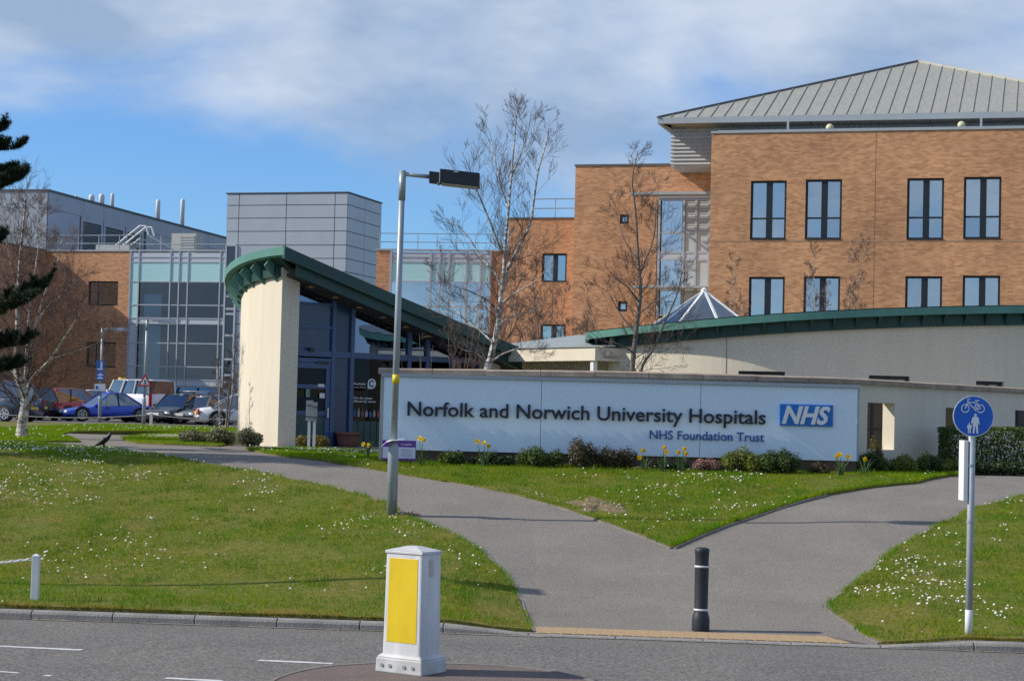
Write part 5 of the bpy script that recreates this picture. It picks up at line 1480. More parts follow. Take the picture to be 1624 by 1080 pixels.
def head_main(t, e):
    L, h, w = .17, .155, .16
    q = lambda x, y, z: (e.x + x, e.y + y, e.z + z)
    tilt = -.085
    def blk(a, b, w0, z0, z1, nm, m):
        mb = MB(); mb.hexa([q(a, -w0, z0 + tilt * a), q(b, -w0, z0 + tilt * b), q(b, w0, z0 + tilt * b), q(a, w0, z0 + tilt * a)], [q(a, -w0, z1 + tilt * a), q(b, -w0, z1 + tilt * b), q(b, w0, z1 + tilt * b), q(a, w0, z1 + tilt * a)])
        return mb.build(nm, m, t, bevel=.006)
    blk(-.03, .14, .10, -.09, .075, 'gear_box', M['black_metal'])
    hd = blk(.14, .73, .17, -.085, .12, 'lamp_head', M['black_metal'])
    blk(.128, .142, .172, -.087, .122, 'head_flange', M['galv_pole'])
    blk(.16, .70, .15, -.10, -.0855, 'lamp_glass', M['lamp_glass'])
    blk(.09, .128, .15, -.10, -.088, 'hinge', M['galv'])
    mb = MB(); mb.box(*[v for v in (e.x + .34, e.x + .41, e.y - .174, e.y - .1705, e.z + .055, e.z + .085)]); mb.build('rating_plate', M['galv_pole'], t)
mainlamp = lamp_column('lamp_post', 'tall galvanised lamp column with black box head and yellow band', g, top, ae, P(624, 714, d_).z - g.z, .080, .047, head_main, None)
zz0, zz1 = P(628, 608, d_).z - g.z, P(628, 594, d_).z - g.z; fx = (zz0 / top.z)
mb = MB(); mb.lathe([(.0535, zz0), (.0535, zz1)], 18, (top.x * fx, top.y * fx, 0)); mb.build('yellow_band', M['yellow_panel'], mainlamp, True)
zq = P(622, 782, d_).z - g.z
mb = MB(); mb.box(-.045, .045, -.0745, -.07, zq - .10, zq + .18); mb.build('access_door', M['galv_pole'], mainlamp)
_g = Vector((-8.1, 23.55, 0)); _g.z = H(_g.x, _g.y)
lamp_column('lamp_post', 'galvanised lamp column at the road verge left of the white chain post', _g, Vector((.1, 0, 5.2)), Vector((.55, -.25, 5.15)), 1.0, .080, .060, head_main, None)
# bent white card tied to the column
zc_ = P(622, 703, d_).z; cx0 = g.x + .02
cd = MB(); pr = [(-.20, -.10, -.055), (-.13, -.13, .01), (-.02, -.11, .045), (.10, -.08, .05), (.13, -.05, .045)]
cd.loft([[(x, y, z), (x + .01, y + .17, z + .02), (x + .01, y + .17, z + .025), (x, y, z + .005)] for x, y, z in pr])
tag(cd.build('bent_card', M['paper'], loc=(cx0, g.y, zc_)), 'bent white card notice tied round the lamp column', 'notice')
# the column whose shadow crosses the lawn stands left of the picture

_shadow_lamp = True
def slim_head(t, e):
    mb = MB(); mb.hexa([(e.x, e.y - .1, e.z - .07), (e.x + .75, e.y - .1, e.z - .09), (e.x + .75, e.y + .1, e.z - .09), (e.x, e.y + .1, e.z - .07)], [(e.x, e.y - .09, e.z + .08), (e.x + .72, e.y - .09, e.z + .05), (e.x + .72, e.y + .09, e.z + .05), (e.x, e.y + .09, e.z + .08)]); mb.build('lamp_head', M['metal_mid'], t, bevel=.01)
def roadlamp(px_, pyb, pyt, pxt, pxe, d, label):
    z0 = H(P(px_, pyb, d).x, d); g = Vector((P(px_, pyb, d).x, d, z0))
    return lamp_column('lamp_post', label, g, P(pxt, pyt, d) - g, P(pxe, pyt + 1, d) - g, 1.0, .075, .05, slim_head, None, None), g
lj, gj = roadlamp(157.5, 672, 521, 162.5, 177, 81.0, 'thin grey car park lamp column carrying blue letter sign')
lt, gt_ = roadlamp(227.5, 672, 508, 233.5, 250, 76.5, 'thin grey car park lamp column carrying a red triangle sign')
def plate(name, label, x0, x1, y0, y1, d, m, thick=.02):
    a, b = P(x0, y1, d), P(x1, y0, d)
    t = thing(name, label, 'sign', ((a.x + b.x) / 2, d, a.z))
    w = (b.x - a.x) / 2; h = b.z - a.z
    mb = MB(); mb.box(-w, w, -thick, 0, 0, h); mb.build('board', m, t, bevel=.003)
    return t, w, h
sb = mat('park_blue', (.02, .12, .42), .45, var=.05)
t, w, h = plate('car_park_sign', 'blue car park sign with a white letter J', 152, 166.5, 572, 588.5, 80.85, sb)
letters('J', -.07, .09, h * .36, h * .5, t, -.022, M['sign_white'], .03, thick=.006)
mb = MB(); mb.box(-w * .7, w * .7, -.025, -.021, h * .12, h * .24); mb.build('text_bar', M['sign_white'], t)
t, w, h = plate('car_park_sign', 'blue car park sign with two white cars under the letter sign', 152, 166.5, 590.5, 603, 80.85, sb)
for z in (.2, .58): mb = MB(); mb.prism([(-w * .7, -.021, h * z), (-w * .7, -.021, h * (z + .12)), (-w * .4, -.021, h * (z + .15)), (-w * .25, -.021, h * (z + .26)), (w * .25, -.021, h * (z + .26)), (w * .42, -.021, h * (z + .15)), (w * .7, -.021, h * (z + .12)), (w * .7, -.021, h * z)], (0, -.004, 0)); mb.build('car_symbol', M['sign_white'], t)
t, w, h = plate('notice_board', 'small white notice with blue mark on the letter sign column', 150, 167.5, 609, 620, 80.85, M['sign_white'])
mb = MB(); mb.box(-w * .8, -w * .35, -.025, -.021, h * .25, h * .7); mb.build('blue_mark', sb, t)
tr_c = P(230, 606, 76.4); ts = thing('warning_sign', 'red-edged triangular pedestrian warning sign on a lamp column', 'sign', tuple(tr_c))
def tri(r, y, d): return MB().prism([(r * math.sin(a), y, r * math.cos(a)) for a in (0, 2.0944, 4.18879)], (0, d, 0))
tri(.345, -.02, .02).build('red_border', M['sign_red'], ts); tri(.215, -.024, .003).build('white_field', M['sign_white'], ts)
mb = MB(); mb.prism([(-.05, -.026, -.09), (-.01, -.026, .0), (-.04, -.026, .05), (.0, -.026, .1), (.03, -.026, .06), (.03, -.026, .0), (.07, -.026, -.09), (.03, -.026, -.09), (.01, -.026, -.03), (-.02, -.026, -.09)], (0, -.003, 0)); mb.build('walker_symbol', M['black_metal'], ts)

# ------------------------------------------------------------------ chain posts, rope fence, signs on posts
g = G(55, 956)
wp_ = thing('chain_post', 'short white square post at the kerb with a chain to one side', 'post', tuple(g))
mb = MB(); mb.hexa([(-.042, -.042, -.05), (.042, -.042, -.05), (.042, .042, -.05), (-.042, .042, -.05)], [(-.04, -.04, .54), (.04, -.04, .54), (.04, .04, .54), (-.04, .04, .54)]); mb.build('shaft', M['white_paint'], wp_, bevel=.005)
mb = MB(); mb.hexa([(-.042, -.042, .54), (.042, -.042, .54), (.042, .042, .54), (-.042, .042, .54)], [(-.015, -.015, .56), (.015, -.015, .56), (.015, .015, .56), (-.015, .015, .56)]); mb.build('cap', M['white_paint'], wp_)
mb = MB(); mb.tube([(-.042, 0, .505), (-.06, 0, .505)], .012, 8); mb.build('chain_hook', M['galv'], wp_)
ch = thing('barrier_chain', 'white chain hanging beside the short kerb post', 'chain', (g.x - .06, g.y, g.z + .50))
lm = MB(); n = 10; loop = [((.026 if math.cos(a) > 0 else -.026) * (.5 if abs(math.cos(a)) < .5 else 1) + .012 * math.cos(a), 0, .014 * math.sin(a)) for a in [2 * math.pi * i / n for i in range(n)]]
lm.tube(loop + [loop[0]], .0055, 5, cap=False); lme = lm.mesh('chain_link', M['white_paint'], True)
for i in range(46):
    x_ = -.02 - i * .047; u_ = -x_ / 2.15; z = -.36 * u_ * (1 - u_) * 1.0; sl_ = .36 / 2.15 * (1 - 2 * u_)
    link('chain_link', lme, ch, 0, (x_, 0, z), (R(90) * (i % 2) + R(20), math.atan(-sl_) * 1.0, 0))
wp2 = thing('chain_post', 'white square chain post at the far end of the chain', 'post', (g.x - 2.28, g.y + .17, H(g.x - 2.28, g.y + .17)))
mb = MB(); mb.box(-.04, .04, -.04, .04, -.05, .54); mb.build('shaft', M['white_paint'], wp2, bevel=.005)

def rfpost(px_, d): p = P(px_, 660, d); return Vector((p.x, d, H(p.x, d)))
rps = [rfpost(-60, 71.5), rfpost(240, 71.5), rfpost(420, 71.5)]
for i, p in enumerate(rps):
    t = thing('fence_post', ['low white fence post on the verge beyond the birch', 'low white fence post on the verge before the van', 'low white fence post behind the curved cream wall'][i], 'post', tuple(p))
    mb = MB(); mb.box(-.05, .05, -.05, .05, -.05, .52); mb.build('shaft', M['white_paint'], t, bevel=.006)
    mb = MB(); mb.hexa([(-.05, -.05, .52), (.05, -.05, .52), (.05, .05, .52), (-.05, .05, .52)], [(-.02, -.02, .55), (.02, -.02, .55), (.02, .02, .55), (-.02, .02, .55)]); mb.build('cap', M['white_paint'], t)
for a, b, nm in ((rps[0], rps[1], 'pale rope fence hanging before the blue coupe'), (rps[1], rps[2], 'pale rope fence hanging before the white coupe')):
    mb = MB(); mb.tube([a.lerp(b, i / 16) + Vector((0, 0, .46 - .28 * 4 * (i / 16) * (1 - i / 16) * (a - b).length / 10)) for i in range(17)], .016, 6)
    tag(mb.build('rope', mat('rope', (.46, .44, .38), .8, var=.2), smooth=True), nm, 'rope')
g = G(497, 709)
for i, (x0, x1, y0, y1, dd_) in enumerate(((485, 497, 635, 667, 42.6), (494.5, 504, 638, 667.5, 42.9))):
    a, b = P(x0, y1, dd_), P(x1, y0, dd_); xm = (a.x + b.x) / 2; z0 = H(xm, dd_)
    t = thing('post_sign', ['grey-backed board on a white post nearer the curved cream wall', 'narrower grey-backed board on a white post nearer the planter'][i], 'sign', (xm, dd_, z0))
    mb = MB(); mb.box(-.03, .03, -.03, .03, -.05, b.z - z0); mb.build('post', M['white_paint'], t)
    mb = MB(); mb.box(-(b.x - a.x) / 2, (b.x - a.x) / 2, -.05, -.031, a.z - z0, b.z - z0); mb.build('board', mat('board_grey', (.36, .38, .38), .6, var=.1), t)
    for f in (.2, .75): mb = MB(); z = a.z + (b.z - a.z) * f - z0; mb.box(-(b.x - a.x) / 2, (b.x - a.x) / 2, -.058, -.0505, z - .015, z + .015); mb.build('bracket', M['roof_seam'], t)
# purple placard
a, b = P(606, 729, 33.2), P(660, 699, 33.2)
pp = thing('placard', 'small purple and lilac placard in front of the sign corner', 'sign', ((a.x + b.x) / 2, 33.2, H((a.x + b.x) / 2, 33.2)))
w, z0, z1 = (b.x - a.x) / 2, a.z - pp.location.z, b.z - pp.location.z
mb = MB(); mb.box(-w, w, -.01, .01, z0, z1); mb.build('board', M['purple'], pp)
mb = MB(); mb.box(-w + .008, w - .008, -.0135, -.0105, z0 + .035, z0 + (z1 - z0) * .66); mb.build('text_field', M['lilac'], pp)
letters('re together', w * .10, w * .80, z0 + (z1 - z0) * .77, .028, pp, -.011, M['paper'], .01, thick=.003, split=False, name='lettering')
for i in range(4): mb = MB(); mb.box(w * .1, w * (.75 - .1 * (i % 2)), -.0155, -.014, z0 + .08 + i * .035, z0 + .092 + i * .035); mb.build('text_line', mat('text_grey', (.35, .35, .5), .7, var=.1), pp)
for s_ in (-.7, .7): mb = MB(); mb.box(w * s_ - .015, w * s_ + .015, .011, .03, -.1, z1); mb.build('stake', M['base_brown'], pp)
# planter
g = G(551, 709.5)
pt_ = thing('planter', 'large round terracotta planter beside the pavilion door', 'planter', tuple(g))
mb = MB(); mb.lathe([(.20, 0), (.235, .1), (.265, .24), (.285, .31), (.30, .31), (.305, .36), (.28, .36), (.27, .31)], 26); mb.build('pot', M['terracotta'], pt_, True)
mb = MB(); mb.lathe([(.27, .325), (.01, .335)], 26); mb.build('soil', M['soil'], pt_)

# ------------------------------------------------------------------ crow
g = G(164.5, 714.5)
cr = thing('crow', 'black crow standing on the path edge', 'bird', tuple(g + Vector((0, 0, .002))), R(-8))
mb = MB()
prof = [((-.275, .085), .008, .018), ((-.20, .10), .012, .028), ((-.14, .118), .028, .036), ((-.07, .142), .052, .055), ((0, .17), .064, .064), ((.06, .20), .058, .058), ((.10, .232), .045, .045), ((.122, .262), .036, .036), ((.142, .285), .034, .033), ((.165, .287), .026, .024), ((.178, .284), .014, .013), ((.20, .277), .010, .009), ((.232, .268), .002, .002)]
prof = [((x * .92, z + .20 * x + .025), a_ * .92, b_ * .9) for (x, z), a_, b_ in prof]; rings = []
for i, ((x, z), rv, rh) in enumerate(prof):
    a, b = prof[max(i - 1, 0)][0], prof[min(i + 1, len(prof) - 1)][0]
    d = Vector((b[0] - a[0], 0, b[1] - a[1])).normalized(); up = Vector((-d.z, 0, d.x))
    rings.append([Vector((x, 0, z)) + up * rv * math.sin(2 * math.pi * k_ / 14) + Vector((0, rh * math.cos(2 * math.pi * k_ / 14), 0)) for k_ in range(14)])
mb.loft(rings)
for s_ in (-1, 1):
    mb.tube([(.0, s_ * .025, .155), (-.008, s_ * .027, .115), (.012, s_ * .028, .065), (.008, s_ * .028, .008)], [.022, .013, .007, .006], 8)
    for tx, ty in ((.05, 0), (.04, .02), (.04, -.02), (-.03, 0)): mb.tube([(.008, s_ * .028, .008), (.008 + tx, s_ * .028 + ty, .004)], [.004, .002], 5)
mb.build('body', M['crow_black'], cr, True)
for s_ in (-1, 1):
    mb = MB(); mb.loft([[(x * .92, s_ * (y0 * .92 + th_ * math.cos(a)), z + .20 * x + .025 + h * math.sin(a)) for a in [2 * math.pi * i / 10 for i in range(10)]] for x, z, y0, th_, h in ((.075, .205, .045, .008, .02), (.02, .18, .062, .012, .045), (-.06, .15, .055, .010, .04), (-.14, .122, .035, .006, .022), (-.22, .098, .012, .003, .008))]); mb.build('wing', M['crow_black'], cr, True)
    mb = MB(); mb.lathe([(.001, -.004), (.004, 0), (.001, .004)], 8, (.14, s_ * .028, .346)); mb.build('eye', mat('eye_glint', (.05, .05, .06), .1, var=.1), cr, True)
# ================================================================== plants
def leaf_cloud(blobs, n, size, rng, flat=0.3):
    """n leaf-shaped faces spread through ellipsoidal clumps (cx,cy,cz,rx,ry,rz); arrays for arr_mesh"""
    b = np.array(blobs, float); vol = (b[:, 3] * b[:, 4] * b[:, 5]) ** .67; pick = rng.choice(len(b), n, p=vol / vol.sum())
    d = rng.normal(size=(n, 3)); d /= np.linalg.norm(d, axis=1)[:, None]
    r = rng.random(n) ** (1 / 2.2) * (1 + .10 * rng.normal(size=n)); r = np.clip(r, 0, 1.18)
    c = b[pick, :3] + d * r[:, None] * b[pick, 3:]
    nrm = d * .8 + rng.normal(0, .6, (n, 3)) + np.array([0, 0, flat]); nrm /= np.linalg.norm(nrm, axis=1)[:, None]
    t = np.cross(nrm, rng.normal(size=(n, 3))); t /= np.linalg.norm(t, axis=1)[:, None] + 1e-9
    w = np.cross(nrm, t); s = size * rng.uniform(.6, 1.35, n)[:, None]
    v = np.stack([c - t * s, c + w * s * .45 + nrm * s * .12, c + t * s, c - w * s * .45 + nrm * s * .12], 1).reshape(-1, 3)
    return v, np.arange(4 * n).reshape(-1, 4)
def shrub(name, label, x0, x1, ytop, base_d, depth, m, n, size, seed, group=None, lumps=5, stems=True, zbase=None):
    """bush between photo columns x0..x1 with its crown reaching photo row ytop, standing at depth base_d"""
    rg = np.random.default_rng(seed); rr = random.Random(seed)
    a, b = P(x0, ytop, base_d), P(x1, ytop, base_d); xm = (a.x + b.x) / 2
    z0 = H(xm, base_d) + (.03 if zbase is None else zbase); t = thing(name, label, 'shrub', (xm, base_d, z0), 0, group)
    w = (b.x - a.x) / 2; h = a.z - z0
    bl = []
    for i in range(lumps):
        f = (i + .5) / lumps * 2 - 1
        hh = h * rr.uniform(.42, .62) * (1 - .2 * abs(f)); bl.append((f * w * .72 + rr.uniform(-.1, .1) * w, rr.uniform(-.3, .3) * depth, hh * .95, w * rr.uniform(.75, 1.05) / max(lumps ** .6, 1) * 1.25, depth * rr.uniform(.5, .8), hh))
    v, f = leaf_cloud(bl, int(n * 2), size * 1.15, rg)
    v[:, 2] = np.maximum(v[:, 2], -.02)
    link('foliage', arr_mesh('foliage', v, f, M[m]), t)['kind'] = 'stuff'
    if stems:
        mb = MB()
        for i in range(7):
            x = rr.uniform(-.7, .7) * w; y = rr.uniform(-.4, .4) * depth
            mb.tube([(x * .5, y * .5, -.04), (x * .8, y * .8, h * .35), (x, y, h * rr.uniform(.6, .85))], [.012, .009, .004], 5, False)
        mb.build('stems', M['bark_brown'], t)['kind'] = 'stuff'
    return t
# planting along the foot of the hospital sign
shrub('shrub', 'low bright green leafy plant at the sign foot beside daffodils', 698, 742, 714, 33.55, .22, 'leaf_green', 700, .030, 101)
shrub('shrub', 'low dark green plant at the sign foot under the daffodils', 742, 816, 716, 33.6, .20, 'leaf_dark', 1000, .026, 102)
shrub('shrub', 'bushy bronze-green shrub at the sign foot below the word and', 818, 898, 708, 33.55, .26, 'leaf_green', 1700, .022, 103, lumps=6)
shrub('shrub', 'tallest brown-leaved shrub at the sign foot', 898, 946, 694, 33.5, .28, 'leaf_bronze', 1500, .021, 104, lumps=4)
shrub('shrub', 'brownish shrub at the sign foot right of the tallest one', 940, 1012, 706, 33.55, .24, 'leaf_bronze', 1500, .020, 105, lumps=5)
shrub('heather', 'pinkish dry heather at the sign foot', 1098, 1152, 724, 33.6, .20, 'stem_red', 1200, .018, 106, lumps=5)
shrub('shrub', 'broad yellow-green shrub at the sign foot below the word Hospitals', 1144, 1212, 708, 33.5, .30, 'leaf_lime', 1900, .024, 107, lumps=5)
shrub('shrub', 'fresh green rounded shrub at the sign foot below the blue logo', 1196, 1272, 708, 33.45, .32, 'leaf_green', 2200, .023, 108, lumps=6)
shrub('shrub', 'small sparse brown plant at the sign foot near the end', 1278, 1314, 734, 33.6, .18, 'leaf_bronze', 420, .020, 109, lumps=3)
shrub('shrub', 'low greenery between the daffodil clumps at the sign foot', 1030, 1098, 730, 33.65, .16, 'leaf_dark', 700, .022, 110, lumps=4)
# beds at the garden wall on the right
for i, (x0, x1, yt_, d, m_, lb) in enumerate(((1362, 1412, 716, 36.5, 'leaf_green', 'low green bush in the bed, first after the sign end'), (1408, 1456, 720, 36.9, 'leaf_lime', 'low yellow-green bush in the bed before the square opening'), (1452, 1498, 718, 37.2, 'leaf_green', 'low green bush in the bed left of the cycle sign'), (1492, 1536, 722, 37.1, 'leaf_lime', 'low yellow-green bush under the clipped hedge'), (1530, 1580, 727, 36.9, 'leaf_dark', 'dark low bush at the hedge foot behind the cycle sign'), (1576, 1640, 728, 36.9, 'leaf_dark', 'dark low bush at the hedge foot by the far opening'))):
    shrub('shrub', lb, x0, x1, yt_, d - 1.6 if i < 4 else d - 1.4, .34, m_, 1500, .022, 120 + i, lumps=4)
shrub('shrub', 'golden shrub in front of the square wall opening', 1371, 1402, 700, 35.6, .2, 'leaf_gold', 900, .022, 131, lumps=3)
# clipped hedge
a, b = P(1484, 676, 37.0), P(1700, 684, 37.0)
hd = thing('hedge', 'tall clipped dark green hedge at the garden wall behind the cycle sign', 'hedge', (a.x, 36.35, H(a.x, 37.0)))
rg = np.random.default_rng(77); L = b.x - a.x; hh = a.z - H(a.x, 37)
n = 15000; face = rg.random(n)
c = np.column_stack([rg.uniform(0, L, n), rg.uniform(-.45, .45, n), rg.uniform(0, hh, n)])
c[face < .45, 1] = -.45 + rg.normal(0, .05, (face < .45).sum()); tf = (face > .45) & (face < .72); c[tf, 2] = hh - np.abs(rg.normal(0, .035, tf.sum())); lf_ = face > .88; c[lf_, 0] = np.abs(rg.normal(0, .04, lf_.sum()))
c += (val_noise(c[:, [0, 2]], 3.0, 5) - .5)[:, None] * np.array([.05, -.12, .06])
nn = rg.normal(0, .6, (n, 3)) + np.array([-.2, -.5, .4]); nn /= np.linalg.norm(nn, axis=1)[:, None]
t_ = np.cross(nn, rg.normal(size=(n, 3))); t_ /= np.linalg.norm(t_, axis=1)[:, None]; w_ = np.cross(nn, t_); s_ = .026 * rg.uniform(.6, 1.4, n)[:, None]
v = np.stack([c - t_ * s_, c + w_ * s_ * .5, c + t_ * s_, c - w_ * s_ * .5], 1).reshape(-1, 3)
link('foliage', arr_mesh('foliage', v, np.arange(4 * n).reshape(-1, 4), M['leaf_green']), hd)['kind'] = 'stuff'
mb = MB(); rr = random.Random(4)
for i in range(40): x = i * L / 40 + rr.uniform(0, .1); mb.tube([(x, rr.uniform(-.1, .1), -.05), (x + rr.uniform(-.2, .2), rr.uniform(-.3, .3), hh * .9)], [.016, .006], 5, False)
mb.build('stems', M['bark_brown'], hd)['kind'] = 'stuff'
# round the entrance pavilion
shrub('shrub', 'grey-green shrub at the lens-shaped lawn, furthest from the cream wall', 284, 334, 679, 44.6, .45, 'leaf_grey', 1500, .030, 141)
shrub('shrub', 'grey-green shrub between two others before the curved cream wall', 326, 378, 680, 44.2, .45, 'leaf_grey', 1500, .030, 142)
shrub('shrub', 'rounded grey-green shrub against the curved cream wall', 372, 420, 680, 43.6, .40, 'leaf_grey', 1700, .028, 143)
shrub('shrub', 'golden-brown clipped shrub against the end of the cream wall', 470, 498, 687, 43.2, .32, 'leaf_gold', 1300, .024, 144, lumps=3)
shrub('shrub', 'golden-brown clipped shrub beside the planter', 492, 522, 689, 43.2, .32, 'leaf_gold', 1300, .024, 145, lumps=3)
rg = np.random.default_rng(55); cc = G(272, 697); n = 240; V, F = [], []
for i in range(n):
    x, y = cc.x + rg.normal(0, .28), cc.y + rg.normal(0, .45); z = H(x, y) + .08 + rg.uniform(0, .05); s = rg.uniform(.018, .03)
    V += [(x - s, y, z), (x, y - s, z + s * .6), (x + s, y, z), (x, y + s, z + s * .6)]; F.append((4 * i, 4 * i + 1, 4 * i + 2, 4 * i + 3))
tag(link('white_flowers', arr_mesh('white_flowers', V, F, M['daisy'])), 'patch of small white flowers on the lens-shaped lawn', 'flowers', kind='stuff')

# ------------------------------------------------------------------ daffodils: clumps of leaves, each bloom its own part
def daffodil(label, x, ybase_d, heads, nleaf, seed):
    rr = random.Random(seed); p = P(x, 700, ybase_d); z0 = H(p.x, ybase_d) + .03
    t = thing('daffodil_clump', label, 'flower', (p.x, ybase_d, z0))
    for i in range(nleaf):
        a = rr.uniform(0, 6.28); L = rr.uniform(.24, .40); lean = rr.uniform(.05, .17); r0 = rr.uniform(0, .07); w = .010
        bx_, by_ = r0 * math.cos(a), r0 * math.sin(a); mb = MB(); rings = []
        for k_ in range(5):
            f = k_ / 4; x_, y_ = bx_ + lean * f * f * math.cos(a), by_ + lean * f * f * math.sin(a); z_ = L * (f - .18 * f * f); ww = w * (1 - .85 * f ** 3)
            rings.append([(x_ - ww * math.sin(a), y_ + ww * math.cos(a), z_), (x_, y_, z_ - .002), (x_ + ww * math.sin(a), y_ - ww * math.cos(a), z_)])
        mb.loft(rings, cap=False, closed=False); mb.build('leaf', M['daffodil_leaf'], t)
    for hx, hy in heads:
        q = P(hx, hy, ybase_d) - Vector((p.x, ybase_d, z0)); q.y += rr.uniform(-.06, .06)
        mb = MB(); mb.tube([(q.x * .3, q.y * .3, -.02), (q.x * .8, q.y, q.z * .7), (q.x, q.y, q.z - .02), (q.x, q.y - .02, q.z)], [.006, .005, .004, .004], 6); st_ = mb.build('stem', M['daffodil_leaf'], t)
        az = rr.uniform(-2.3, -.9); f = Vector((math.cos(az), math.sin(az), rr.uniform(-.15, .25))).normalized(); u = f.orthogonal().normalized(); v_ = f.cross(u); c_ = Vector(q) + f * .012
        mb = MB(); pr = .052
        for k_ in range(6):
            a = k_ * math.pi / 3; d1 = u * math.cos(a) + v_ * math.sin(a); d2_ = -u * math.sin(a) + v_ * math.cos(a)
            mb.add([c_, c_ + d1 * pr * .55 + d2_ * pr * .36 + f * .004, c_ + d1 * pr + f * .006, c_ + d1 * pr * .55 - d2_ * pr * .36 + f * .004], [(0, 1, 2, 3)])
        mb.build('petals', M['daffodil_petal'], st_)
        mb = MB(); n = 12; mb.loft([[c_ + f * h_ + (u * math.cos(2 * math.pi * i / n) + v_ * math.sin(2 * math.pi * i / n)) * r_ for i in range(n)] for h_, r_ in ((0, .012), (.02, .016), (.034, .019), (.040, .025))], cap=False); mb.build('trumpet', M['daffodil_trumpet'], st_)
daffodil('pair of daffodils at the wall corner left of the placard', 584, 36.5, [(577, 704.5), (584.5, 706)], 14, 1)
daffodil('single tall daffodil just right of the purple placard', 668, 33.3, [(666, 695), (671, 697.5)], 16, 2)
daffodil('three-headed daffodil clump below the word Norfolk', 770, 33.35, [(757.5, 700), (768.5, 702.5), (774, 707.5)], 22, 3)
daffodil('daffodil clump with two wide-set blooms before the brownish shrub', 1022, 33.3, [(1019.5, 714), (1014.5, 725)], 12, 4)
daffodil('daffodil clump with two close blooms below the word Foundation', 1052, 33.3, [(1053, 709.5), (1056.5, 717)], 18, 5)
daffodil('daffodil clump with three blooms below the word Trust', 1080, 33.35, [(1084.5, 711.5), (1075.5, 717), (1087.5, 719)], 20, 6)
daffodil('three-headed daffodil clump at the end of the sign', 1334, 33.3, [(1326, 723.5), (1332, 720.5), (1344.5, 724)], 24, 7)
daffodil('lone daffodil just past the end of the sign', 1371, 33.6, [(1370.5, 728)], 12, 8)

# ------------------------------------------------------------------ trees
def catmull(pts, k=4):
    out = []
    for i in range(len(pts) - 1):
        p0, p1, p2, p3 = pts[max(i - 1, 0)], pts[i], pts[i + 1], pts[min(i + 2, len(pts) - 1)]
        for j in range(k):
            t = j / k; out.append(.5 * ((2 * p1) + (p2 - p0) * t + (2 * p0 - 5 * p1 + 4 * p2 - p3) * t * t + (3 * p1 - p0 - 3 * p2 + p3) * t ** 3))
    out.append(pts[-1]); return out
MINR = .0024
def sprout(mb, p, d, L, r, lev, rng, up=.25, wig=.13, kids=5, nseg=5):
    """a twig that wanders, rises and forks"""
    pts, rad = [p], [r]
    q = p.copy(); dd = d.copy()
    for i in range(nseg):
        dd = (dd + Vector((rng.gauss(0, wig), rng.gauss(0, wig), rng.gauss(0, wig) + up * .35))).normalized()
        q = q + dd * (L / nseg); pts.append(q); rad.append(max(r * (1 - .8 * (i + 1) / nseg), MINR))
    mb.tube(pts, rad, 4 if r > .008 else 3, False)
    if lev > 0:
        for i in range(kids):
            f = rng.uniform(.2, .95); k = min(int(f * nseg), nseg - 1); b = pts[k].lerp(pts[k + 1], f * nseg - k)
            ax = (pts[k + 1] - pts[k]).normalized(); side = ax.orthogonal().normalized(); side.rotate(Matrix.Rotation(rng.uniform(0, 6.283), 3, ax))
            sprout(mb, b, (ax * .85 + side * .55).normalized(), L * rng.uniform(.40, .70) * (1.15 - .45 * f), max(r * .45, MINR), lev - 1, rng, up, wig, max(kids - 1, 3), max(nseg - 1, 3))
def tree(name, label, limbs, seed, bark, twig, nspr, Ls, levels=2, kids=5, group=None, up=.25, start=.12, thin=1.0):
    """limbs: list of (points, r0, r1); the first is the trunk. Each carries twigs from its lower fraction up"""
    rng = random.Random(seed); base = limbs[0][0][0]
    t = thing(name, label, 'tree', tuple(base), 0, group)
    mt, mb = MB(), MB()
    for li, (pts, r0, r1) in enumerate(limbs):
        ps = catmull([p - base for p in pts]); n = len(ps); rad = [r0 + (r1 - r0) * (i / (n - 1)) for i in range(n)]
        if li == 0: rad = [r * (1 + .5 * math.exp(-i / 1.5)) for i, r in enumerate(rad)]
        if li == 0:
            mt.tube(ps, rad, 10, False)
        else:
            mt.tube(ps, rad, 7, False)
        ln = sum((b - a).length for a, b in zip(ps, ps[1:]))
        for k in range(int(nspr * ln)):
            f = (start if li == 0 else .12) + (1 - (start if li == 0 else .12)) * rng.random() ** .85; i = min(int(f * (n - 1)), n - 2)
            b = ps[i].lerp(ps[i + 1], f * (n - 1) - i); ax = (ps[i + 1] - ps[i]).normalized(); sd = ax.orthogonal().normalized(); sd.rotate(Matrix.Rotation(rng.uniform(0, 6.283), 3, ax))
            L = Ls * rng.uniform(.5, 1.1) * (1.15 - .75 * f)
            sprout(mb, b, (ax * .6 + sd * .8).normalized(), L, max(rad[i] * .30, .005) * thin, levels, rng, up, .12, kids)
    mt.build('trunk', M[bark], t, True)
    mb.build('twigs', M[twig], t)['kind'] = 'stuff'
    return t
def L_(pts, d, offs=None):
    n = len(pts); offs = offs if offs is not None else 0
    return [P(x, y, d + (offs * i / max(n - 1, 1))) for i, (x, y) in enumerate(pts)]
def foot(px_, py_, d): p = P(px_, py_, d); return Vector((p.x, d, H(p.x, d) - .05))
D = 39.0
main = [foot(771, 640, D)] + L_([(773, 592), (778, 569), (789, 518), (793, 482), (799, 436), (801, 390), (806, 342), (814, 245), (821, 165)], D)
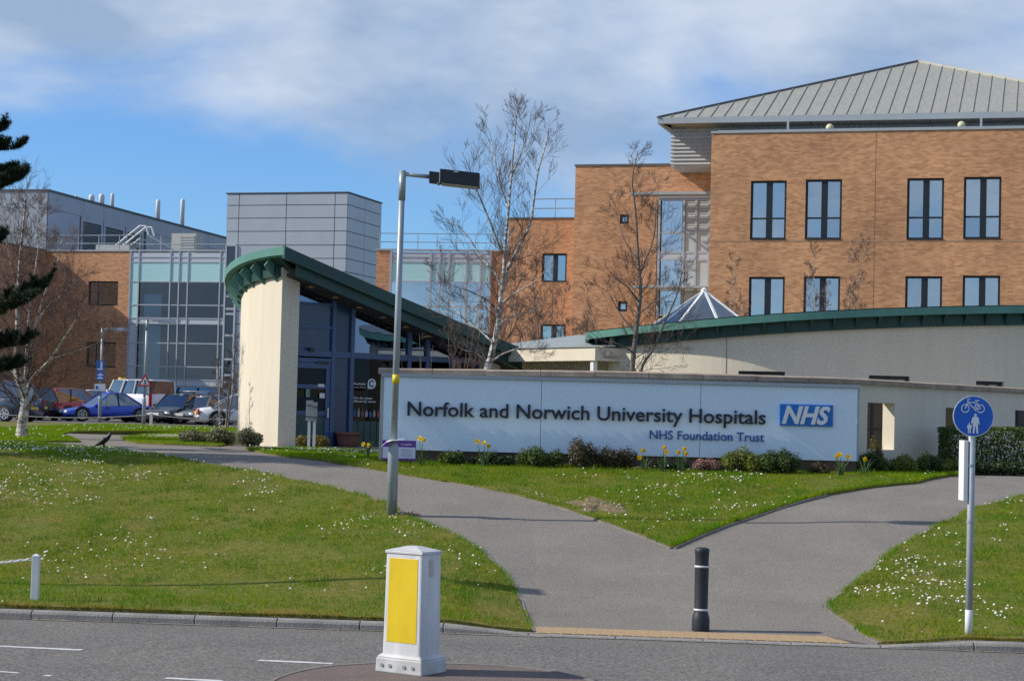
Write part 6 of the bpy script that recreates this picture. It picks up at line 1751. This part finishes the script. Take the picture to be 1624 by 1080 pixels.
tree('birch_tree', 'tallest bare silver birch rising behind the sign beside the lamp column', [
    (main, .085, .008),
    (L_([(793, 470), (806, 425), (829, 380), (842, 350), (853, 275), (867, 225), (871, 190)], D, .8), .045, .005),
    (L_([(799, 400), (790, 385), (772, 340), (755, 298), (742, 262), (733, 243)], D, -1.0), .032, .004),
    (L_([(796, 460), (783, 430), (764, 410), (742, 375), (722, 355), (706, 346)], D, .9), .030, .004),
    (L_([(792, 500), (775, 478), (745, 462), (707, 448), (688, 425)], D, -.9), .026, .004),
    (L_([(783, 545), (762, 525), (735, 505), (715, 480), (700, 470)], D, 1.0), .025, .004),
    (L_([(795, 482), (812, 468), (835, 455), (856, 440), (870, 420)], D, -.8), .024, .004),
    (L_([(790, 515), (815, 500), (845, 492), (868, 470)], D, 1.1), .020, .003),
    (L_([(778, 575), (800, 560), (835, 550), (870, 548)], D, -1.0), .018, .003),
    (L_([(776, 580), (755, 560), (735, 555), (715, 540)], D, -.4), .016, .003),
    (L_([(806, 330), (793, 290), (783, 240), (776, 205)], D, .6), .020, .003),
    (L_([(811, 280), (826, 245), (838, 205), (842, 180)], D, -.6), .018, .003)], 7, 'bark_birch', 'twig_dark', 6.6, 1.15, 2, 5, thin=.7, up=.4)
D2 = 38.4
tree('birch_tree', 'slender bare birch standing before the drum pavilion wall', [
    ([foot(1000, 640, D2)] + L_([(1002, 597), (1008, 534), (1014, 485), (1016, 458), (1012, 404), (1008, 335), (1003, 286), (1012, 240)], D2), .062, .006),
    ([foot(1008, 640, D2 + .2)] + L_([(1014, 598), (1038, 551), (1053, 514), (1072, 472), (1080, 440), (1086, 415)], D2 + .2, .7), .038, .004),
    (L_([(1013, 440), (1025, 410), (1038, 370), (1040, 330), (1045, 290)], D2, .5), .024, .003),
    (L_([(1014, 480), (995, 455), (975, 440), (955, 415)], D2, -.7), .022, .003),
    (L_([(1009, 530), (985, 500), (968, 470), (955, 455)], D2, .6), .022, .003),
    (L_([(1012, 500), (1035, 480), (1060, 470), (1075, 455)], D2, -.6), .018, .003),
    (L_([(1006, 560), (980, 545), (955, 540), (930, 520)], D2, -.5), .018, .003),
    (L_([(1010, 410), (992, 385), (980, 350), (974, 320)], D2, .5), .018, .003),
    (L_([(1005, 570), (1030, 555), (1065, 548), (1090, 540)], D2, -.7), .014, .003)], 11, 'bark_grey', 'twig_dark', 7.5, .9, 2, 5, thin=.8)
D3 = 47.0
tree('birch_tree', 'multi-stemmed white birch on the verge before the parked cars', [
    ([foot(34, 693, D3)] + L_([(36, 670), (39, 645), (39, 621), (27, 587), (28, 517), (30, 454), (33, 401), (40, 330), (44, 290)], D3), .14, .008),
    (L_([(40, 628), (47, 580), (57, 517), (72, 464), (91, 417), (98, 380)], D3, .8), .060, .005),
    (L_([(42, 625), (52, 599), (79, 571), (104, 533), (126, 498), (140, 470)], D3, -.7), .058, .005),
    (L_([(40, 615), (42, 560), (48, 480), (60, 400), (66, 340)], D3, -.9), .045, .005),
    (L_([(38, 622), (20, 590), (5, 540), (-10, 480), (-20, 420)], D3, .9), .045, .005),
    (L_([(56, 520), (72, 490), (95, 470), (120, 440)], D3, .5), .025, .004),
    (L_([(79, 571), (110, 560), (140, 550), (165, 540)], D3, -.7), .016, .003),
    (L_([(30, 470), (20, 430), (10, 380), (8, 330)], D3, -.4), .022, .004)], 13, 'bark_birch', 'twig_red', 10.5, 1.5, 2, 6, up=.3, thin=.7)
def small_tree(label, px_, py_, d, h_px, spread, seed, bark, twig, nst=3, group=None, nspr=7, Ls=.8, r=.03):
    global MINR
    MINR = .0024 * max(1, d / 42); rng = random.Random(seed); f = foot(px_, py_, d); k = d / FPX; limbs = []
    for i in range(nst):
        dx = rng.uniform(-1, 1) * spread * k; dy = rng.uniform(-1, 1) * spread * k; hh = h_px * k * rng.uniform(.75, 1.0) if i else h_px * k
        b = f if i == 0 else f + Vector((dx * .1, dy * .1, 0))
        limbs.append(([b, b + Vector((dx * .15, dy * .15, hh * .3)), b + Vector((dx * .5, dy * .5, hh * .65)), b + Vector((dx * .8, dy * .8, hh))], r if i == 0 else r * .75, .004))
    return tree('young_tree', label, limbs, seed, bark, twig, nspr * 1.0, Ls, 2, 5, group, thin=.9)
small_tree('thin white-stemmed sapling in the grey-green shrubs', 349, 687, 45.2, 150, 22, 3, 'bark_birch', 'twig_dark', 2, nspr=4, Ls=.5, r=.022)
small_tree('bare young tree in front of the tower foot', 359, 668, 70, 150, 34, 5, 'bark_grey', 'twig_dark', 3, nspr=3.5, Ls=1.2, r=.045)
small_tree('bare purple-twigged bush behind the sign under the green roof end', 722, 650, 41.5, 250, 70, 6, 'bark_grey', 'twig_red', 5, nspr=5, Ls=.55, r=.014)
small_tree('thin bare stems rising behind the sign at the glazed front', 672, 650, 40.0, 195, 45, 16, 'bark_grey', 'twig_red', 4, nspr=3, Ls=.35, r=.012)
small_tree('reddish bare birch clump against the lower brick block', 872, 640, 62, 285, 80, 8, 'bark_grey', 'twig_red', 7, nspr=7, Ls=1.0, r=.035)
small_tree('reddish bare birch against the lower brick block right of the clump', 930, 640, 63, 245, 45, 9, 'bark_grey', 'twig_red', 4, nspr=6, Ls=.9, r=.03)
small_tree('reddish bare tree behind the birch trunk at the glazed link', 795, 640, 60, 265, 65, 19, 'bark_grey', 'twig_red', 5, nspr=6, Ls=1.0, r=.03)
small_tree('thin bare birch behind the rooflight against the brick wing', 1153, 640, 63, 305, 42, 10, 'bark_birch', 'twig_red', 3, nspr=6, Ls=.8, r=.03)
small_tree('bare birch in front of the brick wing windows, straight stem', 1302, 640, 62, 322, 26, 14, 'bark_birch', 'twig_red', 2, nspr=6, Ls=.8, r=.035)
small_tree('bare birch in front of the brick wing windows, forked stem', 1324, 640, 61.5, 328, 50, 15, 'bark_birch', 'twig_red', 4, nspr=6, Ls=.8, r=.035)
small_tree('bare shrub at the shaded brick wing behind the cars', 12, 668, 100, 120, 60, 18, 'bark_grey', 'twig_red', 5, nspr=4, Ls=1.4, r=.05)

# pine whose trunk stands just outside the picture
rng = random.Random(31); nr = np.random.default_rng(31)
DP = 39.0; pf_ = foot(-95, 700, DP)
pt2 = thing('pine_tree', 'dark pine with long drooping boughs at the left lawn', 'tree', tuple(pf_))
mb = MB(); mb.tube([(0, 0, -.1), (.05, 0, 3), (.0, .05, 6), (.05, 0, 9.6)], [.20, .16, .10, .02], 10); mb.build('trunk', M['bark_brown'], pt2, True)
bo = MB(); shoots = []
def bough(p, d, L, r, lev):
    pts = [p]; q = p.copy(); dd = d.copy()
    for i in range(6):
        dd = (dd + Vector((rng.gauss(0, .07), rng.gauss(0, .07), rng.gauss(.05, .06)))).normalized(); q = q + dd * L / 6; pts.append(q)
    bo.tube(pts, [r * (1 - .8 * i / 6) for i in range(7)], 5, False)
    for i in range(1 if lev else 0, 6):
        shoots.append((pts[i], pts[i + 1]))
        for _ in range(2):
            u_ = Vector((rng.gauss(0, .5), rng.gauss(0, .5), rng.uniform(.1, .9))).normalized(); b_ = pts[i].lerp(pts[i + 1], rng.random()); shoots.append((b_, b_ + (u_ * .8 + dd * .5) * rng.uniform(.08, .17)))
    if lev:
        for i in range(15):
            f = rng.uniform(.25, 1.0); k = min(int(f * 6), 5); b = pts[k].lerp(pts[k + 1], f * 6 - k); ax = (pts[k + 1] - pts[k]).normalized()
            sg_ = rng.choice((-1, 1)); sd = Vector((-ax.y * sg_, ax.x * sg_, rng.uniform(.0, 1.3))); bough(b, (ax * .7 + sd * .6).normalized(), L * rng.uniform(.12, .27), r * .5, lev - 1)
tg = [(30, 240, .0), (26, 285, .5), (36, 308, -.5), (5, 225, .4), (70, 492, .2), (48, 506, -.6), (38, 550, .4), (2, 395, .3), (16, 590, -.3)]
for x, y, dy in tg:
    e = P(x, y, DP + dy) - pf_; L = math.hypot(e.x, e.y); s = Vector((0, 0, e.z - L * .12)); v_ = (e - s)
    bough(s, v_.normalized(), v_.length, .035, 1)
for i in range(26):
    a = rng.uniform(1.75, 4.6); z = rng.uniform(2.6, 9.0); L = (2.6 - .2 * (z - 2)) * rng.uniform(.7, 1.1); bough(Vector((0, 0, z)), Vector((math.cos(a), math.sin(a), rng.uniform(-.1, .25))), max(L, .5), .035, 1)
bo.build('boughs', M['bark_brown'], pt2)['kind'] = 'stuff'
V = []
for a, b in shoots:
    n = max(16, min(int(60 * (b - a).length / .12), 85))
    t_ = nr.random(n)[:, None]; A_, B_ = np.array(a), np.array(b); c = A_ + (B_ - A_) * t_; ax = (B_ - A_) / (np.linalg.norm(B_ - A_) + 1e-9)
    d = nr.normal(size=(n, 3)) ; d -= (d @ ax)[:, None] * ax * .6; d += ax * .6; d[:, 2] += .25; d /= np.linalg.norm(d, axis=1)[:, None]
    ln = nr.uniform(.06, .12, n)[:, None]; w = np.cross(d, nr.normal(size=(n, 3))); w /= np.linalg.norm(w, axis=1)[:, None]; w *= .0055
    V.append(np.stack([c - w, c + w, c + d * ln], 1).reshape(-1, 3))
V = np.concatenate(V); link('needles', arr_mesh('needles', V, np.arange(len(V)).reshape(-1, 3), M['pine_needle']), pt2)['kind'] = 'stuff'

# a second, fuller pine beyond the first, whose shade crosses the lawn and path
rr = random.Random(62); nr = np.random.default_rng(62)
q_ = Vector((-13.2, 34.5, H(-13.2, 34.5) - .05))
pt3 = thing('pine_tree', 'fuller dark pine beside the first, its shade crossing lawn and path', 'tree', tuple(q_))
mb = MB(); mb.tube([(0, 0, -.1), (.04, .03, 3), (-.03, .05, 6), (.02, 0, 9.0)], [.22, .17, .11, .02], 10); mb.build('trunk', M['bark_brown'], pt3, True)
bl, mb = [], MB()
for i in range(95):
    z = rr.uniform(2.2, 9.0); a = rr.uniform(0, 6.283); r_ = (2.75 - .22 * (z - 2)) * rr.uniform(.35, 1.0)
    c_ = (r_ * math.cos(a), r_ * math.sin(a), z + .15 * r_); mb.tube([(0, 0, z - .1), c_], [.03, .012], 5, False)
    bl.append((*c_, .55, .55, .28))
mb.build('boughs', M['bark_brown'], pt3)['kind'] = 'stuff'
v, f = leaf_cloud(bl, 38000, .07, nr)
link('needles', arr_mesh('needles', v, f, M['pine_needle']), pt3)['kind'] = 'stuff'
# ================================================================== parked vehicles
def car(label, px_, d, heading, kind, paint, L=4.2, W=1.74, Hh=1.45, plate_col=None, cat='car', rear_amber=False):
    """px_: photo column of the body centre; heading: degrees, 0 = nose towards +X"""
    p = P(px_, 660, d); z0 = H(p.x, d) + .004
    t = thing('parked_van' if kind == 'van' else 'parked_car', label, cat, (p.x, d, z0), R(heading), 'vehicles in the car park')
    pm = mat('paint_' + '_'.join('%d' % int(c * 1000) for c in paint), paint, .28, var=.12, vscale=1.2, coat=.7)
    # side profile: (x along length from nose 1 to tail 0, belt/bonnet height)
    prof = {'hatch': [(1.0, .42), (.985, .56), (.93, .64), (.74, .78), (.64, .86), (.30, .90), (.06, .92), (.0, .80), (.0, .45)],
            'coupe': [(1.0, .36), (.985, .50), (.94, .58), (.80, .70), (.66, .78), (.30, .84), (.10, .86), (.01, .78), (.0, .45)],
            'saloon': [(1.0, .42), (.985, .55), (.93, .64), (.72, .76), (.62, .82), (.30, .86), (.12, .88), (.01, .82), (.0, .45)],
            'van': [(1.0, .45), (.985, .72), (.94, .82), (.82, .95), (.76, 1.02), (.30, 1.02), (.03, 1.02), (.0, .98), (.0, .45)]}[kind]
    house = {'hatch': [(.73, .78), (.56, 1.0), (.16, .985), (.0 + .05, .88)], 'coupe': [(.69, .77), (.50, 1.0), (.34, .99), (.13, .86)], 'saloon': [(.71, .77), (.55, 1.0), (.30, .99), (.13, .86)], 'van': [(.80, .98), (.69, 1.0), (.05, 1.0), (.012, .98)]}[kind]
    zs = Hh / 1.45
    bot = .20
    def prz(x):
        for (a, za), (b, zb) in zip(prof, prof[1:]):
            if b <= x <= a: return (za + (zb - za) * ((a - x) / max(a - b, 1e-6))) * zs
        return prof[-1][1] * zs
    xs = [1.0, .99, .97, .93, .88, .82, .75, .68, .60, .5, .4, .3, .2, .12, .06, .025, .0]
    mb = MB(); rings = []
    for x in xs:
        e = abs(x - .5) * 2; wy = W / 2 * (1 - .22 * max(0, e - .72) ** 1.3 / .28 ** 1.3 * 1.0) ; zt = prz(x) if 0 < x < 1 else prz(clamp(x, .001, .999)) * .93
        X = (x - .5) * L; b_ = bot + (.06 if e > .95 else 0)
        rings.append([(X, -wy * .86, b_), (X, -wy, b_ + .12), (X, -wy * 1.0, zt * .62), (X, -wy * .975, zt * .88), (X, -wy * .84, zt * .99), (X, -wy * .4, zt * 1.015), (X, wy * .4, zt * 1.015), (X, wy * .84, zt * .99), (X, wy * .975, zt * .88), (X, wy, zt * .62), (X, wy, b_ + .12), (X, wy * .86, b_)])
    mb.loft(rings); mb.build('body', pm, t, True)
    # glasshouse
    hx = [(h[0] - .5) * L for h in house]; hz = [h[1] for h in house]
    zr = Hh; zbelt = lambda x: prz(clamp(x / L + .5, .001, .999)) * .97
    wb, wr = W / 2 * .90, W / 2 * .70 if kind != 'van' else W / 2 * .84
    lo = [(hx[0], zbelt(hx[0])), (hx[1], zbelt(hx[1])), (hx[2], zbelt(hx[2])), (hx[3], zbelt(hx[3]))]
    A0, A1, A2, A3 = [(x, z) for x, z in lo]
    r1, r2 = (hx[1], zr - .03), (hx[2], zr * hz[2] - .03)
    def gq(nm, pts, m): MB().add(pts, [tuple(range(len(pts)))]).build(nm, m, t)
    if kind == 'van': r2 = (hx[3] + .04, zr - .03); A2 = (hx[3] + .02, A3[1])
    for s in (-1, 1):
        q = [(A0[0], s * wb, A0[1]), (A2[0] if kind != 'van' else hx[3], s * wb, A2[1]), (r2[0], s * wr, r2[1]), (r1[0], s * wr, r1[1])]
        if kind != 'van': q.insert(2, (A3[0], s * wb * .96, A3[1]))
        gq('side_glass', q, M['glass_car'])
    gq('windscreen', [(A0[0], -wb, A0[1]), (A0[0], wb, A0[1]), (r1[0], wr, r1[1]), (r1[0], -wr, r1[1])], M['glass_car'])
    gq('rear_screen', [(A3[0], wb * .96, A3[1]), (A3[0], -wb * .96, A3[1]), (r2[0], -wr, r2[1]), (r2[0], wr, r2[1])], M['glass_car'])
    mb = MB(); xm = (r1[0] + r2[0]) / 2
    mb.loft([[(x, -w_, z), (x, -w_ * .6, z + .035), (x, w_ * .6, z + .035), (x, w_, z), (x, w_ * .9, z - .02), (x, -w_ * .9, z - .02)] for x, w_, z in ((r1[0] + .03, wr * .99, r1[1] - .01), (r1[0] - .15, wr * 1.02, r1[1] + .01), (xm, wr * 1.03, max(r1[1], r2[1]) + .012), (r2[0] + .12, wr * 1.02, r2[1] + .008), (r2[0] - .02, wr * .99, r2[1] - .01))]); mb.build('roof', pm, t, True)
    for s in (-1, 1):
        for (a, b) in (((A0[0], A0[1]), r1), ((A3[0], A3[1]), r2)):
            mb = MB(); mb.bar((a[0], s * wb * .985, a[1] - .03), (b[0], s * wr * 1.0, b[1] + .01), .05, .06); mb.build('pillar', pm, t)
        nb = (.5,) if kind != 'van' else (.34, .66)
        for f in nb:
            x = A0[0] * (1 - f) + A3[0] * f; x2 = r1[0] * (1 - f) + r2[0] * f
            mb = MB(); mb.bar((x, s * wb * 1.0, zbelt(x) - .02), (x2, s * wr * 1.01, zr - .02), .06 if kind != 'van' else .16, .05); mb.build('pillar', pm if kind in ('van',) else M['black_metal'], t)
        mb = MB(); xm_ = A0[0] - .18; mb.loft([[(xm_ + dx, s * (wb + y), zbelt(xm_) + .02 + z) for y, z in ((0, 0), (.16, .0), (.17, .12), (.02, .12))] for dx in (-.05, .05)]); mb.build('wing_mirror', pm, t, bevel=.015)
        mb = MB(); mb.tube([((.5 - .18) * L * .2, s * (W / 2 + .002), prz(.5) * .86), ((.5 - .18) * L * .2 - .16, s * (W / 2 + .002), prz(.5) * .86)], .012, 6); mb.build('door_handle', M['black_metal'], t)
    # wheels
    for s in (-1, 1):
        for x in (.5 - .185, -.5 + .18):
            wr_ = .31 if kind != 'van' else .33
            mb = MB(); cx_, cy_ = x * L, s * (W / 2 - .10)
            mb.loft([[(cx_ + r_ * math.cos(2 * math.pi * i / 20), cy_ + y, wr_ + r_ * math.sin(2 * math.pi * i / 20)) for i in range(20)] for r_, y in ((wr_ * .7, -s * .09), (wr_ * .96, -s * .1), (wr_, -s * .06), (wr_, s * .06), (wr_ * .96, s * .11), (wr_ * .66, s * .105))]); wh = mb.build('wheel', M['rubber'], t, True)
            mb = MB(); yo = cy_ + s * .108
            for k in range(6):
                a = k * math.pi / 3; mb.bar((cx_, yo, wr_), (cx_ + wr_ * .62 * math.cos(a), yo, wr_ + wr_ * .62 * math.sin(a)), .05, .02, (0, 1, 0))
            mb.loft([[(cx_ + r_ * math.cos(2 * math.pi * i / 20), yo + s * .003, wr_ + r_ * math.sin(2 * math.pi * i / 20)) for i in range(20)] for r_ in (wr_ * .56, wr_ * .68)], cap=False); mb.build('rim', M['alloy'], wh)
            mb = MB(); n = 16; mb.prism([(cx_ + wr_ * 1.16 * math.cos(math.pi * i / n), s * (W / 2 - .012), wr_ + wr_ * 1.16 * math.sin(math.pi * i / n)) for i in range(n + 1)] + [(cx_ - wr_ * 1.16, s * (W / 2 - .012), bot + .0), (cx_ + wr_ * 1.16, s * (W / 2 - .012), bot + .0)], (0, s * .016, 0)); mb.build('wheel_arch', M['rubber'], t)
    # lamps, plates, grille
    zf, zrr = prz(.97), prz(.03)
    for s in (-1, 1):
        y = s * W * .345
        mb = MB(); mb.lathe([(.02, -.03), (.12, -.02), (.13, .02), (.02, .03)], 14); hl = mb.build('headlight', M['lamp_clear'], t, True, loc=(L * .468, y, zf * .86)); hl.scale = (.7, 1.15, 2.4); hl.rotation_euler = (0, R(-25), 0)
        mb = MB(); hz_ = .62 if kind == 'van' else .24; mb.box(-L * .5 - .012, -L * .5 + .06, s * W * .5 - s * .19 - .075, s * W * .5 - s * .19 + .075, zrr * .98 - hz_, zrr * .98 - .02); mb.build('tail_light', M['lamp_red'], t, bevel=.02)
    mb = MB(); mb.box(L * .492, L * .506, -.26, .26, .36, .47); mb.build('front_plate', M['number_plate'], t)
    mb = MB(); mb.box(-L * .506, -L * .492, -.26, .26, .50, .61); mb.build('rear_plate', M['plate_yellow'], t)
    mb = MB(); mb.box(L * .485, L * .502, -W * .28, W * .28, .235, .33); mb.build('grille', M['black_metal'], t)
    return t
blue = (.012, .065, .52); white = (.72, .73, .75); black = (.012, .012, .015); silver = (.36, .38, .40); red = (.45, .012, .015); navy = (.02, .035, .075); grey = (.10, .11, .13)
car('bright blue sports coupe at the verge, parked nose towards the birch', 165, 83.0, 213, 'coupe', blue, 4.15, 1.74, 1.29)
v = car('white taxi van with a yellow roof beacon behind the blue coupe', 215, 86.0, 140, 'van', white, 3.7, 1.74, 1.90, cat='van')
mb = MB(); mb.box(.95, 1.15, -.16, .16, 1.875, 2.0); mb.build('roof_beacon', M['lamp_amber'], v, bevel=.02)
mb = MB(); mb.box(-1.87, -1.857, -.42, -.05, .72, 1.02); mb.build('door_sticker', mat('sticker', (.60, .16, .04), .5, var=.3, vscale=9), v)
car('dark blue car with red tail light at the verge beside the birch', -18, 76.5, 160, 'hatch', (.03, .05, .10), 4.3, 1.8, 1.62)
car('black hatchback seen from behind between the birch and the red car', 47, 83.0, 118, 'hatch', black, 4.0, 1.72, 1.45)
car('red car parked beside the blue coupe', 82, 86.5, 232, 'hatch', red, 4.0, 1.70, 1.42)
car('silver car behind the birch trunk', 42, 92.0, 20, 'hatch', silver, 4.2, 1.74, 1.50)
car('dark grey saloon behind the red car', 98, 94.0, 205, 'saloon', grey, 4.4, 1.76, 1.48)
car('white saloon mostly hidden behind the blue coupe', 142, 97.0, 200, 'saloon', white, 4.4, 1.76, 1.44)
car('dark people carrier beside the van, red lamp at its rear corner', 287, 90.0, 168, 'van', navy, 4.4, 1.8, 1.66)
car('dark blue estate with red rear lamp in front of the people carrier', 304, 86.5, 150, 'hatch', navy, 4.1, 1.72, 1.45)
car('black car nosing out beside the van rear', 286, 82.5, 245, 'hatch', black, 3.9, 1.68, 1.30)
car('grey car low behind the rope between the black car and white coupe', 318, 82.5, 250, 'hatch', (.16, .17, .19), 3.9, 1.68, 1.22)
car('grey saloon behind the white coupe', 330, 93.0, 170, 'saloon', (.22, .23, .25), 4.4, 1.76, 1.46)
car('white coupe half hidden by the curved cream wall', 396, 75.9, 16, 'coupe', white, 4.3, 1.78, 1.32)
